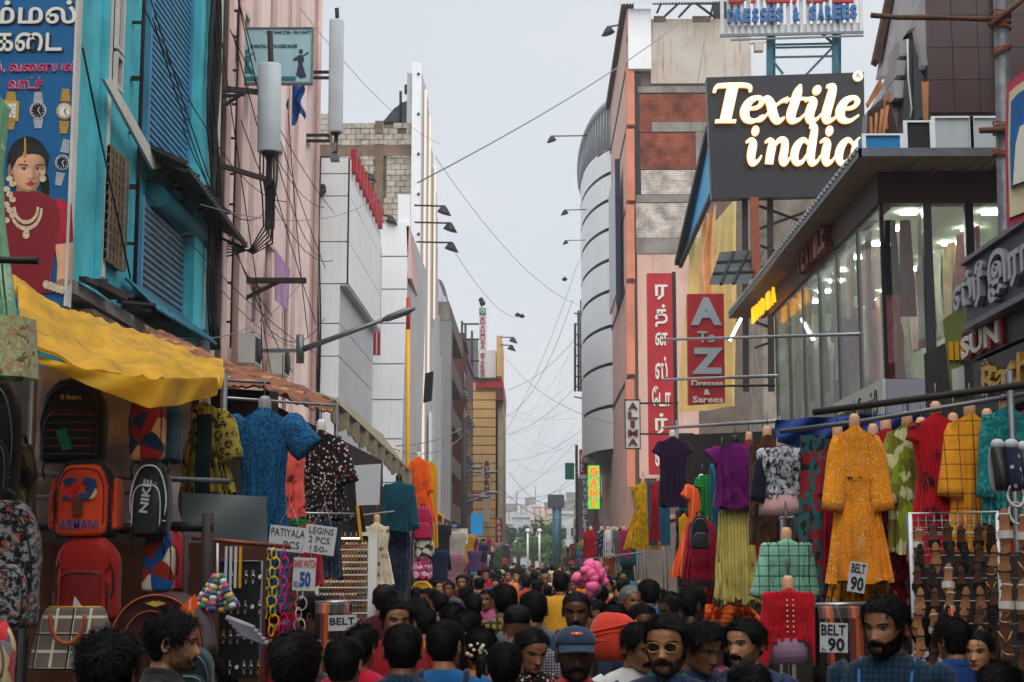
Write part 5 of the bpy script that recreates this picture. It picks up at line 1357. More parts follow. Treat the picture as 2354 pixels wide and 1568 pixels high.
# ================================================================== cloth
def fab(name, col, kind='plain', c2='ffffff', c3=None, sc=20.0, amt=.5, rough=.9, var=.22):
    """woven cloth: base tone with soft wear, printed pattern, fine weave relief"""
    if name in _M: return name
    m, nt, b = base(name); c = tuple(min(.9, 1.12*x**1.08) for x in lin(col))
    w = coords(nt)
    out = mixc(nt, noise(nt, w, 5, 4, .6), tuple(x*(1-var) for x in c), tuple(min(1,x*(1+var*.5)) for x in c))
    def thr(v, t, s=.02):
        r = nd(nt, 'ShaderNodeMapRange'); r.inputs[1].default_value = t-s; r.inputs[2].default_value = t+s; nt.links.new(v, r.inputs[0]); return r.outputs[0]
    def inv(v):
        r = nd(nt, 'ShaderNodeMath', operation='SUBTRACT'); r.inputs[0].default_value = 1; nt.links.new(v, r.inputs[1]); return r.outputs[0]
    def vor(s, feat='F1', off=(0,0,0), rnd_=1.0):
        t = nd(nt, 'ShaderNodeTexVoronoi', Scale=s, Randomness=rnd_); t.feature = feat
        mp = nd(nt, 'ShaderNodeMapping'); mp.inputs['Location'].default_value = off; nt.links.new(w, mp.inputs[0]); nt.links.new(mp.outputs[0], t.inputs['Vector']); return t
    if kind in ('floral', 'dots'):
        f = inv(thr(vor(sc).outputs['Distance'], amt*.8, .06)); 
        if kind == 'floral':
            mu = nd(nt, 'ShaderNodeMath', operation='MULTIPLY'); nt.links.new(f, mu.inputs[0]); nt.links.new(noise(nt, w, sc*3, 2, .6, .42, .5), mu.inputs[1]); f = mu.outputs[0]
        out = mixc(nt, f, out, c2)
        if c3: out = mixc(nt, inv(thr(vor(sc*.8, off=(3.3,1.7,2.1)).outputs['Distance'], amt*.55, .05)), out, c3)
    elif kind == 'patch':
        t = vor(sc); sp = nd(nt, 'ShaderNodeSeparateColor'); nt.links.new(t.outputs['Color'], sp.inputs[0])
        out = mixc(nt, thr(sp.outputs[0], .45, .02), out, c2)
        if c3: out = mixc(nt, thr(sp.outputs[1], .6, .02), out, c3)
    elif kind == 'speckle':
        out = mixc(nt, noise(nt, w, sc, 4, .75, .5-.2*(amt-.3), .56), out, c2)
        if c3: out = mixc(nt, noise(nt, coords(nt, (1,1,1), (1,2,3)), sc*.7, 3, .7, .58, .62), out, c3)
    elif kind in ('check', 'stripe', 'vstripe'):
        sp = nd(nt, 'ShaderNodeSeparateXYZ'); nt.links.new(w, sp.inputs[0])
        def ln(sock, s, wd):
            a = nd(nt, 'ShaderNodeMath', operation='MULTIPLY'); a.inputs[1].default_value = s; nt.links.new(sock, a.inputs[0])
            f = nd(nt, 'ShaderNodeMath', operation='FRACT'); nt.links.new(a.outputs[0], f.inputs[0])
            l = nd(nt, 'ShaderNodeMath', operation='LESS_THAN'); l.inputs[1].default_value = wd; nt.links.new(f.outputs[0], l.inputs[0]); return l.outputs[0]
        ax = {'check': (0, 2), 'stripe': (2,), 'vstripe': (0,)}[kind]
        for k in ax:
            mu = nd(nt, 'ShaderNodeMath', operation='MULTIPLY'); mu.inputs[1].default_value = .85; nt.links.new(ln(sp.outputs[k], sc, amt), mu.inputs[0]); out = mixc(nt, mu.outputs[0], out, c2)
        if c3:
            for k in ax: out = mixc(nt, ln(sp.outputs[k], sc*.5, amt*.35), out, c3)
    nt.links.new(out, b.inputs['Base Color']); b.inputs['Roughness'].default_value = rough
    b.inputs['Specular IOR Level'].default_value = .25
    b.inputs['Sheen Weight'].default_value = .15
    bumpn(nt, b, noise(nt, w, 9, 5, .6, .25, .75), .35, .012)
    return name
pm('plastic_skin', 'd9a883', .45, .08, 8, .15, '7a5a44', world=False); pm('plastic_grey', '8d8f94', .4, .08, 8, world=False); pm('plastic_white', 'd5d3ce', .45, .06, 8, world=False); pm('plastic_black', '1b1b1d', .45, .1, 8, world=False)

def garment(label, u, v0, v1, Y, prof, mat, sleeves=None, folds=(7,.06), seed=0, rz=0.0, neck='plastic_skin', group=None, name='dress', cat='dress', tilt=0.0, hang=.12, w=1.0, trim=None, belt=None, X=None):
    """a garment hung at picture column u between rows v0 (shoulder) and v1 (hem) at depth Y; prof: (fraction down, half width, half depth) in metres"""
    top, bot = at(u, v0, Y), at(u, v1, Y); H = top.z-bot.z
    t = thing(name, label, cat, (top.x, Y, bot.z), group, rz)
    t.rotation_euler = (0, tilt, rz)
    rg = random.Random(seed*17+3); N = 80; R = []; K = 30; ph = rg.uniform(0,6)
    ks = [p[0] for p in prof]
    for i in range(K):
        f = i/(K-1); hw = np.interp(f, ks, [p[1] for p in prof])*w; hd = np.interp(f, ks, [p[2] for p in prof])*w*.66
        a = folds[1]*(.25+f**1.1)*1.7; ring = []
        for j in range(N):
            q = 2*math.pi*j/N; c_, s_ = math.cos(q), math.sin(q)
            rr = 1+a*math.sin(folds[0]*q+ph+.8*math.sin(3*f+ph))+a*.5*math.sin(folds[0]*1.7*q+2*ph)+.02*mnoise.noise(V((c_*2,s_*2,f*6+seed)))
            ex = .8; x = math.copysign(abs(c_)**ex, c_)*hw*rr; y_ = math.copysign(abs(s_)**ex, s_)*hd*(rr*1.2-.2) + math.copysign(1, s_)*folds[1]*.75*(.12+f)*w*(math.sin(folds[0]*2*c_*2.2+ph+1.5*math.sin(2.2*f+ph))+.5*math.sin(folds[0]*7.3*c_+2*ph+f*2)+.6*mnoise.noise(V((c_*4,seed,f*7))))*min(1,abs(s_)*2)
            zz = H*(1-f) + (.012*math.sin(5*q+ph) if i == K-1 else 0) - (.035*abs(c_)**2 if i == 0 else 0) - (.03*abs(c_) if i == 1 else 0)
            ring.append(V((x, y_, zz)))
        R.append(ring)
    m = MB().loft(R, 0, False); mk('fabric', m, mat, t, local=True)
    if sleeves:
        L, r0, r1, out, sm = (list(sleeves)+[mat])[:5]
        hw = np.interp(.06, ks, [p[1] for p in prof])*w
        for s in (-1, 1):
            o = V((s*hw*.74, 0, H-.07)); d = V((s*math.sin(out), -.12, -math.cos(out))).normalized()
            rings = []
            for i in range(9):
                f = i/8; r = (r0+(r1-r0)*f)*(.62,.9,1,1,1,1,1,1,1)[i]; c = o+d*L*f+V((0,0,-.02*math.sin(f*3)*s*0)); e = d.cross(V((0,1,0))).normalized(); g = d.cross(e)
                rings.append([c+(e*math.cos(q)*r*(1+.09*math.sin(3*q+seed+4*f)) + g*math.sin(q)*r*.45) for q in [2*math.pi*j/14 for j in range(14)]])
            mk('sleeve', MB().loft(rings, 0, True), sm, t, local=True)
    if neck:
        nr = .043*w**.5; m = MB().tube([(0,.012,H-.035),(0,.012,H-.005),(0,.006,H+.055),(0,.006,H+.075)], [nr*.9,nr*.95,nr*.9,nr*.5], 14)
        mk('form_neck', m, neck, t, local=True)
        mk('hanging_hook', MB().tube([(0,0,H+.07),(0,0,H+.07+hang)], .005, 5), 'steel_grey', t, local=True)
    if trim: mk('hem_trim', MB().loft([[p*1.0+V((0,0,.05)) for p in R[-1]], [V((p.x*1.03,p.y*1.05,p.z-.02)) for p in R[-1]]], 0, False), trim, t, local=True)
    if belt:
        f, mt = belt; i = int(f*(K-1)); mk('belt', MB().loft([[V((p.x*1.03,p.y*1.06,p.z+dz)) for p in R[i]] for dz in (-.012,.012)], 0, False), mt, t, local=True)
    return t
KURTA = [(0,.06,.05),(.03,.15,.075),(.07,.185,.085),(.22,.19,.105),(.42,.165,.095),(.6,.2,.105),(1,.27,.12)]
ALINE = [(0,.06,.05),(.03,.14,.07),(.08,.175,.085),(.22,.17,.1),(.38,.14,.09),(.55,.2,.11),(1,.33,.16)]
STRT = [(0,.06,.05),(.03,.14,.07),(.08,.17,.08),(.3,.165,.1),(.5,.16,.09),(1,.19,.1)]
SHIRT = [(0,.06,.05),(.05,.16,.08),(.12,.2,.09),(.35,.2,.11),(.7,.175,.1),(1,.2,.11)]
SKIRT = [(0,.12,.09),(.1,.16,.1),(.5,.2,.13),(1,.26,.16)]
# ---- right-hand display
fab('c_marigold', 'f0960f', 'floral', 'f0d9b4', 'b5620c', 60, .34); fab('c_mustardprint', 'd8900f', 'floral', '2a1a10', None, 16, .62); fab('c_redmotif', 'a01122', 'dots', 'e3b9b0', None, 11, .3)
fab('c_greencheck', 'cfd1a0', 'patch', '8fa31f', '7d7a2a', 14); fab('c_redflower', 'b80f24', 'floral', '1d0f10', None, 5.5, .5); fab('c_mustardcheck', 'e8a02a', 'check', '6b3d12', None, 11, .07)
fab('c_teal', '0f6f73', 'speckle', '2f9a97', None, 30, .35); fab('c_stole', '1c1b20', 'patch', '8e1723', '1f5f62', 22); fab('c_blackwhite', '15161f', 'speckle', 'cfd3dc', None, 20, .62); fab('c_navy', '141a33')
fab('c_mintcheck', '8cc0a8', 'check', '2e5e54', '2b4b45', 15, .12); fab('c_scarlet', 'b5091f'); fab('c_purple', '6d0f6a'); fab('c_crinkle', 'cfc070', 'vstripe', 'b3a24f', None, 34, .4); fab('c_brown', '5a3a22', 'speckle', '2f1c10', None, 14, .4)
fab('c_greenck', '0f8a44', 'check', '0a5a2c', None, 26, .25); fab('c_crimson', 'a30836'); fab('c_orange', 'ef5f2a', 'vstripe', 'f6a877', None, 12, .12); fab('c_plum', '2c1238'); fab('c_yellow', 'cfa009', 'speckle', 'a37a08', None, 12, .35); fab('c_tealblue', '14607c', 'floral', '2f9aa5', None, 14, .4)
fab('c_red2', 'ad1f2c', 'speckle', '7a1019', None, 14, .3); fab('c_dupatta', '125a74'); fab('c_lilac', '9b7f98', 'stripe', '8a6f88', None, 30, .3); fab('c_palepink', 'c9a2a2'); fab('c_grey', '5e6266'); fab('c_magenta', '9b2458'); fab('c_white', 'd8d6d0'); fab('c_dotnavy', '1e2740', 'dots', 'aeb4c4', None, 22, .35); fab('c_orange2', 'e86f1d'); fab('c_cream', 'd9cdb4', 'floral', '6b4a4a', None, 12, .35); fab('c_gold', 'd9a016')
YD_ = 10.0
garment('long marigold yellow kurta with pale vertical specks and a thin waist tie', 1965, 978, 1338, YD_, KURTA, 'c_marigold', (.48,.075,.07,.14), (8,.05), 1, belt=(.36,'c_mustardprint'), w=.74)
garment('mustard printed kurta hanging underneath the marigold one', 1972, 1130, 1402, YD_+.28, KURTA, 'c_mustardprint', None, (8,.05), 2, neck=None, w=.8)
garment('dark red kurta with pale paisley motifs beside the marigold kurta', 2037, 985, 1330, YD_+.25, STRT, 'c_redmotif', (.3,.06,.06,.15), (6,.05), 3, w=.85)
garment('lime green and white patchwork kurta', 2086, 972, 1272, YD_+.05, STRT, 'c_greencheck', (.45,.06,.055,.1), (6,.05), 4, w=.78)
garment('bright red long dress with dark flower blots', 2152, 950, 1290, YD_-.1, KURTA, 'c_redflower', (.12,.075,.07,.3), (6,.04), 5, w=.78)
garment('mustard kurta with thin brown check lines', 2230, 950, 1272, YD_-.15, STRT, 'c_mustardcheck', (.46,.07,.085,.12), (6,.04), 6, w=.84)
garment('teal sequinned kurta at the end of the pipe', 2312, 935, 1205, YD_-.3, STRT, 'c_teal', (.5,.065,.06,.1), (6,.04), 7, w=.9)
garment('dark red kurta half hidden beyond the teal one', 2378, 930, 1240, YD_-.3, STRT, 'c_redmotif', None, (6,.04), 8, w=.8)
garment('magenta patterned trousers hanging below the dark red kurta', 2048, 1325, 1400, YD_+.3, SKIRT, 'c_redmotif', None, (6,.06), 9, neck=None, name='hung_trousers', cat='trousers', w=.5)
garment('black blouse with white flower print on a plastic form', 1797, 1022, 1142, 11.5, SHIRT, 'c_blackwhite', (.36,.07,.055,.25,'c_navy'), (6,.03), 10, name='blouse', cat='blouse', w=.92)
mk('form_hips', MB().loft([[V((at(1797,1160,11.5).x+math.cos(q)*a, 11.5+math.sin(q)*a*.6, at(0,v,11.5).z)) for q in [2*math.pi*j/18 for j in range(18)]] for v, a in ((1140,.13),(1165,.165),(1186,.17))]), 'c_palepink', label='pale pink hips of the plastic form under the black flowered blouse', cat='display form')
garment('mint green checked shirt on a plastic form', 1808, 1238, 1372, 10.6, SHIRT, 'c_mintcheck', (.34,.065,.06,.3), (6,.03), 11, name='shirt', cat='shirt', w=.88)
garment('scarlet stand collar shirt with a row of studs on a plastic form', 1812, 1352, 1472, 9.6, SHIRT, 'c_scarlet', (.44,.06,.045,.22), (6,.025), 12, name='shirt', cat='shirt', w=.8)
sx = at(1812,1450,9.6)
mk('form_hips', MB().loft([[V((sx.x+math.cos(q)*a, 9.6+math.sin(q)*a*.6, at(0,v,9.6).z)) for q in [2*math.pi*j/18 for j in range(18)]] for v, a in ((1466,.10),(1490,.115),(1524,.115))]), 'c_lilac', label='lilac ribbed hips of the plastic form under the scarlet shirt', cat='display form')
sm_ = MB()
for k in range(7):
    for dx in (-.018,.018): sm_.ball((sx.x+dx, 9.6-.095, at(0,1378+k*12,9.6).z), .006, 6, 5)
mk('shirt_studs', sm_, 'print_white', label='row of pearly studs down the scarlet shirt front', cat='studs', kind='stuff')
for i, (u, v0, v1, Y, c) in enumerate(((1872,1000,1420,10.9,'c_stole'),(1898,1010,1560,10.4,'c_stole'),(1858,1180,1380,11.2,'c_stole'))):
    A = at(u,v0,Y); B = at(u,v1,Y); m = MB(); hw = (.1,.085,.07)[i]
    fn = lambda s, q, o=0: V((A.x+(s-.5)*2*hw*(1+.2*math.sin(5*q+i))+.02*math.sin(7*q+2*i), Y+.04*math.sin(9*s+4*q+i)+o, A.z+(B.z-A.z)*q))
    m.grid(fn, 14, 30); m.grid(lambda s, q: fn(1-s, q, .012), 14, 30)
    mk('stole', m, c, label=('dark stole with red and teal patches hanging beside the marigold kurta','longest dark patched stole reaching down to the belt stall','short dark patched stole behind the two long ones')[i], cat='stole')
garment('vivid purple draped top above a pale yellow skirt', 1690, 1018, 1168, 14.5, SHIRT, 'c_purple', (.14,.08,.1,.9), (9,.05), 13, name='blouse', cat='blouse', neck='plastic_black', w=.95)
garment('pale yellow crinkled skirt under the purple top', 1690, 1160, 1388, 14.6, [(0,.12,.09),(.1,.15,.1),(1,.2,.13)], 'c_crinkle', None, (18,.05), 14, neck=None, name='skirt', cat='skirt', trim='c_brown')
garment('dark brown kurta hanging behind the black flowered blouse', 1764, 1000, 1250, 12.8, STRT, 'c_brown', None, (6,.04), 15, w=.9)
garment('green checked shirt hanging behind the purple top', 1642, 1085, 1190, 16.5, SHIRT, 'c_greenck', (.12,.08,.08,.4), (6,.03), 16, name='shirt', cat='shirt', neck='plastic_white', w=.85)
garment('deep crimson long skirt with dark fringe', 1612, 1192, 1342, 15.2, SKIRT, 'c_crimson', None, (10,.05), 17, neck=None, name='skirt', cat='skirt', trim='plastic_black', w=.78)
garment('bright orange dress hanging behind the crimson skirt', 1594, 1105, 1330, 17.2, ALINE, 'c_orange', (.15,.08,.07,.5), (8,.05), 18, tilt=.08, neck='plastic_white', w=.75)
garment('dark plum short sleeved dress on the street side of the rail', 1546, 1003, 1165, 18.0, STRT, 'c_plum', (.16,.075,.07,.5), (6,.03), 19, neck='plastic_white', w=.88)
garment('yellow flared dress with a wide hem', 1478, 1108, 1262, 26, ALINE, 'c_yellow', (.1,.07,.06,.4), (9,.05), 20, w=.92)
garment('red dress hanging between the yellow flared dress and the plum dress', 1514, 1105, 1245, 24.5, STRT, 'c_red2', None, (6,.05), 21, w=.8)
for i, (u, Y) in enumerate(((1497,25.6),(1524,24.2))):
    A = at(u,1110,Y); B = at(u+4,1255,Y); m = MB(); fn = lambda s, q, o=0: A.lerp(B,q)+V(((s-.5)*.16, .03*math.sin(9*s+5*q)-.16+o, 0)); m.grid(fn, 8, 16); m.grid(lambda s, q: fn(1-s,q,.01), 8, 16)
    mk('stole', m, 'c_dupatta', label=('teal stole draped over the yellow flared dress','teal stole draped over the red dress beside the plum dress')[i], cat='stole')
for i, (u, c, lb) in enumerate(((1358,'c_red2','red dress on the far rail beside the dotted navy one'),(1383,'c_dotnavy','dotted navy dress on the far rail'),(1397,'c_white','plain white dress on the far rail'),(1412,'c_grey','grey dress on the far rail'),(1434,'c_magenta','dull magenta dress on the far rail'))):
    garment(lb, u, 1218, 1282, 34, STRT, c, (.12,.08,.07,.4), (6,.03), 30+i, w=.95)
garment('orange fringed cloth hanging under the yellow skirt', 1672, 1385, 1440, 15.0, SKIRT, 'c_orange2', None, (16,.1), 40, neck=None, name='hung_cloth', cat='cloth', w=1.3)
garment('red printed trousers hanging below the crimson skirt', 1650, 1340, 1400, 15.6, SKIRT, 'c_red2', None, (8,.06), 41, neck=None, name='hung_trousers', cat='trousers', w=.7)
garment('dark patterned trousers hanging under the plum dress', 1572, 1165, 1290, 18.6, STRT, 'c_stole', None, (7,.05), 42, neck=None, name='hung_trousers', cat='trousers', w=.6)
garment('yellow panel of cloth hanging beside the crimson skirt', 1572, 1180, 1330, 17.6, STRT, 'c_gold', None, (5,.05), 43, neck=None, name='hung_cloth', cat='cloth', w=.35)
garment('red panel of cloth beside the yellow skirt', 1736, 1180, 1350, 14.9, STRT, 'c_scarlet', None, (5,.05), 44, neck=None, name='hung_cloth', cat='cloth', w=.4)
garment('royal blue kurta behind the black flowered blouse', 1850, 1010, 1150, 12.5, STRT, 'c_dupatta', None, (6,.04), 45, name='dress', w=.75)
for i, (u, v0, v1, c, lb) in enumerate(((1926,1000,1330,'c_crimson','crimson dress squeezed behind the marigold kurta'),(2008,1000,1360,'c_magenta','magenta dress squeezed between the marigold and dark red kurtas'),(2118,985,1310,'c_cream','cream flowered dress squeezed behind the lime patchwork kurta'),(2192,975,1330,'c_scarlet','scarlet dress squeezed behind the mustard checked kurta'),(2270,965,1300,'c_orange','orange striped dress squeezed behind the teal kurta'),(1722,1010,1330,'c_magenta','magenta dress hung behind the purple top'),(1660,1050,1330,'c_tealblue','teal printed dress hung behind the yellow skirt'))):
    garment(lb, u, v0, v1, 10.42 if u > 1900 else 15.3, STRT, c, None, (7,.06), 70+i, w=.75)
# rails and pipes
def pipe(label, pts, r, mat='steel_grey', name='rail_pipe', cat='pipe'):
    return mk(name, MB().tube([at(*p) for p in pts], r, 8), mat, label=label, cat=cat)
pipe('thick dark pipe rising over the dress stall', [(1870,948,10.0),(2360,884,9.3)], .022, 'dark_iron')
pipe('thin steel rail carrying the marigold and red dresses', [(1795,992,10.6),(1985,968,10.1),(2360,905,9.6)], .016)
pipe('steel rail carrying the purple top and crimson skirt', [(1525,984,17),(1790,968,12.8)], .016, 'steel_pale')
pipe('pale steel pipe jutting out level with the Z of the red sign', [(1524,781,26),(1980,768,19)], .022, 'steel_pale')
pipe('pale steel pipe jutting out just below the Z of the red sign', [(1524,873,25),(1790,864,19.5)], .022, 'steel_pale')
pipe('dark steel pipe jutting out over the lower words of the red sign', [(1590,888,24),(1780,886,20)], .016, 'dark_iron')
pipe('short rail holding the dark plum dress', [(1520,1086,18.5),(1575,1082,18.2)], .012)
pipe('short steel bar under the black flowered blouse', [(1790,1192,11.4),(1862,1185,11.4)], .008, 'steel_pale')
pipe('thin stand rod holding up the plastic forms', [(1805,1140,11.5),(1808,1240,10.9),(1812,1360,10),(1818,1560,9.8)], .008)
pipe('far steel rail holding the row of small dresses', [(1340,1286,34),(1480,1270,30)], .016, 'steel_pale')
for i, (u, Y) in enumerate(((1800,12.5),(2095,10.2),(1560,18.8),(1345,34.5),(2340,9.6))):
    b = at(u,1285,Y); mk('stall_post', MB().tube([(b.x,Y,0),(b.x,Y,at(u,(985,960,985,1205,890)[i],Y).z+.1)], .022, 8), 'steel_grey', label=('upright steel post behind the black flowered blouse','upright steel post beside the wire sandal grid','upright steel post holding the rail above the plum dress','upright steel post of the far dress rail','upright steel post behind the teal kurta')[i], cat='post')
m = MB(); A, B = at(1784,965,11.2), at(2130,945,10.6); fab('c_tarpblue', '1c3f86', 'plain', rough=.6)
m.grid(lambda s, q: A.lerp(B,s)+V((0,.05*math.sin(20*s+5*q),-q*(.16+.03*math.sin(9*s)))), 40, 8); m.grid(lambda s, q: A.lerp(B,1-s)+V((0,.02+.05*math.sin(20*(1-s)+5*q),-q*(.16+.03*math.sin(9*(1-s))))), 40, 8)
mk('tarpaulin', m, 'c_tarpblue', label='strip of blue tarpaulin strung behind the marigold kurta', cat='tarpaulin')
m = MB(); A, B = at(1580,1080,20), at(1800,1060,17)
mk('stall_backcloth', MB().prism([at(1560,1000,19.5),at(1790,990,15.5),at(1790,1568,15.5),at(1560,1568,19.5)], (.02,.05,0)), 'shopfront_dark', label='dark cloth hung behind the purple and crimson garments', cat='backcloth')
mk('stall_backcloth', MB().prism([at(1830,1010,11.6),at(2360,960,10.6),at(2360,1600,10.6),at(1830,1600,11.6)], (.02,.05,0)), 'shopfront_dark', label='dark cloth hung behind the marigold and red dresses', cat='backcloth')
# ---- price boards
pm('card_white', 'c9ccd0', .6, .05, 6, .15, '8a8a88', world=False); pm('ink_black', '16181c', .6, .1); pm('ink_red', 'b3262e', .6, .1); pm('ink_blue', '1c4f8f', .6, .1)
def card(label, u0, v0, u1, v1, Y, lines, rot=0.0, name='price_board', mat='card_white'):
    a, b = at(u0,v1,Y), at(u1,v0,Y); w_, h_ = b.x-a.x, b.z-a.z; c = (a+b)/2
    t = thing(name, label, 'price board', c); t.rotation_euler = (0, rot, 0)
    mk('board', MB().box(-w_/2,0,-h_/2,w_/2,.006,h_/2), mat, t, local=True)
    for (s, x0, y0, x1, y1, mt, bold) in lines:
        m = MB(); letter(m, s, (-w_/2+x0*w_, -.0005, h_/2-y1*h_), XR, ZU, TOCAM, (x1-x0)*w_, (y1-y0)*h_, .002, 0, 1, bold); mk('lettering', m, mt, t, local=True)
    mk('string', MB().tube([(-w_*.3,.003,h_/2),(0,.01,h_/2+.12),(w_*.3,.003,h_/2)], .002, 4), 'card_white', t, local=True)
    return t
card('white price board reading BELT 90 hanging on the belt rack', 1886, 1432, 1948, 1500, 7.6, [('BELT',.04,.06,.92,.42,'ink_black',.02),('90',.28,.5,.88,.96,'ink_black',.03),('Rs.',.06,.84,.22,.95,'ink_black',0)], .03)
card('narrow tilted price board reading BELT 90 above the belt rack', 1952, 1292, 1990, 1362, 7.8, [('BELT',.1,.06,.9,.36,'ink_black',.02),('90',.15,.48,.9,.95,'ink_black',.03)], .16)
card('white board reading LEGINS 2 PCS 150 at a slant', 699, 1208, 772, 1274, 8.6, [('LEGINS',.12,.08,.9,.3,'ink_black',0),('2 PCS',.14,.4,.82,.62,'ink_black',0),('150-',.22,.72,.78,.92,'ink_black',0)], .13)
card('white board reading PATIYALA PCS half behind the leggings board', 618, 1210, 702, 1268, 8.7, [('PATIYALA',.04,.1,.98,.4,'ink_black',0),('PCS',.42,.58,.86,.86,'ink_black',0)], .1)
card('white board reading BAND WATCH RS 50 in red and blue', 673, 1282, 726, 1358, 8.3, [('BAND WATCH',.03,.06,.97,.3,'ink_red',.02),('50',.3,.42,.8,.9,'ink_blue',.05),('RS.',.06,.72,.28,.9,'ink_blue',.02)], .04)
card('white board reading BELT above the near shoppers', 754, 1414, 820, 1450, 8.8, [('BELT',.06,.16,.94,.62,'ink_black',.02)], -.03)

# ---- belts
for i, c in enumerate(('2a1712','8a4a22','14100f','c0602a','3a1f18','6f3a3a','1a1414')): fab('belt_%d' % i, c, rough=.45, var=.1)
def belts(label, u0, u1, v, vb, Y, n, grp):
    for i in range(n):
        p = at(u0+(u1-u0)*i/(n-1), v, Y); zb = at(0,vb,Y).z; yy = Y+.01*(i % 3); x = p.x; q = []
        m = MB(); m.loft([[V((x+(-.016 if s else .016), yy+dy, zz)) for s, dy in ((0,-.003),(1,-.003),(1,.003),(0,.003))] for zz, yy in ((zb-.05*(i % 4), Y-.08),(p.z-.06, Y-.07),(p.z-.01, Y-.045),(p.z, Y),(p.z-.01, Y+.045),(p.z-.2, Y+.07),(zb, Y+.08))], 0, True, False)
        bl = mk('belt', m, 'belt_%d' % (i*5 % 7), label=label, cat='belt', group=grp)
        mk('buckle', MB().tube([(x-.02,Y-.085,zb-.05*(i % 4)),(x+.02,Y-.085,zb-.05*(i % 4)),(x+.02,Y-.085,zb-.045-.05*(i % 4)),(x-.02,Y-.085,zb-.045-.05*(i % 4)),(x-.02,Y-.085,zb-.05*(i % 4))], .004, 5), 'steel_pale', bl)
belts('leather belt looped over the rack behind the BELT 90 board', 1884, 1985, 1392, 1545, 8.0, 13, 'belts beside the sandal stall')
pipe('steel bar carrying the belts behind the BELT 90 board', [(1875,1391,8.0),(1992,1389,8.0)], .012, 'steel_pale')
belts('leather belt looped over the bar behind the plain BELT board', 735, 800, 1385, 1470, 9.2, 9, 'belts beside the watch shelves')
pipe('steel bar carrying the belts above the plain BELT board', [(725,1386,9.2),(806,1384,9.2)], .012, 'steel_pale')

# ---- sandals on wire racks
pm('sole_tan', 'a9734a', .6, .15, 20, world=False); pm('sole_dark', '2b1d17', .55, .15, 20, world=False); pm('sole_brown', '5f3a24', .6, .15, 20, world=False); pm('strap_black', '18130f', .5, .1, world=False); pm('strap_gold', 'b39a5e', .35, .1, 30, metal=.5, world=False); pm('strap_white', 'cfcbc4', .5, .05, world=False); pm('shoe_white', 'bfc2c8', .5, .1, 20, world=False)
def sandal(sole, strap, kind):
    m = MB(); out = []
    for j in range(24):
        q = 2*math.pi*j/24; s_, c_ = math.sin(q), math.cos(q); zz = .125*s_; wd = .045 if s_ < 0 else .036
        wd *= (1-.18*math.exp(-((zz-.01)/.035)**2)); out.append((c_*wd+.006*s_, zz))
    m.prism([(x, -.012, z_) for x, z_ in out][::-1], (0,.024,0)); a = m
    b, e_ = MB(), MB()
    if kind == 0:
        for b_, z0, r in ((b,-.05,.046),(e_,.06,.034)): b_.tube([(-r,-.0,z0),(-r*.7,-.035,z0-.005),(0,-.045,z0-.008),(r*.7,-.035,z0-.005),(r,0,z0)], .008, 6)
    elif kind == 1:
        b.tube([(-.044,0,-.0),(-.02,-.03,-.04),(0,-.022,-.075)], .006, 6).tube([(.044,0,-.0),(.02,-.03,-.04),(.003,-.022,-.075)], .006, 6)
        e_.tube([(-.034,0,.07),(-.025,-.045,.06),(.025,-.045,.06),(.034,0,.07)], .005, 6)
    else:
        b.grid(lambda s, q: V(((s-.5)*.098, -.012-.045*math.sin(math.pi*s), -.075+.05*q)), 9, 4); b.grid(lambda s, q: V(((.5-s)*.098, -.008-.045*math.sin(math.pi*s), -.075+.05*q)), 9, 4)
        e_.tube([(-.036,0,.05),(-.03,-.04,.08),(.03,-.04,.08),(.036,0,.05)], .006, 6)
    return a, b, e_, sole, strap
sd = [sandal('sole_tan','strap_black',0), sandal('sole_dark','strap_black',1), sandal('sole_brown','strap_black',2), sandal('sole_tan','strap_white',2), sandal('sole_brown','strap_gold',1)]
smesh = []
for (a, b, e_, s1, s2) in sd:
    ma, mb_, mc_ = a.mesh('sole'), b.mesh('strap'), e_.mesh('heel_strap'); ma.materials.append(MAT(s1)); mb_.materials.append(MAT(s2)); mc_.materials.append(MAT(s2)); smesh.append((ma, mb_, mc_))
slab = ['tan soled sandal with black cross straps hung on the wire rack','dark slim strapped sandal hung on the wire rack','brown sandal with a broad black band hung on the wire rack','tan sandal with a broad white band hung on the wire rack','brown sandal with thin gold straps hung on the wire rack']
rs = random.Random(5)
def place_sandal(u, v, Y, k, s=1.0):
    t = thing('sandal', slab[k], 'sandal', at(u, v, Y), 'sandals on the wire rack'); t.rotation_euler = (rs.uniform(-.15,.05), rs.uniform(-.1,.1), rs.uniform(-.3,.3)); t.scale = (s,)*3
    inst('sole', smesh[k][0], None, (0,0,0)).parent = t; inst('strap', smesh[k][1], None, (0,0,0)).parent = t; inst('heel_strap', smesh[k][2], None, (0,0,0)).parent = t
for r in range(7):
    for c in range(6):
        place_sandal(2110+c*34+rs.uniform(-3,3)+(r % 2)*6, 1238+r*48+rs.uniform(-4,4), 9.2-.05*r, rs.choice((1,1,2,1,4,0,0,2,3)), rs.uniform(.66,.74))
for r in range(5):
    for c in range(2):
        place_sandal(2312+c*42+rs.uniform(-3,3), 1215+r*78+rs.uniform(-5,5), 8.4, rs.choice((0,2,3,4)), .82)
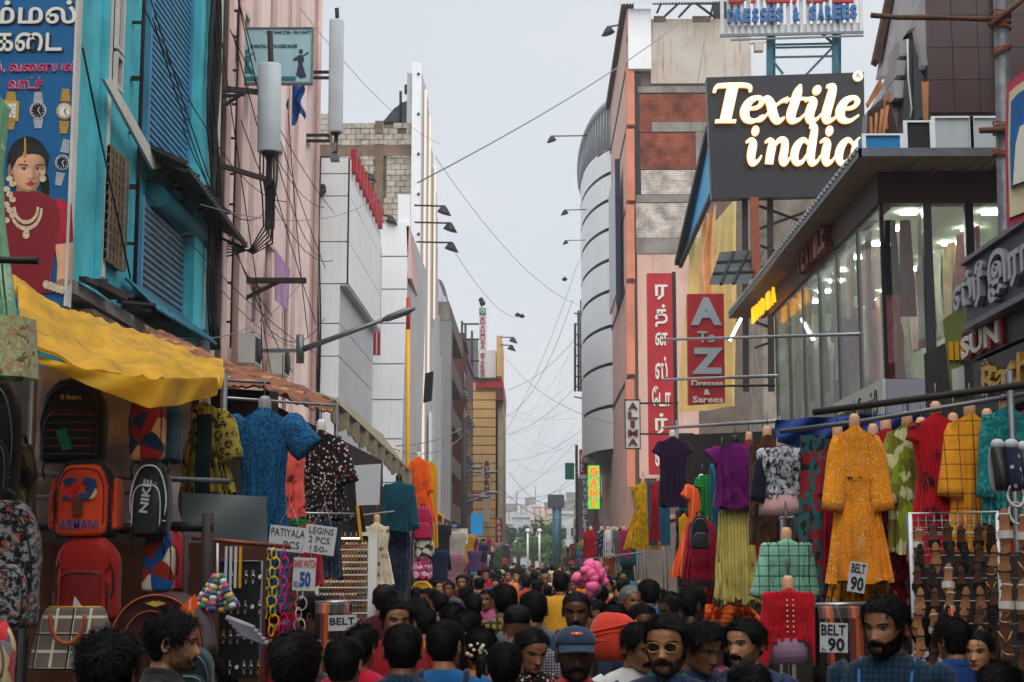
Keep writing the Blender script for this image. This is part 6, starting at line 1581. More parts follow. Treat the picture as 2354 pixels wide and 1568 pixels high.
for i, (u, v) in enumerate(((2292,1075),(2324,1075),(2352,1080))):   # trainers above
    c = at(u, v, 8.7); t = thing('trainer', 'dark trainer with pale toe cap hung above the sandals', 'shoe', c, 'trainers above the sandals')
    prof = [(-.13,.034,.0),(-.09,.042,.01),(-.03,.04,.03),(.04,.038,.05),(.1,.036,.055),(.13,.03,.05)]
    m = MB(); m.loft([[c+V((math.cos(q)*w_, -.02-d_+math.sin(q)*(.03+d_*.5), -z_)) for q in [2*math.pi*j/14 for j in range(14)]] for z_, w_, d_ in prof]); mk('upper', m, 'c_dotnavy' if i % 2 else 'plastic_black', t)
    mk('toe_cap', MB().ball(c+V((0,-.03,.125)), .042, 10, 8, sc=(.95,.8,.8)), 'shoe_white', t); mk('sole', MB().prism([tuple(c+V((x*1.05,.012,z_*1.02))) for x, z_ in [(.038*math.cos(q), .14*math.sin(q)) for q in [2*math.pi*j/16 for j in range(16)]]], (0,.02,0)), 'shoe_white', t)
for i in range(2):
    c = at(2335+i*4, 1140+i*40, 8.6); mk('shoe_loop', MB().tube([c+V((math.cos(q)*.045, math.sin(q)*.02, math.sin(q)*.06)) for q in [2*math.pi*j/14 for j in range(15)]], .008, 6), 'strap_white', label=('looped white slipper strap hung below the trainers','lower looped white strap above the tan sandals')[i], cat='strap')
t = thing('wire_rack', 'white wire grid rack carrying rows of sandals', 'rack', at(2190,1568,9.3))
m = MB(); P0, P1, P2 = at(2092,1180,9.35), at(2292,1176,9.35), at(2092,1262,9.35); zb = at(0,1600,9.35).z
m.tube([V((P0.x,9.35,zb)), P0, P1, V((P1.x,9.35,zb))], .013, 8); mk('frame', m, 'panel_white', t)
m = MB()
for k in range(12): x = P0.x+(P1.x-P0.x)*k/11; m.tube([(x,9.35,P0.z),(x,9.35,P2.z)], .0025, 4)
for k in range(6): zz = P2.z+(P0.z-P2.z)*k/5; m.tube([(P0.x,9.352,zz),(P1.x,9.352,zz)], .0025, 4)
mk('wire_grid', m, 'steel_pale', t)
for r in range(7):
    zz = at(0,1225+r*52,9.3).z; mk('cross_wire', MB().tube([(P0.x,9.33,zz),(P1.x+.25,9.33,zz)], .004, 5), 'steel_pale', t)
mk('backing_board', MB().box(at(2100,0,9.5).x, 9.5, 0, at(2420,0,9.5).x, 9.54, at(0,1270,9.5).z), 'shopfront_dark', label='dark panel behind the rows of sandals', cat='panel')
mk('rack_pole', MB().tube([(at(2090,0,9.4).x,9.4,0),at(2088,1190,9.4)], .022, 8), 'steel_grey', label='grey pole at the edge of the wire sandal rack', cat='pole')
mk('key_fob', MB().box(at(2128,0,8.9).x,8.9,at(0,1420,8.9).z,at(2138,0,8.9).x,8.91,at(0,1398,8.9).z), 'c_orange', label='small orange tag hanging among the sandals', cat='tag')
# ================================================================== left stalls: canopies
fab('tarp_gold', 'f6bf38', 'plain', rough=.55, var=.25); fab('tarp_rust', '9a5a2c', 'vstripe', '5f2f1c', 'c58a4a', 5, .35, .7); fab('canvas_beige', 'b7a888', 'speckle', '8f8468', None, 20, .35)
pm('sheet_plastic', 'a29a9c', .35, .2, 2, .3, '6a6062', .2, .4, 5); pm('cardboard', '5f3a2a', .9, .2, 3, .4, '2f1c14')
def translucent(n, k=.45):
    m = _M[n]; nt = m.node_tree; b = nt.nodes['Principled BSDF']; tr = nd(nt, 'ShaderNodeBsdfTranslucent'); src = b.inputs['Base Color'].links[0].from_socket
    nt.links.new(src, tr.inputs[0]); mx = nd(nt, 'ShaderNodeMixShader'); mx.inputs[0].default_value = k; nt.links.new(b.outputs[0], mx.inputs[1]); nt.links.new(tr.outputs[0], mx.inputs[2]); nt.links.new(mx.outputs[0], nt.nodes['Material Output'].inputs['Surface'])
translucent('tarp_gold', .5); translucent('canvas_beige', .35); translucent('tarp_rust', .25)
def cloth(label, rows, mat, name='canopy', cat='canopy', amp=.05, th=.015, seed=0, sc=2.2, nu=40, nv=16):
    """cloth through rows of points (each row a polyline in (u,v,Y)); creased by noise"""
    R = [[at(*p) for p in r] for r in rows]
    def poly(r, s):
        x = s*(len(r)-1); i = min(int(x), len(r)-2); return r[i].lerp(r[i+1], x-i)
    def fn(s, q, o=0):
        x = q*(len(R)-1); i = min(int(x), len(R)-2); p = poly(R[i], s).lerp(poly(R[i+1], s), x-i)
        n = mnoise.fractal(p*sc+V((seed,0,0)), 1.0, 2.0, 4)
        rd = abs(mnoise.noise(p*sc*2.3+V((0,seed,3))))
        return p+V((0,amp*.3*n, amp*(n-.9*rd)+o))
    m = MB(); m.grid(fn, nu, nv); m.grid(lambda s, q: fn(1-s, q, -th), nu, nv)
    return mk(name, m, mat, label=label, cat=cat)
t = cloth('bright yellow tarpaulin canopy sagging over the bag stall', [[(20,640,8.6),(250,735,9.6),(512,836,10.4)],[(40,668,7.9),(270,775,8.6),(516,856,9.3)],[(58,745,7.3),(280,825,7.7),(505,872,8.4)],[(70,800,7.05),(300,866,7.4),(500,884,8.1)]], 'tarp_gold', amp=.075, seed=1, sc=2.4, nu=90, nv=40)
m = MB(); A = [at(66,812,7.1), at(200,850,7.2), at(345,872,7.4), at(420,870,7.7), at(500,868,8.0)]; dr = [.02,.07,.14,.13,.09]
def vf(s, q):
    x = s*4; i = min(int(x),3); f = x-i; p = A[i].lerp(A[i+1], f); d = dr[i]*(1-f)+dr[i+1]*f; return p+V((0,.02*math.sin(25*s+3*q)-.01,-d*q))
m.grid(vf, 50, 8); m.grid(lambda s, q: vf(1-s,q)+V((0,.01,0)), 50, 8); mk('canopy_flap', m, 'tarp_gold', label='loose yellow flap hanging from the front edge of the yellow canopy', cat='canopy flap')
cloth('long rust and orange striped canopy running back beside the street', [[(330,745,13),(500,815,15),(770,918,17)],[(360,785,11.5),(520,850,12.5),(768,925,15.5)],[(490,868,10.2),(600,892,11),(765,945,14.5)]], 'tarp_rust', amp=.05, seed=4, nu=50, nv=14)
t = cloth('beige canvas awning with a fringed edge along the street', [[(640,880,18),(780,915,22),(880,1000,26)],[(762,915,15.5),(850,1000,19),(945,1085,23.5)]], 'canvas_beige', amp=.03, seed=6)
m = MB(); A, B = at(764,920,15.4), at(944,1088,23.4)
def ff(s, q): p = A.lerp(B, s); return p+V((.02*math.sin(60*s), 0, -q*(.2+.03*math.sin(90*s))))
m.grid(ff, 90, 5); m.grid(lambda s, q: ff(1-s,q)+V((-.015,0,0)), 90, 5); mk('awning_fringe', m, 'canvas_beige', label='beige fringe hanging along the edge of the canvas awning', cat='fringe')
mk('awning_pole', MB().tube([at(764,918,15.4), at(945,1086,23.5)], .02, 8), 'steel_pale', label='steel pole carrying the edge of the beige awning', cat='pole')
# poles and rods at the bag stall
pipe('dark rod sticking out past the pale green dress', [(-60,596,6.0),(88,600,6.0)], .014, 'black_iron')
pipe('steel rod running behind the backpacks', [(60,1088,8.0),(530,1107,8.2)], .014)
pipe('steel rod lower down behind the backpacks', [(70,1145,8.0),(330,1130,8.2)], .012)
pipe('dark thick bar behind the orange backpack', [(60,1210,7.9),(420,1222,8.1)], .022, 'black_iron')
pipe('steel rod above the blue short sleeved dress', [(480,872,10),(622,880,10)], .01, 'steel_grey')
pipe('steel rail carrying the blue and black dresses', [(520,915,10.2),(770,932,12)], .01, 'steel_pale')
pipe('thin white rod below the black flowered dress', [(640,1178,10.8),(815,1182,11)], .008, 'steel_pale')
pipe('thin steel rod pointing at the teal shirt', [(770,1192,12),(905,1176,14)], .008, 'steel_pale')
pipe('copper coloured rod carrying the watch chains', [(440,1236,8.4),(668,1258,8.6)], .012, 'copper')
pipe('black cross bar on the timber post', [(395,1210,7.8),(490,1212,7.8)], .025, 'black_iron')
pipe('dark upright timber post of the watch stall', [(478,1180,7.8),(470,1568,7.8)], .03, 'dark_iron')
pipe('dark upright rod of the watch stall', [(428,1230,7.7),(422,1568,7.7)], .015, 'dark_iron')
for i, (u, Y, v) in enumerate(((60,8.2,800),(505,9.6,860),(768,15.6,925),(942,23.6,1088))):
    b = at(u,1285,Y); mk('stall_post', MB().tube([(b.x,Y,0),(b.x,Y,at(u,v,Y).z)], .022, 8), 'steel_grey', label=('steel post holding the near end of the yellow canopy','steel post between the yellow canopy and the blue dress','steel post at the near end of the beige awning','steel post at the far end of the beige awning')[i], cat='post')
m = MB(); A, B = at(62,842,8.4), at(430,850,8.7)
m.grid(lambda s, q: A.lerp(B,s)+V((.03*math.sin(6*q),.06*mnoise.noise(V((s*6,q*5,1)))*2,-q*.85)), 40, 24); m.grid(lambda s, q: A.lerp(B,1-s)+V((.03*math.sin(6*q),.02+.06*mnoise.noise(V(((1-s)*6,q*5,1)))*2,-q*.85)), 40, 24)
mk('plastic_sheet', m, 'sheet_plastic', label='creased grey plastic sheet hung behind the backpacks', cat='sheet')
m = MB(); A, B = at(418,1132,8.9), at(614,1142,9.1); m.grid(lambda s, q: A.lerp(B,s)+V((0,.02*math.sin(5*s+4*q),-q*.34)), 16, 10); m.grid(lambda s, q: A.lerp(B,1-s)+V((0,.015+.02*math.sin(5*(1-s)+4*q),-q*.34)), 16, 10)
pm('sheet_grey', '6d7a7e', .3, .15, 2, .2, '464e52'); mk('plastic_sheet', m, 'sheet_grey', label='smooth blue grey plastic sheet above the watch stall', cat='sheet')
a, b = at(60,1600,8.6), at(610,1248,8.6); mk('counter_panel', MB().box(a.x,8.6,0,b.x,8.65,b.z), 'cardboard', label='brown board panel behind the red backpack and duffel bag', cat='panel')
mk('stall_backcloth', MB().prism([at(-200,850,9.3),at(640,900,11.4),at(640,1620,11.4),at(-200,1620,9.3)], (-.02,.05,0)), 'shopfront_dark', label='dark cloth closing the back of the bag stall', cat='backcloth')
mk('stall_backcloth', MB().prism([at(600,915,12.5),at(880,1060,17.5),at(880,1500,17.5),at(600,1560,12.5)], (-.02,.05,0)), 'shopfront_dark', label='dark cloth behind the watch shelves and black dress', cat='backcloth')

# ================================================================== left garments
fab('c_seagreen', '7fb08c', 'speckle', 'b3d0b4', None, 6, .3); fab('c_embroid', '9cb792', 'speckle', 'b08a5c', '6d5a3c', 36, .7); fab('c_olive', 'a08f3f', 'floral', '1f2a22', None, 18, .62); fab('c_bottle', '10363a'); fab('c_azure', '0c4470', 'speckle', '176a94', '082844', 60, .36)
fab('c_coral', 'e5685c', 'floral', '6b1f24', None, 9, .4); fab('c_blackdot', '17121a', 'dots', 'd9cfc6', 'b5452f', 34, .34); fab('c_char', '35353a'); fab('c_tealshirt', '0d4a57'); fab('c_denim', '1d2c44', 'speckle', '33465f', None, 12, .3); fab('c_tangerine', 'f0661a', 'speckle', 'd04f10', None, 10, .3)
YL_ = 6.8
garment('sheer pale green dress with gold embroidered hem', -26, 210, 868, YL_, [(0,.06,.05),(.03,.1,.06),(.3,.08,.07),(.45,.09,.08),(1,.2,.14)], 'c_seagreen', None, (9,.05), 50)
g_ = at(-26,868,YL_)
m = MB(); m.loft([[V((g_.x+math.cos(q)*.2*k*(1+.05*math.sin(9*q)), YL_+math.sin(q)*.145*k, g_.z+dz)) for q in [2*math.pi*j/40 for j in range(40)]] for k, dz in ((1.03,-.005),(.99,.12),(.93,.26))], 0, False); mk('embroidered_border', m, 'c_embroid', label='gold embroidered border round the pale green dress hem', cat='border')
garment('olive gold printed kurta with a dark green centre panel', 470, 925, 1135, 9.4, KURTA, 'c_olive', (.3,.08,.08,.3), (6,.04), 51, neck='plastic_white', w=.72)
A = at(476,955,9.3); mk('centre_panel', MB().grid(lambda s, q: A+V(((s-.5)*.09,-.085+.01*math.sin(8*q),-q*.48)), 6, 10).grid(lambda s, q: A+V(((.5-s)*.09,-.08+.01*math.sin(8*q),-q*.48)), 6, 10), 'c_bottle', label='dark green panel down the front of the olive gold kurta', cat='panel')
garment('bright blue short sleeved long dress on a grey form', 608, 938, 1405, 9.6, [(0,.07,.05),(.03,.13,.07),(.07,.17,.085),(.2,.15,.1),(.38,.13,.09),(.6,.15,.1),(1,.155,.11)], 'c_azure', (.26,.095,.1,.75), (8,.05), 52, neck='plastic_grey', w=1.0)
garment('coral pink panel dress with dark red sprigs', 662, 1015, 1190, 10.8, STRT, 'c_coral', None, (5,.04), 53, neck=None, w=.72)
garment('black dress with small white and red flowers', 738, 988, 1195, 11.2, KURTA, 'c_blackdot', (.34,.085,.075,.32), (7,.04), 54, neck='plastic_white', w=.76)
garment('charcoal dress behind the black flowered dress', 790, 1050, 1245, 12.6, KURTA, 'c_char', None, (7,.05), 55, neck=None, w=.72)
garment('teal long sleeved shirt hanging above dark jeans', 917, 1105, 1222, 18.2, SHIRT, 'c_tealshirt', (.5,.065,.05,.17), (5,.03), 56, name='shirt', cat='shirt', neck='plastic_black', w=.95)
garment('dark blue jeans hanging under the teal shirt', 915, 1218, 1372, 18.4, [(0,.15,.08),(.2,.16,.09),(1,.13,.07)], 'c_denim', None, (4,.05), 57, neck=None, name='jeans', cat='jeans', w=.95)
garment('bright orange long sleeved dress at the end of the beige awning', 963, 1050, 1200, 24.2, ALINE, 'c_tangerine', (.5,.06,.05,.2), (8,.05), 58, neck='plastic_white', w=.78)
garment('yellow dress hanging behind the bright orange one', 988, 1060, 1260, 25.5, STRT, 'c_gold', None, (6,.05), 59, neck=None, w=.75)
garment('cream flowered dress on a form beside the watch shelves', 866, 1200, 1345, 14.8, KURTA, 'c_cream', None, (6,.04), 60, neck='plastic_skin', w=.62)
garment('navy folded trousers hanging behind the leggings board', 752, 1192, 1330, 10.2, STRT, 'c_denim', None, (5,.05), 61, neck=None, name='hung_trousers', cat='trousers', w=.55)
garment('hot pink leggings hanging behind the watch price board', 715, 1198, 1345, 9.6, STRT, 'c_crimson', None, (5,.05), 62, neck=None, name='hung_trousers', cat='leggings', w=.42)
garment('green leggings hanging above the price boards', 690, 1192, 1230, 10.0, STRT, 'c_greenck', None, (5,.05), 63, neck=None, name='hung_trousers', cat='leggings', w=.4)
garment('red speckled cloth hanging below the watch chains', 640, 1400, 1568, 9.7, STRT, 'c_redmotif', None, (6,.05), 64, neck=None, name='hung_cloth', cat='cloth', w=.75)
p, q = at(816,1160,12.4), at(876,1066,12.4); mk('white_carton_sheet', MB().prism([at(820,1162,12.4),at(872,1160,12.4),at(876,1066,12.4),at(814,1070,12.4)], (0,.015,0)), 'card_white', label='plain white sheet hanging between the black dress and teal shirt', cat='sheet')
mk('yellow_stick', MB().beam(at(822,1162,12.4), at(830,1240,12.4), .04, .02), 'pole_yellow', label='yellow stick below the plain white sheet', cat='stick')

# ================================================================== bags
fab('b_black', '141417', 'speckle', '232329', None, 40, .35, .6); fab('b_weave', '17161a', 'stripe', '5f4a3a', '8e2f24', 26, .16, .6); fab('b_orange', 'd8491a', 'plain', rough=.6); fab('b_red', 'a3150f', 'plain', rough=.6); fab('b_darkred', '7a100d', 'plain', rough=.6); fab('b_printred', '8c1d16', 'patch', '1b2a44', 'c98f5a', 13); fab('b_printblue', '12508a', 'patch', '8c2418', 'c7b9a0', 13); fab('b_teal', '0d3a44'); fab('b_camo', '3a3a22', 'patch', '1a1b14', '6b6136', 12); fab('b_graff', '111214', 'speckle', '8a8f90', 'a34a24', 34, .45)
fab('b_plaid', '6a6056', 'check', 'c9c2b4', '15130f', 13, .16); fab('b_maroon', '3a0d16', 'plain', rough=.5); fab('b_dgreen', '123338', 'plain', rough=.5); fab('b_tan', 'a0522d', 'plain', rough=.5); fab('b_pink', 'b5164f', 'plain', rough=.6); fab('b_pinkprint', 'c03a76', 'patch', 'e6b9cc', '5a1836', 16); fab('b_foliage', '39452f', 'patch', 'c9c4b4', '1c2218', 14); fab('b_multi', '1f4f86', 'patch', 'c9202e', 'd9c088', 12)
def bag(label, u0, v0, u1, v1, Y, mat, pocket=None, name='backpack', tilt=0.0, depth=.17, zipc='steel_grey', handle=True, pk=(.12,.5,.82), side=None, rz=0.0, panel=None):
    a, b = at(u0,v1,Y), at(u1,v0,Y); W_, H = (b.x-a.x)/2, b.z-a.z; c = V(((a.x+b.x)/2, Y, a.z))
    t = thing(name, label, 'bag' if name != 'backpack' else 'backpack', c); t.rotation_euler = (0, tilt, rz)
    def body(W0, z0, z1, dep, y0, top=.45, ex=.5, n=36):
        rings = []
        for f in (0,.02,.06,.15,.35,.55,.7,.8,.88,.94,.98,1):
            w_ = W0*(.78 if f == 0 else .9 if f < .03 else .97 if f < .1 else 1.0)
            if f > .55: w_ *= max(.12, (1-((f-.55)/.45)**2.6*(1-top)))
            if f == 1: w_ *= .8
            d = dep*(.7 if f in (0,) else 1)*(1-.35*max(0,f-.5)*1.2)*(.55 if f == 1 else 1)
            ring = []
            for j in range(n):
                q = 2*math.pi*j/n; c_, s_ = math.cos(q), math.sin(q)
                ring.append(V((math.copysign(abs(c_)**ex, c_)*w_, y0+math.copysign(abs(s_)**ex, s_)*d, z0+(z1-z0)*f)))
            rings.append(ring)
        return MB().loft(rings)
    bm_ = body(W_, 0, H, depth/2, 0); bm_.wob(.009, 11, len(label)); mk('body', bm_, mat, t, local=True)
    if pocket:
        pb = body(W_*pk[2], H*pk[0]*.5, H*pk[1], depth*.3, -depth*.42, .6); pb.wob(.004, 9, 2); mk('front_pocket', pb, pocket, t, local=True)
        zl_ = [(W_*pk[2]*.9*math.copysign(abs(math.cos(q))**.55,math.cos(q)), -depth*.655, H*pk[1]*.42+H*pk[1]*.52*math.copysign(abs(math.sin(q))**.6,math.sin(q))) for q in np.linspace(-.25, math.pi+.25, 30)]
        mk('zip', MB().tube(zl_, .004, 5), zipc, t, local=True)
    zl_ = [(W_*.93*math.copysign(abs(math.cos(q))**.7,math.cos(q))*(1-.14*max(0,math.sin(q))), -depth*.44, H*.48+H*.43*math.sin(q)) for q in np.linspace(-.5, math.pi+.5, 30)]
    mk('main_zip', MB().tube(zl_, .005, 5), zipc, t, local=True)
    for s_ in (-1,1): mk('webbing', MB().tube([(s_*W_*.8,-depth*.2,.02),(s_*W_*.86,-depth*.35,-.03),(s_*W_*.8,-depth*.3,-.08)], .005, 5), 'plastic_black', t, local=True)
    mk('seam', MB().tube([(x_*W_*.97,-depth*.5,H*.2+.004*math.sin(9*x_)) for x_ in np.linspace(-1,1,14)], .003, 5), zipc, t, local=True)
    if handle: mk('grab_handle', MB().tube([(-.03,0,H-.01),(-.025,0,H+.03),(0,0,H+.045),(.025,0,H+.03),(.03,0,H-.01)], .009, 7), 'plastic_black', t, local=True)
    if side:
        for s in (-1,1): mk('side_panel', body(W_*.12, H*.1, H*.75, depth*.4, 0).wob(0), side, t, local=True).location.x = s*W_*.98
    if panel: mk('top_panel', body(W_*.8, H*.58, H*.93, depth*.2, -depth*.36, .6), panel, t, local=True)
    t['_'] = 0; del t['_']
    return t, W_, H, depth
def bagtext(t, s, x0, z0, w, h, y, mat, bold=.02, rot=False):
    m = MB()
    if rot: letter(m, s, (x0, y, z0), V((.12,0,1)).normalized(), V((-1,0,.12)).normalized(), TOCAM, w, h, .003, 0, 1, bold)
    else: letter(m, s, (x0, y, z0), XR, ZU, TOCAM, w, h, .003, 0, 1, bold)
    mk('lettering', m, mat, t, local=True)
YBg = 7.75
t, W_, H, d = bag('black backpack with fine rust woven lines and a green tag', 96, 872, 250, 1066, YBg, 'b_black', 'b_weave', pk=(.1,.62,.84), zipc='plastic_black')
bagtext(t, 'B Bears', -.05, H*.74, .1, .024, -d*.52, 'print_gold'); mk('tag', MB().prism([(-.06,-d*.75,H*.36),(-.01,-d*.75,H*.4),(.03,-d*.75,H*.16),(-.02,-d*.75,H*.13)], (0,.004,0)), 'sign_green', t, local=True)
t, W_, H, d = bag('orange backpack with black shoulders and dark number on the pocket', 124, 1056, 276, 1236, YBg-.05, 'b_black', 'b_orange', side='b_orange', pk=(.04,.92,.8), zipc='b_darkred')
bagtext(t, '23', -W_*.55, H*.47, W_*1.1, H*.28, -d*.75, 'b_multi', .05); bagtext(t, 'ARMANI', -W_*.6, H*.1, W_*1.2, H*.13, -d*.75, 'ink_blue', .01); mk('tag', MB().box(-.03,-d*.85,H*.28,.02,-d*.84,H*.5), 'cardboard', t, local=True)
t, W_, H, d = bag('deep red backpack with twin front pockets and a paper tag', 126, 1232, 280, 1428, YBg-.08, 'b_red', 'b_darkred', pk=(.04,.6,.86), panel='b_red', zipc='plastic_black')
mk('tag', MB().prism([(-.02,-d*.9,H*.3),(.03,-d*.9,H*.14),(-.03,-d*.9,H*.12)], (0,.004,0)), 'card_white', t, local=True)
for s in (-1,1): mk('compression_strap', MB().beam((s*W_*.7,-d*.72,H*.08),(s*W_*.66,-d*.7,H*.62),.022,.006), 'b_red', t, local=True)
t, W_, H, d = bag('slim school backpack with red and cream patchwork print and teal sides', 302, 872, 418, 1066, YBg+.05, 'b_teal', 'b_printred', pk=(.04,.94,.78), zipc='plastic_black', rz=-.25)
t, W_, H, d = bag('black backpack with pale NIKE lettering running upward', 302, 1056, 396, 1236, YBg, 'b_black', 'plastic_black', pk=(.05,.7,.8), zipc='print_silver')
bagtext(t, 'NIKE', W_*.12, H*.3, H*.42, W_*.42, -d*.78, 'print_silver', .03, True)
t, W_, H, d = bag('blue patchwork printed backpack with a bright red side', 332, 1215, 432, 1360, YBg+.1, 'b_crim' if 'b_crim' in _M else fab('b_crim','b00e2c','plain',rough=.6), 'b_printblue', pk=(.02,.95,.8), zipc='plastic_black', rz=-.2)
t, W_, H, d = bag('large black backpack with a grey graffiti print at the edge of the stall', -70, 1150, 96, 1445, YBg-.5, 'b_graff', 'b_graff', pk=(.05,.5,.85), zipc='plastic_black')
t, W_, H, d = bag('tall dark backpack hanging above the graffiti printed one', -70, 868, 50, 1160, YBg-.35, 'b_black', 'c_navy', pk=(.05,.5,.85), zipc='steel_grey')
t, W_, H, d = bag('olive camouflage backpack behind the tall dark one', 0, 1020, 84, 1230, YBg-.2, 'b_camo', 'b_camo', pk=(.05,.5,.85), zipc='plastic_black')
t, W_, H, d = bag('bag with red blue and cream patches poking in low at the stall corner', -80, 1430, 30, 1600, 6.2, 'b_multi', 'b_multi', pk=(.05,.5,.85))
t, W_, H, d = bag('dark green backpack low beside the bearded shopper', 376, 1488, 492, 1620, 7.15, 'b_dgreen', 'b_dgreen', pk=(.05,.55,.85), zipc='steel_grey')
# checked holdall
a, b = at(76,1536,7.4), at(268,1398,7.4); W_, H = (b.x-a.x)/2, b.z-a.z
t = thing('handbag', 'brown checked holdall with tan leather handles', 'handbag', V(((a.x+b.x)/2, 7.4, a.z)))
m = MB(); m.loft([[V((x*W_*(1-.3*f*f), dy*(.15-.11*f), f*H)) for x, dy in [(math.copysign(abs(math.cos(q))**.4, math.cos(q)), math.copysign(abs(math.sin(q))**.5, math.sin(q))) for q in [2*math.pi*j/32 for j in range(32)]]] for f in (0,.08,.3,.55,.8,.95,1)]); m.wob(.008, 7, 3); mk('body', m, 'b_plaid', t, local=True)
for y_ in (-.13,.06): mk('handle', MB().tube([(W_*.42*math.cos(q), y_, H*.85-H*.42*math.sin(q)) for q in np.linspace(-.15,math.pi+.15,18)], .011, 8), 'b_tan', t, local=True)
mk('top_zip', MB().tube([(-W_*.65,0,H+.004),(W_*.65,0,H+.004)], .006, 6), 'print_gold', t, local=True)
# maroon duffel
a, b = at(268,1505,7.5), at(486,1362,7.5); W_, H = (b.x-a.x)/2, b.z-a.z
t = thing('duffel_bag', 'large maroon duffel bag with arched top and gold emblem', 'bag', V(((a.x+b.x)/2, 7.5, a.z)))
m = MB(); m.loft([[V((W_*math.cos(q), y_*.17, max(0,H*math.sin(q)**.8 if math.sin(q) > 0 else 0)))*1.0 for q in np.linspace(0, math.pi, 26)] + [V((-W_*k,y_*.17,-.0)) for k in (.5,0,-.5)] for y_ in (-1,-.8,0,.8,1)]); m.wob(.006, 8, 4); mk('body', m, 'b_maroon', t, local=True)
mk('piping', MB().tube([(W_*.96*math.cos(q), -.175, max(0,H*.97*math.sin(q)**.8)) for q in np.linspace(.05, math.pi-.05, 26)], .006, 6), 'b_tan', t, local=True)
mk('pocket_piping', MB().tube([(-W_*.1+W_*.6*math.cos(q), -.178, max(0,H*.72*math.sin(q)**.8)) for q in np.linspace(.05, math.pi-.05, 26)], .004, 6), 'b_tan', t, local=True)
m = MB(); zc_ = H*.84; m.prism([(-.05,-.185,zc_),(-.01,-.185,zc_+.012),(.0,-.185,zc_+.006),(.01,-.185,zc_+.012),(.05,-.185,zc_),(0,-.185,zc_-.016)], (0,.008,0)); mk('emblem', m, 'print_gold', t, local=True)
mk('price_tag', MB().prism([tuple(at(*p)) for p in ((412,1400,7.2),(448,1365,7.2),(456,1398,7.2),(418,1412,7.2))], (0,.004,0)), 'c_orange', label='orange price tag stuck above the maroon duffel bag', cat='tag')
mk('price_tag', MB().prism([tuple(at(*p)) for p in ((416,1414,7.2),(444,1402,7.2),(450,1420,7.2),(424,1430,7.2))], (0,.004,0)), 'pole_yellow', label='yellow price tag below the orange one on the duffel bag', cat='tag')
# bags further along
bag('hot pink backpack hanging beside the teal shirt', 948, 1165, 996, 1240, 23.2, 'b_pink', 'b_pink', pk=(.05,.5,.8)); bag('leaf printed backpack below the hot pink one', 952, 1236, 998, 1282, 23.2, 'b_foliage', 'b_foliage', pk=(.05,.5,.85)); bag('pink printed backpack below the leaf printed one', 946, 1280, 994, 1332, 23.1, 'b_pinkprint', 'b_pinkprint', pk=(.05,.5,.85)); bag('amber coloured backpack lowest in the row by the teal shirt', 946, 1336, 994, 1385, 23.0, 'c_gold', 'c_gold', pk=(.05,.5,.85))
bag('small black leather backpack hung against the crimson skirt', 1588, 1186, 1630, 1262, 14.8, 'b_black', 'plastic_black', pk=(.05,.5,.85), depth=.12)

# ================================================================== watch stall
pm('watch_strap', '1a1518', .5, .2, 30); pm('watch_steel', 'c4c6c8', .25, .1, 20, metal=.8); pm('watch_gold', 'c9993f', .3, .15, 20, metal=.7); pm('watch_face', 'd9d6cc', .4, .05); em('shelf_lamp', 'ffd9a0', 3.2)
def watch_mesh(strap, case, face):
    m = MB(); m.box(-.009,-.003,-.055,.009,.003,.055,0); m.loft([[V((math.cos(q)*r, y_, math.sin(q)*r)) for q in [2*math.pi*j/14 for j in range(14)]] for r, y_ in ((.018,.0),(.019,-.008),(.016,-.011))], 1); m.loft([[V((math.cos(q)*r, y_, math.sin(q)*r)) for q in [2*math.pi*j/14 for j in range(14)]] for r, y_ in ((.0145,-.0112),(.0145,-.0122))], 2)
    me = m.mesh('wristwatch')
    for x in (strap, case, face): me.materials.append(MAT(x))
    return me
wm = [watch_mesh('watch_strap','watch_steel','watch_face'), watch_mesh('watch_steel','watch_steel','print_dark'), watch_mesh('watch_gold','watch_gold','watch_face'), watch_mesh('b_tan','watch_gold','print_dark'), watch_mesh('c_crimson','watch_steel','watch_face')]
def put_watch(p, k, label, grp, s=1.0, rot=0):
    o = bpy.data.objects.new('wristwatch', wm[k]); COL.objects.link(o); o.location = p; o.scale = (s,)*3; o.rotation_euler = (0,rot,0); tag(o, label, 'watch', grp)
# lit white shelves
t = thing('watch_display_rack', 'white shelved rack crammed with rows of lit watches', 'display rack', at(800,1568,13))
YK_ = 12.6; a, b = at(732,1470,YK_), at(868,1232,YK_)
fr = MB(); w_ = .03
mk('side_post', MB().box(b.x-.07,YK_-.03,0,b.x,YK_+.03,b.z+.02), 'panel_white', t); mk('side_post', MB().box(a.x-.03,YK_-.03,0,a.x,YK_+.03,b.z+.02), 'panel_white', t); mk('top_bar', MB().box(a.x,YK_-.03,b.z,b.x-.07,YK_+.03,b.z+.03), 'panel_white', t)
mk('back_panel', MB().box(a.x,YK_+.12,a.z-.6,b.x-.07,YK_+.14,b.z), 'print_pearl', t)
for r in range(9):
    zz = b.z-.06-r*.1
    mk('shelf', MB().box(a.x,YK_-.04,zz-.052,b.x-.07,YK_+.11,zz-.044), 'panel_white', t)
    for k in range(15):
        put_watch(V((a.x+.02+k*(b.x-.1-a.x)/14.5, YK_-.03, zz+.0)), (2,3,4,2,0,4,2,1,3)[(r+k//4) % 9], 'wristwatch in the rows on the lit white shelves', 'watches on the lit shelves', .62)
mk('shelf_lamp', MB().tube([(a.x+.05,YK_-.08,b.z-.02),(b.x-.12,YK_-.08,b.z-.02)], .006, 6), 'shelf_lamp', t)
lamp = thing('hanging_bulb', 'warm bare bulb glowing over the white watch shelves', 'bulb', at(752,1296,12.4)); mk('bulb', MB().ball(at(752,1300,12.4), .032, 10, 8), em('bulb_glow','ffd9a0',9.0), lamp); mk('flex', MB().tube([at(752,1290,12.4), at(752,1232,12.4)], .003, 4), 'cable_black', lamp)
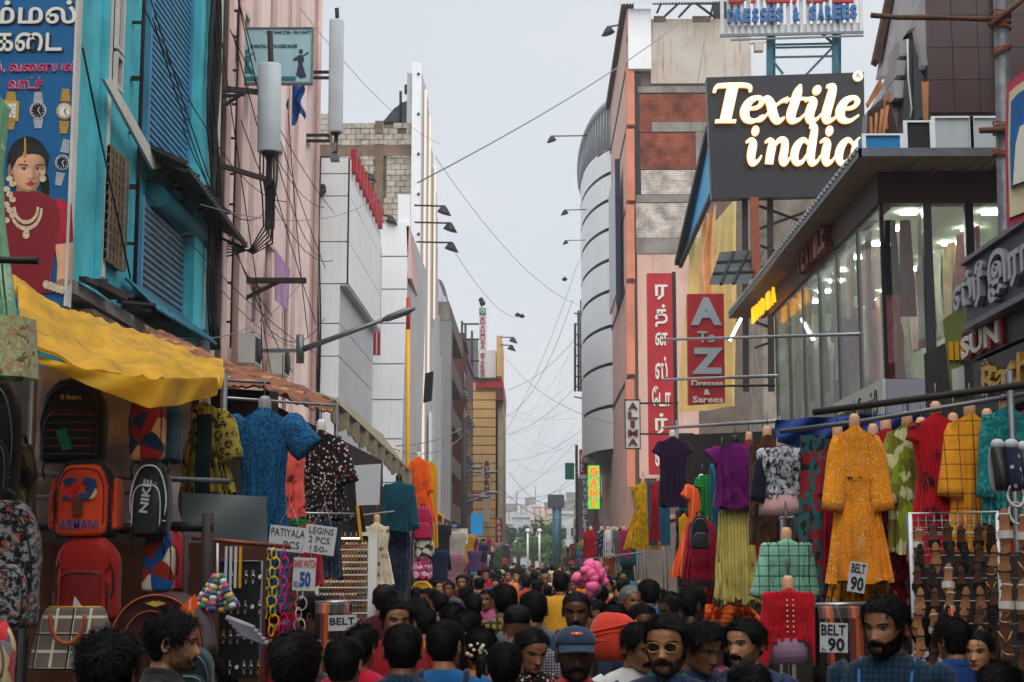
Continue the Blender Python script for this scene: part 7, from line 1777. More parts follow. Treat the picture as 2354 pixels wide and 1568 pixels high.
# dark watch panel nearer
t = thing('watch_display_board', 'black display panel with black and silver wristwatches', 'display panel', at(575,1568,8.0)); a, b = at(500,1560,8.05), at(598,1290,8.05)
mk('panel', MB().box(a.x,8.05,a.z,b.x,8.08,b.z), 'plastic_black', t); m = MB(); m.tube([(b.x+.01,8.04,a.z-.4),(b.x+.01,8.04,b.z),(a.x,8.04,b.z)], .008, 6); mk('frame', m, 'steel_grey', t)
for r in range(4):
    for k in range(6):
        put_watch(V((a.x+.03+k*.036, 8.02, b.z-.08-r*.15)), (1,1,3,1,1,0)[(r+k) % 6], 'black strapped wristwatch on the dark display panel', 'watches on the dark panel', .62)
# striped scrunchie bunch and white strips
for i, c in enumerate(('c05a80','35588c','c9a650','2f8070','c9c6c0')): fab('sc_%d' % i, c)
for k in range(11):
    ang = -1.1+k*.22; o = at(500+6*math.sin(k), 1318, 7.6); m = MB(); d = V((math.sin(ang)*.75, -.15*(k % 3), -1)).normalized(); n = 7
    rt = thing('hair_roll', 'bundle roll of striped hair bands hanging on the watch stall', 'hair bands', o, 'striped hair band rolls')
    for j in range(n):
        p = o+d*(.02+.026*j); mk('band', MB().tube([p-d*.012, p, p+d*.012], [.016,.019,.016], 10), 'sc_%d' % ((j+k) % 5), rt)
mk('hair_roll_string', MB().tube([at(500,1250,7.7), at(500,1318,7.6)], .006, 6), 'card_white', label='white string holding the striped hair band rolls', cat='string')
for k in range(4):
    a, b = at(515+k*11,1352,7.9), at(523+k*11,1256,7.9); mk('watch_strip', MB().box(a.x,7.9,a.z,b.x,7.91,b.z), 'card_white' if k < 3 else 'pole_yellow', label=('long white packaged watch strap hanging beside the hair bands' if k < 3 else 'yellow packaged watch strap hanging beside the white ones'), cat='strap', group='packaged watch straps')
for k in range(5):
    p = at(520+k*8, 1420+k*9, 7.55); mk('plastic_tube', MB().tube([p, p+V((.14,-.02,-.05))], .014, 8), 'lilac_beam', label='clear lilac packet jutting out below the hair band rolls', cat='packet', group='lilac packets')
# link chains
def chain(label, u, v0, v1, Y, mat, n, r=.028, grp=None):
    t = thing('plastic_chain', label, 'chain', at(u,v1,Y), grp); z0, z1 = at(u,v0,Y).z, at(u,v1,Y).z; x = at(u,v0,Y).x
    L = (z0-z1)/n
    for k in range(n):
        c = V((x+.008*math.sin(k*2.1), Y, z0-L*(k+.5))); e = V((1,0,0)) if k % 2 else V((.35,.9,0)).normalized()
        mk('link', MB().tube([c+e*(r*math.cos(q))+V((0,0,(L*.62)*math.sin(q))) for q in [2*math.pi*j/14 for j in range(15)]], .0042, 6, cap=False), mat, t)
fab('p_yellow','e8c416'); fab('p_magenta','d41d7a'); fab('p_red','b3122a'); fab('p_white','c9c4c0'); fab('p_bluev','3a3aa0')
chain('bright yellow plastic link chain hanging at the watch stall', 630, 1262, 1460, 8.4, 'p_yellow', 9, .026); chain('magenta plastic link chain hanging beside the yellow one', 652, 1262, 1500, 8.4, 'p_magenta', 11, .02); chain('dark red plastic link chain below the watch price board', 672, 1300, 1480, 8.5, 'p_red', 8, .026); chain('white plastic link chain hanging beside the dark red one', 690, 1350, 1450, 8.5, 'p_white', 4, .03); chain('violet plastic link chain low beside the magenta one', 664, 1430, 1520, 8.4, 'p_bluev', 4); chain('slim yellow chain behind the bright yellow one', 612, 1265, 1420, 8.7, 'p_yellow', 7, .02)

# ================================================================== stalls receding along both sides
fc2 = [fab('far_%d' % i, c, 'plain') for i, c in enumerate(('8a1c26','1a4f45','b0862a','1c2748','a8a49a','6a2448','a8551f','3c5f2a','26262a','54406a','1d5f70','96707a'))]
rf = random.Random(21)
def far_garment(x, Y, z0, h, i, lab, grp):
    w = h*rf.uniform(.24,.32); m = MB(); t_ = rf.uniform(.8,1.1); R = []; ph = rf.uniform(0,6)
    for f, k in ((0,.34),(.02,.8),(.05,1.0),(.22,1.0),(.26,.86),(.5,.82),(.75,.85*t_+.05),(1,t_)):
        R.append([V((x+math.copysign(abs(math.cos(q))**.7,math.cos(q))*w*k, Y+math.sin(q)*w*.2*k*(1+.6*f*math.sin(9*math.cos(q)+ph)), z0-h*f)) for q in [2*math.pi*j/20 for j in range(20)]])
    m.loft(R, 0, True); o = mk('hung_garment', m, rf.choice(fc2), label=lab, cat='garment', group=grp)
for side, x0, lab, grp in ((-1,-1.9,'bright garment hung along the stalls receding on the watch seller side','garments along the watch side stalls'),(1,2.1,'bright garment hung along the stalls receding on the sandal seller side','garments along the sandal side stalls')):
    Y = 29.0 if side < 0 else 42.0; i = 0
    while Y < 110:
        for lvl in range(2):
            far_garment(x0*rf.uniform(.86,1.25), Y+rf.uniform(-.3,.3), rf.uniform(2.2,2.8) if lvl == 0 else rf.uniform(1.8,2.2), rf.uniform(.65,1.05), i, lab, grp)
        i += 1; Y += 1.3 + Y*.012
    for k in range(9):
        Y0 = (26 if side < 0 else 34)+k*9.5; x1 = x0+side*.1; x2 = x0+side*2.2; z1, z2 = rf.uniform(2.55,2.85), rf.uniform(2.95,3.4)
        t = thing('market_stall', ('small canopied stall in the row on the watch seller side' if side < 0 else 'small canopied stall in the row on the sandal seller side'), 'stall', ((x1+x2)/2, Y0, 0), 'receding stalls')
        m = MB(); m.grid(lambda s, q: V((x1+(x2-x1)*q, Y0+8*s, z1+(z2-z1)*q+.06*math.sin(9*s+k)-.12*math.sin(math.pi*q))), 16, 8); m.grid(lambda s, q: V((x1+(x2-x1)*q, Y0+8*(1-s), z1+(z2-z1)*q+.06*math.sin(9*(1-s)+k)-.12*math.sin(math.pi*q)-.02)), 16, 8)
        mk('awning', m, rf.choice(('canvas_beige','tarp_gold','tarp_rust','c_tarpblue','sheet_plastic','far_4','far_6')), t)
        for yy in (Y0+.05, Y0+7.95):
            for xx, zz in ((x1,z1),(x2,z2)): mk('post', MB().tube([(xx,yy,0),(xx,yy,zz-.03)], .025, 6), 'steel_grey', t)
        mk('counter', MB().box(x1+side*.05, Y0+.2, 0, x2, Y0+7.8, .85), 'cardboard', t); mk('hanging_rail', MB().tube([(x1,Y0+.05,z1-.12),(x1,Y0+7.95,z1-.12)], .015, 6), 'steel_pale', t)
        for q in range(3):
            lb = mk('stall_bulb', MB().ball((x1+side*.4, Y0+1.5+q*2.4, z1-.25), .07, 8, 6), 'bulb_glow', t)
# small far boards among the stalls
for (u0,v0,u1,v1,Y,mt,lb) in ((1030,1215,1075,1250,42,'sign_white','pale shop board over the stalls before the utility pole'),(1032,1246,1068,1268,40,'pole_yellow','yellow shop board over the stalls before the utility pole'),(1000,1180,1020,1230,34,'pole_yellow','small yellow box sign beside the orange dress'),(1082,1180,1110,1230,60,'sign_cyan','blue shop board low on the mauve building')):
    a, b = at(u0,v1,Y), at(u1,v0,Y); mk('shop_board', MB().box(a.x,Y,a.z,b.x,Y+.1,b.z), mt, label=lb, cat='signboard')
# pink candyfloss bundle on a stick
t = thing('candyfloss_bundle', 'bundle of pink candyfloss bags on a stick above the crowd', 'candyfloss', at(1355,1420,19)); fab('candy_pink','f06a9c','plain',rough=.5)
mk('stick', MB().tube([(at(1356,0,19).x,19,1.2), at(1355,1335,19)], .02, 6), 'p_magenta', t)
rg = random.Random(2)
for k in range(26):
    c = at(1355+rg.gauss(0,12), 1328+rg.gauss(0,14), 19+rg.uniform(-.2,.2)); mk('bag', MB().ball(c, rg.uniform(.05,.085), 8, 6, sc=(1,1,rg.uniform(.8,1.4))).wob(.03, 9, k), 'candy_pink', t)
# ================================================================== people
def skin(name, col):
    m, nt, b = base(name); c = lin(col); w = coords(nt)
    out = mixc(nt, noise(nt, w, 14, 4, .6), tuple(x*.66 for x in c), tuple(x*1.15 for x in c)); nt.links.new(out, b.inputs['Base Color'])
    b.inputs['Roughness'].default_value = .43; b.inputs['Specular IOR Level'].default_value = .5
    bumpn(nt, b, noise(nt, w, 160, 3, .6, .3, .7), .12, .003)
    return name
SK = [skin('skin_light', 'be8a66'), skin('skin_mid', 'a26f50'), skin('skin_brown', '86583e'), skin('skin_deep', '5f3c2a')]
pm('hair_black', '080707', .6, .3, 30, spec=.12, world=False); pm('hair_brown', '130c09', .6, .3, 30, spec=.14, world=False); pm('hair_grey', '6f6a66', .5, .3, 30, world=False)
pm('lip_tone', '5a2f2a', .45, .1, 30, world=False); pm('eye_white', 'a39a92', .25, .04, world=False); pm('eye_dark', '0c0807', .15, .1, world=False); pm('lens_dark', '0c0d10', .08, .1, spec=.8, world=False); pm('frame_gold', 'c9982f', .3, .1, metal=.8, world=False); pm('jasmine', 'd9cba6', .7, .1, world=False)
HH = 1.672
def hp(h):   # ring profile of the head: half width, front, back
    wx = np.interp(h, [0,.03,.08,.16,.28,.42,.55,.68,.8,.9,.96,1], [.012,.03,.044,.055,.062,.068,.0725,.0755,.073,.058,.037,.0])
    yf = np.interp(h, [0,.03,.1,.2,.3,.42,.5,.58,.7,.8,.9,.96,1], [.052,.08,.088,.0885,.087,.084,.083,.0915,.0915,.083,.062,.04,.0])
    yb = np.interp(h, [0,.1,.2,.32,.45,.6,.75,.87,.95,1], [.03,.05,.065,.08,.094,.104,.1,.078,.046,.0])
    return wx, yf, yb
def headpt(q, h, grow=0.0):
    """point on the head: q=0 front, pi back; h=0 chin, 1 crown; head frame origin at the neck joint, facing -Y"""
    wx, yf, yb = hp(h); s_, c_ = math.sin(q), math.cos(q)
    x = wx*math.copysign(abs(s_)**.92, s_); y = -yf*abs(c_)**.88 if c_ > 0 else yb*abs(c_)**.92
    if c_ > 0:
        g = lambda a, s: math.exp(-(a/s)**2)
        y -= .025*g(x, .0125)*np.interp(h, [.26,.31,.36,.54,.58], [0,1,.88,.22,0]) + .006*g(abs(x)-.012, .007)*g(h-.315, .03)
        y += .0095*g(abs(x)-.031, .015)*g(h-.5, .05)
        y -= .004*g(abs(x)-.03, .02)*g(h-.575, .025)
        y -= .0055*g(x, .021)*g(h-.205, .022) + .0055*g(x, .018)*g(h-.15, .02)
        y += .003*g(x, .024)*g(h-.178, .009)
        y -= .007*g(x, .02)*g(h-.06, .04)
        y -= .0035*g(abs(x)-.047, .018)*g(h-.38, .08)
    zz = .005+.228*h
    p = V((x, y-.012, zz))
    if grow:
        n = V((x/.075**2, y/.1**2, (h-.5)*.23/.115**2)).normalized(); p = p+n*grow
    return p
NQ, NH = 60, 42
hs_ = [i/(NH-1) for i in range(NH)]
def rotm(yaw, pitch, roll=0):   # head turn about the neck joint
    return Matrix.Translation(V((0,-.008,1.440))) @ Matrix.Rotation(yaw, 4, 'Z') @ Matrix.Rotation(pitch, 4, 'X') @ Matrix.Rotation(roll, 4, 'Y') @ Matrix.Diagonal((1.06,1.03,1.0,1))
_PB = {}
def body_mesh(yaw, pitch, sex, width=1.0, low=False):
    key = (yaw, pitch, sex, width, low)
    if key in _PB: return _PB[key]
    M = rotm(yaw, pitch); mb = MB(); nq, hh = (NQ, hs_) if not low else (28, [i/19 for i in range(20)])
    rings = [[M @ headpt(2*math.pi*j/nq, h) for j in range(nq)] for h in hh]
    mb.loft(rings, 0, True)
    if not low:      # lips
        k = len(mb.f)
        for fi in range(k):
            c = M.inverted() @ (sum((V(mb.v[i]) for i in mb.f[fi]), V((0,0,0)))/len(mb.f[fi])); h = (c.z-.005)/.228
            if c.y < -.06 and abs(c.x) < .024*(1-abs(h-.18)/.07) and .125 < h < .235: mb.m[fi] = 3
    for s in (-1, 1):  # ears
        e = MB(); rr = []
        for a, r in ((0,.6),(.35,1),(.8,1.05),(1,.8)):
            rr.append([V((s*(.066+.020*a), .004+.012*a+math.cos(q)*.017*r, .112+math.sin(q)*.031*r - .006*math.cos(q))) for q in [2*math.pi*j/12 for j in range(12)]])
        rr.append([V((s*.080, .012+math.cos(q)*.009, .112+math.sin(q)*.018)) for q in [2*math.pi*j/12 for j in range(12)]])
        e.loft(rr); mb.merge(e, M)
    fw = .86 if sex == 'f' else 1.0; n = 30
    nk = M @ V((0,.012,.045))
    def ring(c, wx, dy, p=.8): return [c+V((math.copysign(abs(math.sin(q))**p, math.sin(q))*wx, -math.copysign(abs(math.cos(q))**p, math.cos(q))*dy, 0)) for q in [2*math.pi*j/n for j in range(n)]]
    B = width*fw
    mb.loft([ring(nk, .052*fw, .055, 1), ring(V((0,.01,1.45)), .057*fw, .058, 1), ring(V((0,.012,1.42)), .068*fw, .064, 1)], 0, False)
    tr = [ring(V((0,.012,1.446)), .064*fw, .062, 1), ring(V((0,.014,1.434)), .095*B, .07, .95), ring(V((0,.014,1.418)), .14*B, .08, .9), ring(V((0,.012,1.392)), .182*B, .094, .85), ring(V((0,.008,1.35)), .204*B, .104), ring(V((0,0,1.27)), .202*B, .114*B), ring(V((0,-.006 if sex == 'm' else -.02,1.18)), .178*B, .118*B), ring(V((0,0,1.05)), .158*B, .108*B), ring(V((0,0,.95)), .165*B, .112*B), ring(V((0,0,.86)), .178*B, .118*B)]
    mb.loft(tr, 1, True)
    for s in (-1, 1):
        sh, el, wr = V((s*.198*B,.01,1.362)), V((s*.235*B,.035,1.09)), V((s*.225*B,-.07,.87))
        mb.tube([sh+V((-s*.03,0,.012)), sh, sh.lerp(el,.4), sh.lerp(el,.62)], [.05*B,.062*B,.056*B,.054*B], 12, 1)
        mb.tube([sh.lerp(el,.6), el, el.lerp(wr,.4), wr], [.045,.04,.037,.026], 10, 0)
        mb.tube([wr, wr+V((0,-.02,-.04)), wr+V((0,-.035,-.08))], [.026,.036,.03], 8, 0)
        for k in range(4):
            o = wr+V((s*.0, -.055+.016*k, -.075+.004*abs(k-1.5))); L = (.062,.072,.076,.066)[k]; mb.tube([o, o+V((-s*.008,-.012,-L*.5)), o+V((-s*.022,-.02,-L))], [.0095,.0085,.007], 6, 0)
        o = wr+V((-s*.012,-.04,-.03)); mb.tube([o, o+V((-s*.02,-.03,-.025)), o+V((-s*.018,-.045,-.055))], [.011,.01,.008], 6, 0)
        if sex == 'm':
            mb.tube([(s*.085*B,0,.9),(s*.09*B,-.01,.66),(s*.09*B,-.005,.48),(s*.092*B,.02,.28),(s*.092*B,.02,.07)], [.095*B,.08,.06,.056,.045], 12, 2)
        mb.tube([(s*.092,.05,.03),(s*.092,-.03,.035),(s*.095,-.13,.022),(s*.095,-.17,.015)], [.035,.04,.036,.02], 8, 4)
    if sex == 'f':
        mb.loft([ring(V((0,0,zz)), a, b) for zz, a, b in ((.9,.172,.116),(.6,.21,.15),(.3,.22,.16),(.06,.23,.17))], 2, True)
    me = mb.mesh('person')
    _PB[key] = me
    return me
def tone(me, mats):   # per-person finishes on a shared body
    if len(me.materials) == 0:
        for _ in range(5): me.materials.append(None)
# ---- hair
TQ = [0,.5,.9,1.25,1.5,1.75,2.1,2.6,math.pi]
def hairline(q, style):
    q = abs((q+math.pi) % (2*math.pi)-math.pi)
    base_ = {'bald': [2,2,2,.58,.5,.52,.5,.5,.5], 'low': [.76,.75,.70,.46,.5,.42,.2,.1,.08]}.get(style, [.80,.79,.74,.48,.5,.45,.24,.15,.13])
    if style == 'woman': base_ = [.82,.80,.72,.56,.5,.42,.2,.08,.05]
    return np.interp(q, TQ, base_)
_HR = {}
def hair_mesh(style, yaw, pitch, seed=0, n=1500):
    key = (style, yaw, pitch, seed, n)
    if key in _HR: return _HR[key]
    rg = random.Random(seed*31+7); M = rotm(yaw, pitch); mb = MB()
    thick = {'short':.008,'curly':.015,'side':.012,'woman':.008,'bald':.005,'low':.009,'crop':.004}[style]
    # scalp shell
    nq, nh = 44, 26; vs, idx = [], {}
    for i in range(nh):
        for j in range(nq):
            q = 2*math.pi*j/nq; h0 = hairline(q, style); h = h0+(1-h0)*(i/(nh-1)) if h0 < 1 else None
            if h is None: continue
            g = thick*(.15 if i == 0 else .6 if i == 1 else 1)*(.75+.5*mnoise.noise(V((math.sin(q)*3,math.cos(q)*3,h*5+seed))))
            if style in ('side',) and abs((q+math.pi) % (2*math.pi)-math.pi) < 1.2: g *= 1.5
            idx[(i,j)] = len(vs); vs.append(M @ headpt(q, min(h,.998), g))
    fs = [(idx[(i,j)], idx[(i,(j+1) % nq)], idx[(i+1,(j+1) % nq)], idx[(i+1,j)]) for i in range(nh-1) for j in range(nq) if all(k in idx for k in ((i,j),(i,(j+1) % nq),(i+1,j),(i+1,(j+1) % nq)))]
    mb.add(vs, fs, 0, True)
    L0 = {'short':.034,'curly':.045,'side':.055,'woman':.07,'bald':.012,'low':.036,'crop':.014}[style]
    for _ in range(n):
        q = rg.uniform(0, 2*math.pi); h = rg.uniform(0,1)**.75
        h0 = hairline(q, style)
        if h < h0+.01: continue
        p = headpt(q, min(h,.995), thick*rg.uniform(.5,1.0)); nrm = (headpt(q, min(h,.995), .02)-headpt(q, min(h,.995))).normalized()
        dn = V((0,0,-1)); flow = {'short': V((.0,.1,-.6)), 'curly': V((rg.gauss(0,1),rg.gauss(0,1),rg.gauss(0,1)-.4)), 'side': V((.9,.35,-.2)), 'woman': V((0,.9,-.5)), 'bald': V((0,.3,-1)), 'low': V((0,-.2,-.7)), 'crop': V((0,0,-1))}[style]
        if style in ('short','low') and h > .75: flow = V((rg.gauss(0,.4), -.5 if math.cos(q) > 0 else .4, .1))
        flow = flow+V((rg.gauss(0,.25),rg.gauss(0,.25),rg.gauss(0,.25))); flow = (flow-nrm*flow.dot(nrm)); flow = flow.normalized() if flow.length > 1e-4 else V((1,0,0))
        L = L0*rg.uniform(.5,1.2)*(.45 if h < .42 and style != 'woman' else 1); lift = {'short':.22,'curly':.5,'side':.28,'woman':.03,'bald':.1,'low':.2,'crop':.2}[style]*rg.uniform(.2,1.0)*(1 if h > .7 else .4)*(2.2 if rg.random() < .18 else 1)
        sd_ = flow.cross(nrm).normalized(); w_ = rg.uniform(.0016,.0036); pts = []
        for k in range(4):
            f = k/3; c = p+flow*L*f+nrm*(L*lift*f*(1-.55*f))+sd_*(.006*math.sin(6*f+seed+q*5) if style == 'curly' else 0); pts.append(c)
        b = len(mb.v)
        vv = []
        for k, c in enumerate(pts):
            ww = w_*(1-.8*k/3); vv += [M @ (c-sd_*ww), M @ (c+sd_*ww)]
        mb.add(vv, [(0,1,3,2),(2,3,5,4),(4,5,7,6)], 0, True)
    if style == 'woman':
        t0 = M @ headpt(math.pi, .42, .015); mb.tube([t0, t0+V((0,.03,-.05)), t0+V((0,.035,-.14)), V((0,.115,1.22)), V((0,.12,1.05))], [.035,.034,.028,.024,.014], 10)
    me = mb.mesh('hair'); _HR[key] = me
    return me
_FB = {}
def face_mesh(kind, yaw, pitch, seed=0, smile=False):
    """eyes, brows, beard and so on for a head turned by yaw, pitch"""
    key = (kind, yaw, pitch, seed)
    if key in _FB: return _FB[key]
    M = rotm(yaw, pitch); mb = MB(); rg = random.Random(seed+5)
    if kind == 'eyes':
        for s in (-1, 1):
            c = V((s*.031, -.0795, .118)); 
            mb.ball(c, .0125, 12, 8, 0, sc=(1.12,.8,.5)); mb.ball(c+V((0,-.0056,0)), .0066, 10, 8, 1, sc=(1,.72,.92))
            mb.tube([c+V((k*.0145, -.0095+.003*abs(k), .0062-.004*k*k)) for k in (-1,-.5,0,.5,1)], [.0012,.0026,.003,.0026,.0012], 6, 1)
        mb.v = [tuple(M @ V(p)) for p in mb.v]
    elif kind == 'brows':
        for s in (-1, 1):
            for _ in range(70):
                f = rg.random(); x = .014+.034*f; h = .575+.022*math.sin(f*2.2)-.012*f+rg.uniform(-.012,.012)*(1-.5*f)
                q = math.asin(max(-1, min(1, x/hp(h)[0]))); p = headpt(s*q, h, .0025); d = V((s*.010,.002,.002)); u_ = V((0,0,.0016)); mb.add([M @ (p-u_), M @ (p+u_), M @ (p+d)], [(0,1,2)], 0)
    else:
        n = {'moustache': 600, 'beard': 2800, 'stubble': 2400}[kind]
        k = 0; tries = 0
        while k < n and tries < 40000:
            tries += 1; q = rg.uniform(-1.7,1.7); h = rg.uniform(.0,.5); p = headpt(q, h, .002); x = abs(p.x)
            mo = x < .031 and .222 < h < .268+.01*(x < .02)
            if kind == 'moustache': ok = mo or (x > .026 and x < .034 and .19 < h < .24)
            else:
                ok = mo or (h < np.interp(abs(q), [0,.35,.6,.9,1.2,1.5,1.7], [.125,.13,.26,.30,.36,.46,.5]) and not (x < .026 and .128 < h < .23))
            if not ok: continue
            k += 1; L = {'moustache':.011,'beard':.011,'stubble':.0035}[kind]*rg.uniform(.6,1.2); d = (V((p.x*3,-.2,-1))+V((rg.gauss(0,.3),rg.gauss(0,.3),rg.gauss(0,.3)))).normalized()*L; u_ = d.cross(V((0,1,0))).normalized()*(.0014 if kind != 'stubble' else .0009)
            nrm = (headpt(q,h,.02)-headpt(q,h)).normalized()*.002
            mb.add([M @ (p-u_), M @ (p+u_), M @ (p+d+nrm)], [(0,1,2)], 0)
    me = mb.mesh(kind); _FB[key] = me
    return me
def child(name, me, mats, par):
    if len(me.materials) == 0:
        for _ in mats: me.materials.append(None)
    o = bpy.data.objects.new(name, me); COL.objects.link(o); o.parent = par
    for i, m in enumerate(mats): o.material_slots[i].link = 'OBJECT'; o.material_slots[i].material = MAT(m)
    return o
SH = {}
def shirt(key):
    return key
for n_, a in {'sh_navy': ('16223a',), 'sh_black': ('131316',), 'sh_red': ('8f1220',), 'sh_crimson': ('b00f35',), 'sh_bluechk': ('123a55','check','0a1a26',None,38,.3), 'sh_blue': ('125a8c',), 'sh_sky': ('3f74ad',), 'sh_grey': ('56585c',), 'sh_slate': ('2c3e58','speckle','22324a',None,12,.3), 'sh_yellow': ('d39a2a',), 'sh_plaid': ('8a7430','check','17140f',None,22,.42), 'sh_gingham': ('8f8a96','check','2a2230',None,60,.4), 'sh_white': ('c6c6c4',), 'sh_wflower': ('c9c9cc','floral','7a1f24','16181c',20,.5), 'sh_pink': ('a8587a',), 'sh_orange': ('d9791f',), 'sh_green': ('1f6a45',), 'sh_teal': ('10707c',), 'sh_cream': ('c0a880',), 'sh_bwscarf': ('bfc1c0','check','18191a',None,40,.5), 'sh_maroon': ('4a1220',), 'sh_coral': ('d1452f',), 'sh_denim': ('1d2c48','speckle','2a3b5a',None,16,.3), 'sh_lilac': ('8f7fa8',), 'sh_polo': ('123f7a',)}.items(): fab(n_, *a)
fab('trousers', '20242e'); pm('shoe', '1c1714', .6, .2)
NEAR = [1.15]
def person(label, u, v, Y, face=0.0, yaw=0.0, pitch=0.0, sex='m', hair='short', seed=0, shirt='sh_navy', sk=1, beard=None, collar=None, low=False, group=None, hc='hair_black', width=1.0, hairn=2600, lean=0.0):
    """a standing person whose head top shows at (u, v) at depth Y; face = 0 looks at the camera, pi looks away"""
    Y = Y*NEAR[0]; top = at(u, v, Y); s = top.z/(HH+.012)
    me = body_mesh(yaw, pitch, sex, width, low)
    if len(me.materials) == 0:
        for _ in range(5): me.materials.append(None)
    o = bpy.data.objects.new('person', me); COL.objects.link(o)
    for i, m in enumerate((SK[sk], shirt, 'trousers', 'lip_tone', 'shoe')): o.material_slots[i].link = 'OBJECT'; o.material_slots[i].material = MAT(m)
    o.location = (top.x, Y, 0); o.rotation_euler = (0,0,face); o.scale = (s,s,s); tag(o, label, 'person', group)
    if hair: child('hair', hair_mesh(hair, yaw, pitch, seed, hairn), [hc], o)
    if not low:
        child('eyes', face_mesh('eyes', yaw, pitch), ['eye_white','eye_dark'], o); child('eyebrows', face_mesh('brows', yaw, pitch), ['hair_black'], o)
        if beard:
            for k in beard: child(k, face_mesh(k, yaw, pitch), [hc], o)
    if collar:
        m = MB()
        for sgn in (-1, 1):
            R_ = []
            for k in range(8):
                a = math.pi-(math.pi*.93)*k/7; x, y_ = sgn*math.sin(a)*.066, -math.cos(a)*-.064*-1
                y_ = -math.cos(a)*.066+.012; zt = 1.462-.016*max(0,math.cos(a)); R_.append([V((x,y_,zt)), V((x*1.42,y_*1.3-.004,zt-.036)), V((x*1.40,y_*1.28-.004,zt-.042)), V((x*.95,y_*.95,zt-.006))])
            m.loft(R_, 0, True)
        child('collar', m.mesh('collar'), [collar], o)
    return o
def straps(o, mat, w=.012):
    for s in (-1, 1):
        m = MB().tube([(s*.10,.12,1.15),(s*.105,.125,1.33),(s*.11,.07,1.42),(s*.112,-.02,1.432),(s*.11,-.085,1.365),(s*.10,-.122,1.2),(s*.1,-.125,1.05)], w, 8); child('bag_strap', m.mesh('bag_strap'), [mat], o)
_SW = {}
def shawl(o, mat, over=False):
    if over not in _SW:
        m = MB(); n = 30; rg = random.Random(9)
        def rr(z_, wx, dy, cy=.012): return [V((math.sin(q)*wx*(1+.03*math.sin(7*q)), -math.cos(q)*dy*(1+.05*math.sin(5*q+z_*20))+cy, z_+.012*math.sin(3*q))) for q in [2*math.pi*j/n for j in range(n)]]
        if over: m.loft([rr(1.712,.03,.035,0), rr(1.70,.07,.09,0), rr(1.64,.092,.116,.004), rr(1.56,.094,.112,.012), rr(1.47,.085,.095,.02), rr(1.425,.11,.1), rr(1.38,.17,.118), rr(1.26,.19,.14), rr(1.1,.185,.135)], 0, False)
        else: m.loft([rr(1.44,.07,.07), rr(1.425,.09,.085), rr(1.40,.13,.1), rr(1.35,.185,.125), rr(1.2,.195,.15)], 0, False)
        if over:      # open at the face
            m.f, m.m, m.s = zip(*[(f, a, b) for f, a, b in zip(m.f, m.m, m.s) if not (sum(m.v[i][1] for i in f)/len(f) < -.045 and 1.44 < sum(m.v[i][2] for i in f)/len(f) < 1.66)]); m.f, m.m, m.s = list(m.f), list(m.m), list(m.s)
        _SW[over] = m.mesh('shawl')
    child('shawl', _SW[over], [mat], o)
def cap(o, mat, yaw, pitch):
    M = rotm(yaw, pitch); m = MB(); m.loft([[M @ headpt(2*math.pi*j/36, h, g) for j in range(36)] for h, g in ((.70,.012),(.74,.016),(.82,.018),(.9,.019),(.96,.019),(.995,.018))]); child('cap_crown', m.mesh('cap_crown'), [mat], o)
    m = MB(); m.grid(lambda s, q: M @ (headpt((s-.5)*2.2, .71, .010)+V((0,-.07*q*math.cos((s-.5)*2.0),-.022*q-.012*abs(s-.5)*2*q))), 20, 6); m.grid(lambda s, q: M @ (headpt((.5-s)*2.2, .71, .010)+V((0,-.07*q*math.cos((s-.5)*2.0),-.026*q-.012*abs(s-.5)*2*q))), 20, 6); child('cap_peak', m.mesh('cap_peak'), [mat], o)
    m = MB(); m.grid(lambda s, q: M @ headpt((s-.5)*.5, .86+.035*q, .0215), 10, 3); child('cap_badge', m.mesh('cap_badge'), ['c_orange'], o)
def glasses(o, yaw, pitch):
    M = rotm(yaw, pitch); m = MB(); l = MB()
    for s in (-1,1):
        c = V((s*.032,-.106,.116)); ol = [c+V((math.cos(q)*.0255, .004*abs(math.cos(q)), math.sin(q)*.0185)) for q in [2*math.pi*j/18 for j in range(19)]]
        m.tube([M @ p for p in ol], .0016, 6); l.prism([M @ p for p in ol[:-1]], M.to_3x3() @ V((0,.001,0)))
        m.tube([M @ p for p in (c+V((s*.025,.004,.005)), V((s*.074,-.06,.124)), V((s*.08,.0,.126)))], .0018, 6)
    m.tube([M @ V((-.008,-.108,.12)), M @ V((0,-.112,.122)), M @ V((.008,-.108,.12))], .0016, 6)
    child('spectacle_frame', m.mesh('spectacle_frame'), ['frame_gold'], o); child('lenses', l.mesh('lenses'), ['lens_dark'], o)
def flowers(o, yaw, pitch, q0=math.pi, h0=.5, n=22):
    M = rotm(yaw, pitch); m = MB(); rg = random.Random(3)
    for k in range(n): m.ball(M @ headpt(q0+rg.gauss(0,.35), max(.1,h0+rg.gauss(0,.07)), .03+rg.uniform(0,.02)), rg.uniform(.008,.013), 7, 5)
    child('hair_flowers', m.mesh('hair_flowers'), ['jasmine'], o)
PI = math.pi
# ---- shoppers close by, one by one
person('shopper seen from behind with thick black curly hair below the checked holdall', 247, 1450, 4.3, PI, hair='curly', shirt='sh_black', seed=1, sk=2)
person('bearded man in black in profile beside the maroon duffel bag', 385, 1405, 5.8, PI/2+.1, .1, .05, hair='curly', shirt='sh_black', seed=2, sk=0, beard=('beard',), collar='sh_black')
person('stooping woman in a cream wrap before the dark watch panel', 505, 1500, 7.0, -1.3, 0, .35, 'f', 'woman', 3, 'sh_cream', 3)
person('shopper from behind with brownish swept hair below the red speckled cloth', 680, 1452, 4.9, PI, .2, hair='side', shirt='sh_black', seed=4, hc='hair_brown', sk=1)
person('shopper from behind with black hair and a bare neck before the plain BELT board', 790, 1462, 6.0, PI, -.2, hair='short', shirt='sh_pink', seed=5, sk=1)
person('woman in hot pink from behind next to the plain BELT board', 828, 1436, 7.2, PI-.3, 0, 0, 'f', 'woman', 6, 'sh_crimson', 1)
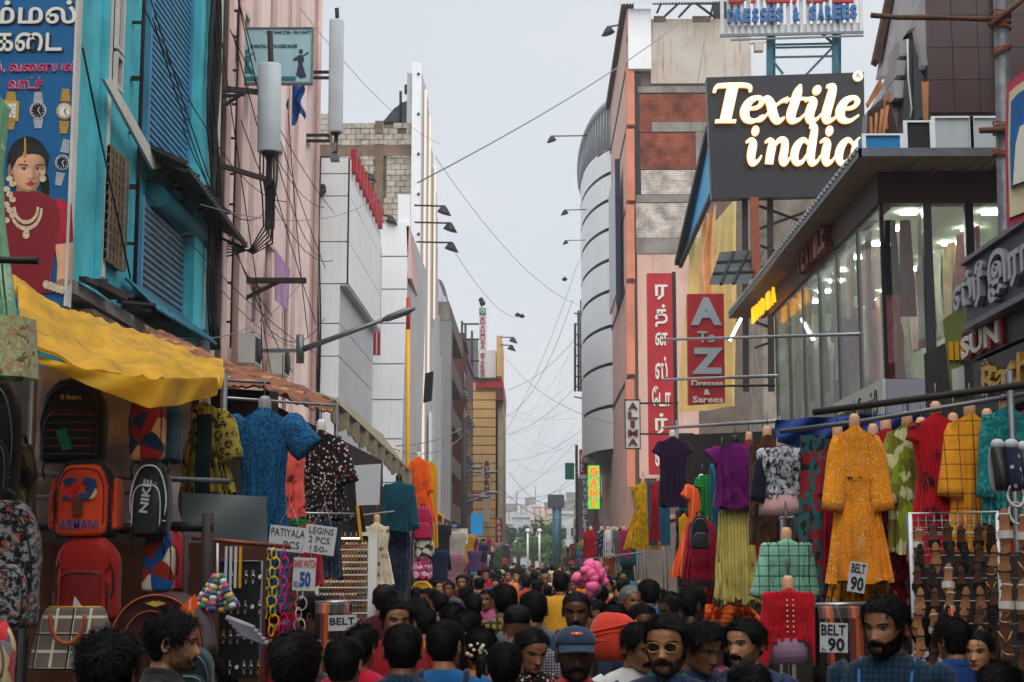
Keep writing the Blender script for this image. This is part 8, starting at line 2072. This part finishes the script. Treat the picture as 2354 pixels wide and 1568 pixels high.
person('young man in profile in a grey shirt browsing belts', 712, 1372, 9.2, PI/2, 0, .15, hair='side', shirt='sh_grey', seed=7, sk=1)
person('man in a red shirt looking out from under wavy hair', 908, 1374, 8.2, .1, .25, .05, hair='side', shirt='sh_red', seed=8, sk=1, beard=('moustache',), collar='sh_red')
person('shopper from behind in a dark blue checked shirt below the man in red', 926, 1430, 6.1, PI, .05, hair='short', shirt='sh_bluechk', seed=9, sk=2, collar='sh_bluechk')
o = person('shopper from behind in a bright blue hooded top with straps', 1022, 1424, 6.7, PI, -.35, hair='low', shirt='sh_blue', seed=10, sk=1); straps(o, 'sh_navy', .016)
o = person('woman from behind in orange with white flowers in her hair', 1105, 1440, 7.4, PI, .1, 0, 'f', 'woman', 11, 'sh_orange', 2); flowers(o, .1, 0)
o = person('woman from behind in dark clothes with a jasmine string in her hair', 1074, 1400, 8.6, PI, -.2, 0, 'f', 'woman', 12, 'sh_maroon', 2); flowers(o, -.2, 0, PI, .35, 30)
person('boy from behind with close black hair below the looking down woman', 1160, 1474, 6.3, PI, 0, hair='short', shirt='sh_black', seed=13, sk=2)
person('woman with a bindi looking down in a dark patterned dress', 1213, 1438, 7.4, .35, .1, .3, 'f', 'woman', 14, 'c_blackdot', 1)
o = person('man in a slate blue cap with a moustache and orange collar', 1322, 1440, 6.2, 0.0, .05, .02, hair='crop', shirt='sh_slate', seed=15, sk=3, beard=('moustache','stubble'), collar='sh_coral'); cap(o, 'sh_slate', .05, .02)
o = person('dark man with a moustache in a slate blue tee facing along the street', 1326, 1355, 8.6, 0, -.1, .1, hair='crop', shirt='sh_slate', seed=16, sk=3, beard=('moustache',), width=1.08); straps(o, 'sh_black', .02)
person('man from behind in a yellow tee', 1289, 1316, 15.5, PI, -.1, hair='short', shirt='sh_yellow', seed=17, sk=2, width=1.1)
person('young man with curly hair looking down beside the red sack', 1458, 1428, 7.0, .35, .3, .25, hair='curly', shirt='sh_white', seed=18, sk=1, beard=('moustache',))
o = person('bearded man in gold rimmed dark glasses and a navy shirt', 1532, 1412, 5.7, -.12, -.15, -.02, hair='side', shirt='sh_denim', seed=19, sk=1, beard=('stubble','moustache'), collar='sh_teal', width=1.06); glasses(o, -.15, -.02)
person('man in shadow with black hair behind the bearded man in glasses', 1590, 1425, 6.7, .5, .3, .3, hair='curly', shirt='sh_denim', seed=20, sk=2)
person('woman in a mauve sari between the man in glasses and the man glancing sideways', 1640, 1428, 7.2, -.5, -.3, .1, 'f', 'woman', 21, 'sh_pink', 2)
person('man with a moustache in a navy shirt glancing sideways below the scarlet shirt', 1718, 1420, 6.9, -.55, -.25, .04, hair='side', shirt='sh_denim', seed=22, sk=0, beard=('moustache','stubble'), collar='sh_denim')
person('dark haired head low in front of the man glancing sideways', 1728, 1522, 5.4, PI, .3, .1, hair='low', shirt='sh_black', seed=23, sk=2)
o = person('tall bearded man in a dark blue shirt with cyan bag straps', 2040, 1372, 6.2, -.45, -.3, .05, hair='curly', shirt='sh_bluechk', seed=24, sk=1, beard=('beard','moustache'), collar='sh_bluechk', width=1.05); straps(o, 'sh_sky', .006)
person('shopper from behind in a white flowered shirt beside the sandals', 2126, 1408, 8.0, PI-.4, 0, hair='short', shirt='sh_wflower', seed=25, sk=2, collar='sh_wflower')
person('man from behind in a blue polo shirt beside the sandals', 2192, 1420, 7.6, PI+.25, .1, hair='curly', shirt='sh_polo', seed=26, sk=1, collar='sh_polo')
person('smiling woman in yellow by the sandal rack', 2246, 1448, 7.6, -.3, -.2, 0, 'f', 'woman', 27, 'sh_yellow', 0)
person('head of thick black hair low below the sandal rack', 2304, 1522, 5.6, PI, 0, .15, hair='side', shirt='sh_black', seed=28, sk=1)
person('small shopper bending low beside the BELT 90 board', 1898, 1520, 6.9, PI-.6, 0, .2, hair='low', shirt='sh_black', seed=29, sk=1)
person('boy peering out in orange behind the leaf printed backpack', 975, 1392, 9.5, PI+.5, .2, hair='short', shirt='sh_orange', seed=30, sk=1)
person('man from behind with a white cap of hair beside the man in red', 962, 1372, 10.5, PI, .4, hair='short', shirt='sh_white', seed=31, sk=1)
person('man in a dark cap from behind by the cream dress', 882, 1340, 10.8, PI-.5, 0, hair='crop', shirt='sh_maroon', seed=32, sk=2, hc='hair_brown')
person('woman from behind with a smooth round head of hair', 1040, 1385, 9.6, PI, 0, 0, 'f', 'woman', 33, 'sh_black', 2)
person('man from behind in a black and mustard plaid shirt', 1160, 1340, 9.9, PI+.1, .2, hair='short', shirt='sh_plaid', seed=34, sk=2, width=1.1, collar='sh_plaid')
person('balding man from behind in a gingham shirt', 1188, 1386, 8.3, PI-.1, 0, .1, hair='bald', shirt='sh_gingham', seed=35, sk=2, collar='sh_gingham')
person('man from behind in a plain grey shirt', 1226, 1356, 9.0, PI-.15, .3, hair='short', shirt='sh_grey', seed=36, sk=2, collar='sh_grey', width=1.08)
person('man looking out between the red sack and the man in glasses', 1472, 1384, 8.9, .2, .1, .1, hair='short', shirt='sh_navy', seed=37, sk=2, beard=('moustache',))
person('round faced man turned aside in a teal shirt', 1548, 1366, 9.9, -.9, -.2, 0, hair='short', shirt='sh_teal', seed=38, sk=3, beard=('stubble',))
person('man from behind with a black and white checked scarf', 1588, 1350, 10.0, PI-.5, -.4, hair='short', shirt='sh_bwscarf', seed=39, sk=3)
person('man from behind in a sky blue shirt', 1492, 1330, 12.0, PI, .2, hair='short', shirt='sh_sky', seed=40, sk=2, width=1.12, collar='sh_sky')
person('woman with a patterned scarf over greying hair', 1447, 1346, 12.4, .3, .2, .1, 'f', 'woman', 41, 'sh_cream', 1, hc='hair_grey')
person('boy peering past the dark man in the slate tee', 1368, 1376, 10.0, .2, -.2, .1, hair='low', shirt='sh_red', seed=42, sk=1)
person('woman from behind carrying the red sack', 1412, 1384, 9.3, PI, 0, .2, 'f', 'woman', 43, 'sh_coral', 1)
# the red sack
t = thing('cloth_sack', 'bulging red cloth sack carried in the crowd', 'sack', at(1408,1530,8.4)); c = at(1408,1462,8.4)
m = MB(); m.loft([[c+V((math.cos(q)*r*(1+.05*math.sin(5*q+3*f)), math.sin(q)*r*.8, .125-.25*f)) for q in [2*math.pi*j/26 for j in range(26)]] for f, r in ((0,.03),(.05,.07),(.18,.105),(.4,.125),(.65,.13),(.85,.115),(1,.08))]); m.wob(.012, 8, 3); mk('sack_body', m, 'sh_coral', t)
for k in range(3): mk('sack_fold', MB().tube([c+V((math.cos(q)*.128, math.sin(q)*.104, .05-.05*k+.03*math.cos(q+k))) for q in np.linspace(-PI,0,12)], .006, 6), 'sh_coral', t)
# ---- the rest of the crowd
NEAR[0] = 1.0
rc = random.Random(77)
SHN = {'sh_navy':'navy','sh_black':'black','sh_red':'red','sh_crimson':'crimson','sh_blue':'bright blue','sh_sky':'sky blue','sh_grey':'grey','sh_slate':'slate blue','sh_yellow':'yellow','sh_plaid':'plaid','sh_white':'white','sh_pink':'mauve','sh_orange':'orange','sh_green':'green','sh_teal':'teal','sh_cream':'cream','sh_maroon':'maroon','sh_coral':'coral red','sh_lilac':'lilac'}
taken = []
cnt = 0
for ring_ in range(4000):
    if cnt >= 250: break
    Y = 14.5+66*rc.random()**1.2; x = rc.uniform(-1.75, 1.95)
    if Y < 19 and (abs(1230+x*FPX/Y-1289) < 60 or abs(1230+x*FPX/Y-1355) < 30): continue
    if any((x-a)**2+(Y-b)**2*.8 < (.37 if Y > 24 else .6)**2 for a, b in taken): continue
    taken.append((x, Y)); cnt += 1
    sex = 'f' if rc.random() < .4 else 'm'; ht = rc.gauss(1.655 if sex == 'm' else 1.56, .05)
    if Y < 20: ht = min(ht, 1.62)
    away = rc.random() < .5; f_ = (PI if away else 0)+rc.gauss(0,.35); yw = rc.choice((-.35,0,0,.3)); sn = rc.choice(list(SHN))
    st = 'woman' if sex == 'f' else rc.choice(('short','short','curly','side','low'))
    low = Y > 20
    d_ = at(1230,1285,Y); 
    u = 1230+x*FPX/Y; v = 1285+(CAM_H-ht)*FPX/Y
    o_ = person('person in %s %s in the crowd, %s' % (SHN[sn], 'dress' if sex == 'f' else 'shirt', 'seen from behind' if away else 'facing up the street'), u, v, Y, f_, yw, 0.0, sex, st, rc.randint(0,1), sn, rc.choice((0,1,1,2,2)), (('moustache',) if (sex == 'm' and not low and rc.random() < .5) else None), None, low, 'crowd filling the street', 'hair_black' if rc.random() < .93 else 'hair_grey', 1.0, 1500 if not low else 260)
    if sex == 'f' and rc.random() < .7: shawl(o_, rc.choice(('sh_pink','sh_crimson','sh_yellow','sh_green','sh_teal','sh_orange','sh_cream','sh_lilac','c_seagreen')), rc.random() < .45 and yw == 0)

# ---- the printed woman on the watch board: a generic portrait, drawn as a printed picture (its light is ink)
def ink(name):
    m, nt, b = base(name); a = nd(nt, 'ShaderNodeVertexColor'); a.layer_name = 'ink'; nt.links.new(a.outputs[0], b.inputs['Base Color']); b.inputs['Roughness'].default_value = .45
    return m
ink('portrait_ink')
def portrait():
    yw, pt = .18, .04
    S_ = 2.05
    bm0 = body_mesh(yw, pt, 'f'); cols = {0: lin('d9a37e'), 1: lin('b3152e'), 2: lin('8f1024'), 3: lin('a8383c'), 4: lin('8f1024')}
    Lg = V((-.45,-.75,.5)).normalized()
    vs, fs, cl = [], [], []
    def addm(me, colf, zmin=.94):
        b = len(vs); me.calc_loop_triangles()
        co = [v.co.copy() for v in me.vertices]; no = [v.normal.copy() for v in me.vertices]
        vs.extend(co)
        for p in me.polygons:
            if min(co[i].z for i in p.vertices) < zmin: continue
            fs.append([i+b for i in p.vertices]); c = colf(p); sh = .5+.7*max(0, p.normal.dot(Lg)) if not p.use_smooth else None
            cl.append([tuple(x*(sh if sh is not None else .5+.7*max(0, no[i].dot(Lg))) for x in c) for i in p.vertices])
    addm(bm0, lambda p: cols[p.material_index]); addm(hair_mesh('woman', yw, pt, 5, 900), lambda p: lin('1c1412'), 1.3)
    addm(face_mesh('eyes', yw, pt), lambda p: lin('e8e2da') if p.material_index == 0 else lin('120c0a')); addm(face_mesh('brows', yw, pt), lambda p: lin('1a100c'))
    o = bw(62, 440); z0 = 1.447; me = bpy.data.meshes.new('portrait_print')
    ymin = min(v.y for v in vs)
    P = [V((o.x+v.x*S_, YB-.006-(.35-v.y)*.03, o.z+(v.z-z0)*S_)) - wloc(SIGN_ROOT) for v in vs]
    me.from_pydata([tuple(p) for p in P], [], fs); at_ = me.color_attributes.new('ink', 'FLOAT_COLOR', 'CORNER'); k = 0
    flat_ = []
    for f in cl:
        for c in f: flat_.extend((c[0], c[1], c[2], 1.0))
    at_.data.foreach_set('color', flat_); me.materials.append(MAT('portrait_ink')); me.update()
    ob = bpy.data.objects.new('portrait_print', me); COL.objects.link(ob); ob.parent = SIGN_ROOT
    wp = MB(); L = .022
    wpic(wp, ell(64, 372, 47, 58, 28), 1, .0015); wpic(wp, ell(104, 430, 10, 34, 16), 1, .0012)
    for cx, cy, r in ((99,398,6),(100,412,8)): wpic(wp, ell(cx, cy, r, r, 12), 7, L)
    for k in range(9): wpic(wp, ell(24+8*math.sin(k*2.1), 432+12*k-20, 8, 7, 10), 7, L+k*.0004)
    for rr, y0 in ((38,470),(30,466)):
        ou = [(62+rr*math.sin(a), y0+12+rr*1.3*math.cos(a)) for a in np.linspace(-1.6,1.6,18)]; inn = [(62+(rr-6)*math.sin(a), y0+12+(rr-6)*1.25*math.cos(a)) for a in np.linspace(1.6,-1.6,18)]
        wpic(wp, ou+inn, 7, L+(38-rr)*.0003)
    wpic(wp, ell(62, 540, 8, 11, 12), 7, L+.002); wpic(wp, [(58,318),(61,318),(62,350),(57,350)], 0, L); wpic(wp, ell(59, 356, 4.5, 5.5, 12), 0, L+.001); wpic(wp, ell(59, 372, 1.8, 1.8, 8), 8, L)
    for k in range(5): wpic(wp, ell(108+9*k, 655+3*k, 8, 10, 12), 7, L+.001+k*.0005)
    mk('jewellery_print', wp, WM, SIGN_ROOT, kind='stuff')
portrait()

# ================================================================== the air of the street
hm = bpy.data.materials.new('haze_air'); hm.use_nodes = True; hn = hm.node_tree; hn.nodes.clear()
ho = hn.nodes.new('ShaderNodeOutputMaterial'); hv = hn.nodes.new('ShaderNodeVolumePrincipled')
hv.inputs['Color'].default_value = (.97,.98,1,1); hv.inputs['Density'].default_value = .0008; hv.inputs['Anisotropy'].default_value = .2
hn.links.new(hv.outputs[0], ho.inputs['Volume']); _M['haze_air'] = hm
bpy.context.view_layer.update()
_zt = max((o.matrix_world @ V(c)).z for o in COL.objects if o.type == 'MESH' for c in o.bound_box)
mk('haze', MB().box(-301,-61,-1,301,901,_zt+.5), hm, kind='stuff', label='thin pale haze filling the street air', cat='haze')
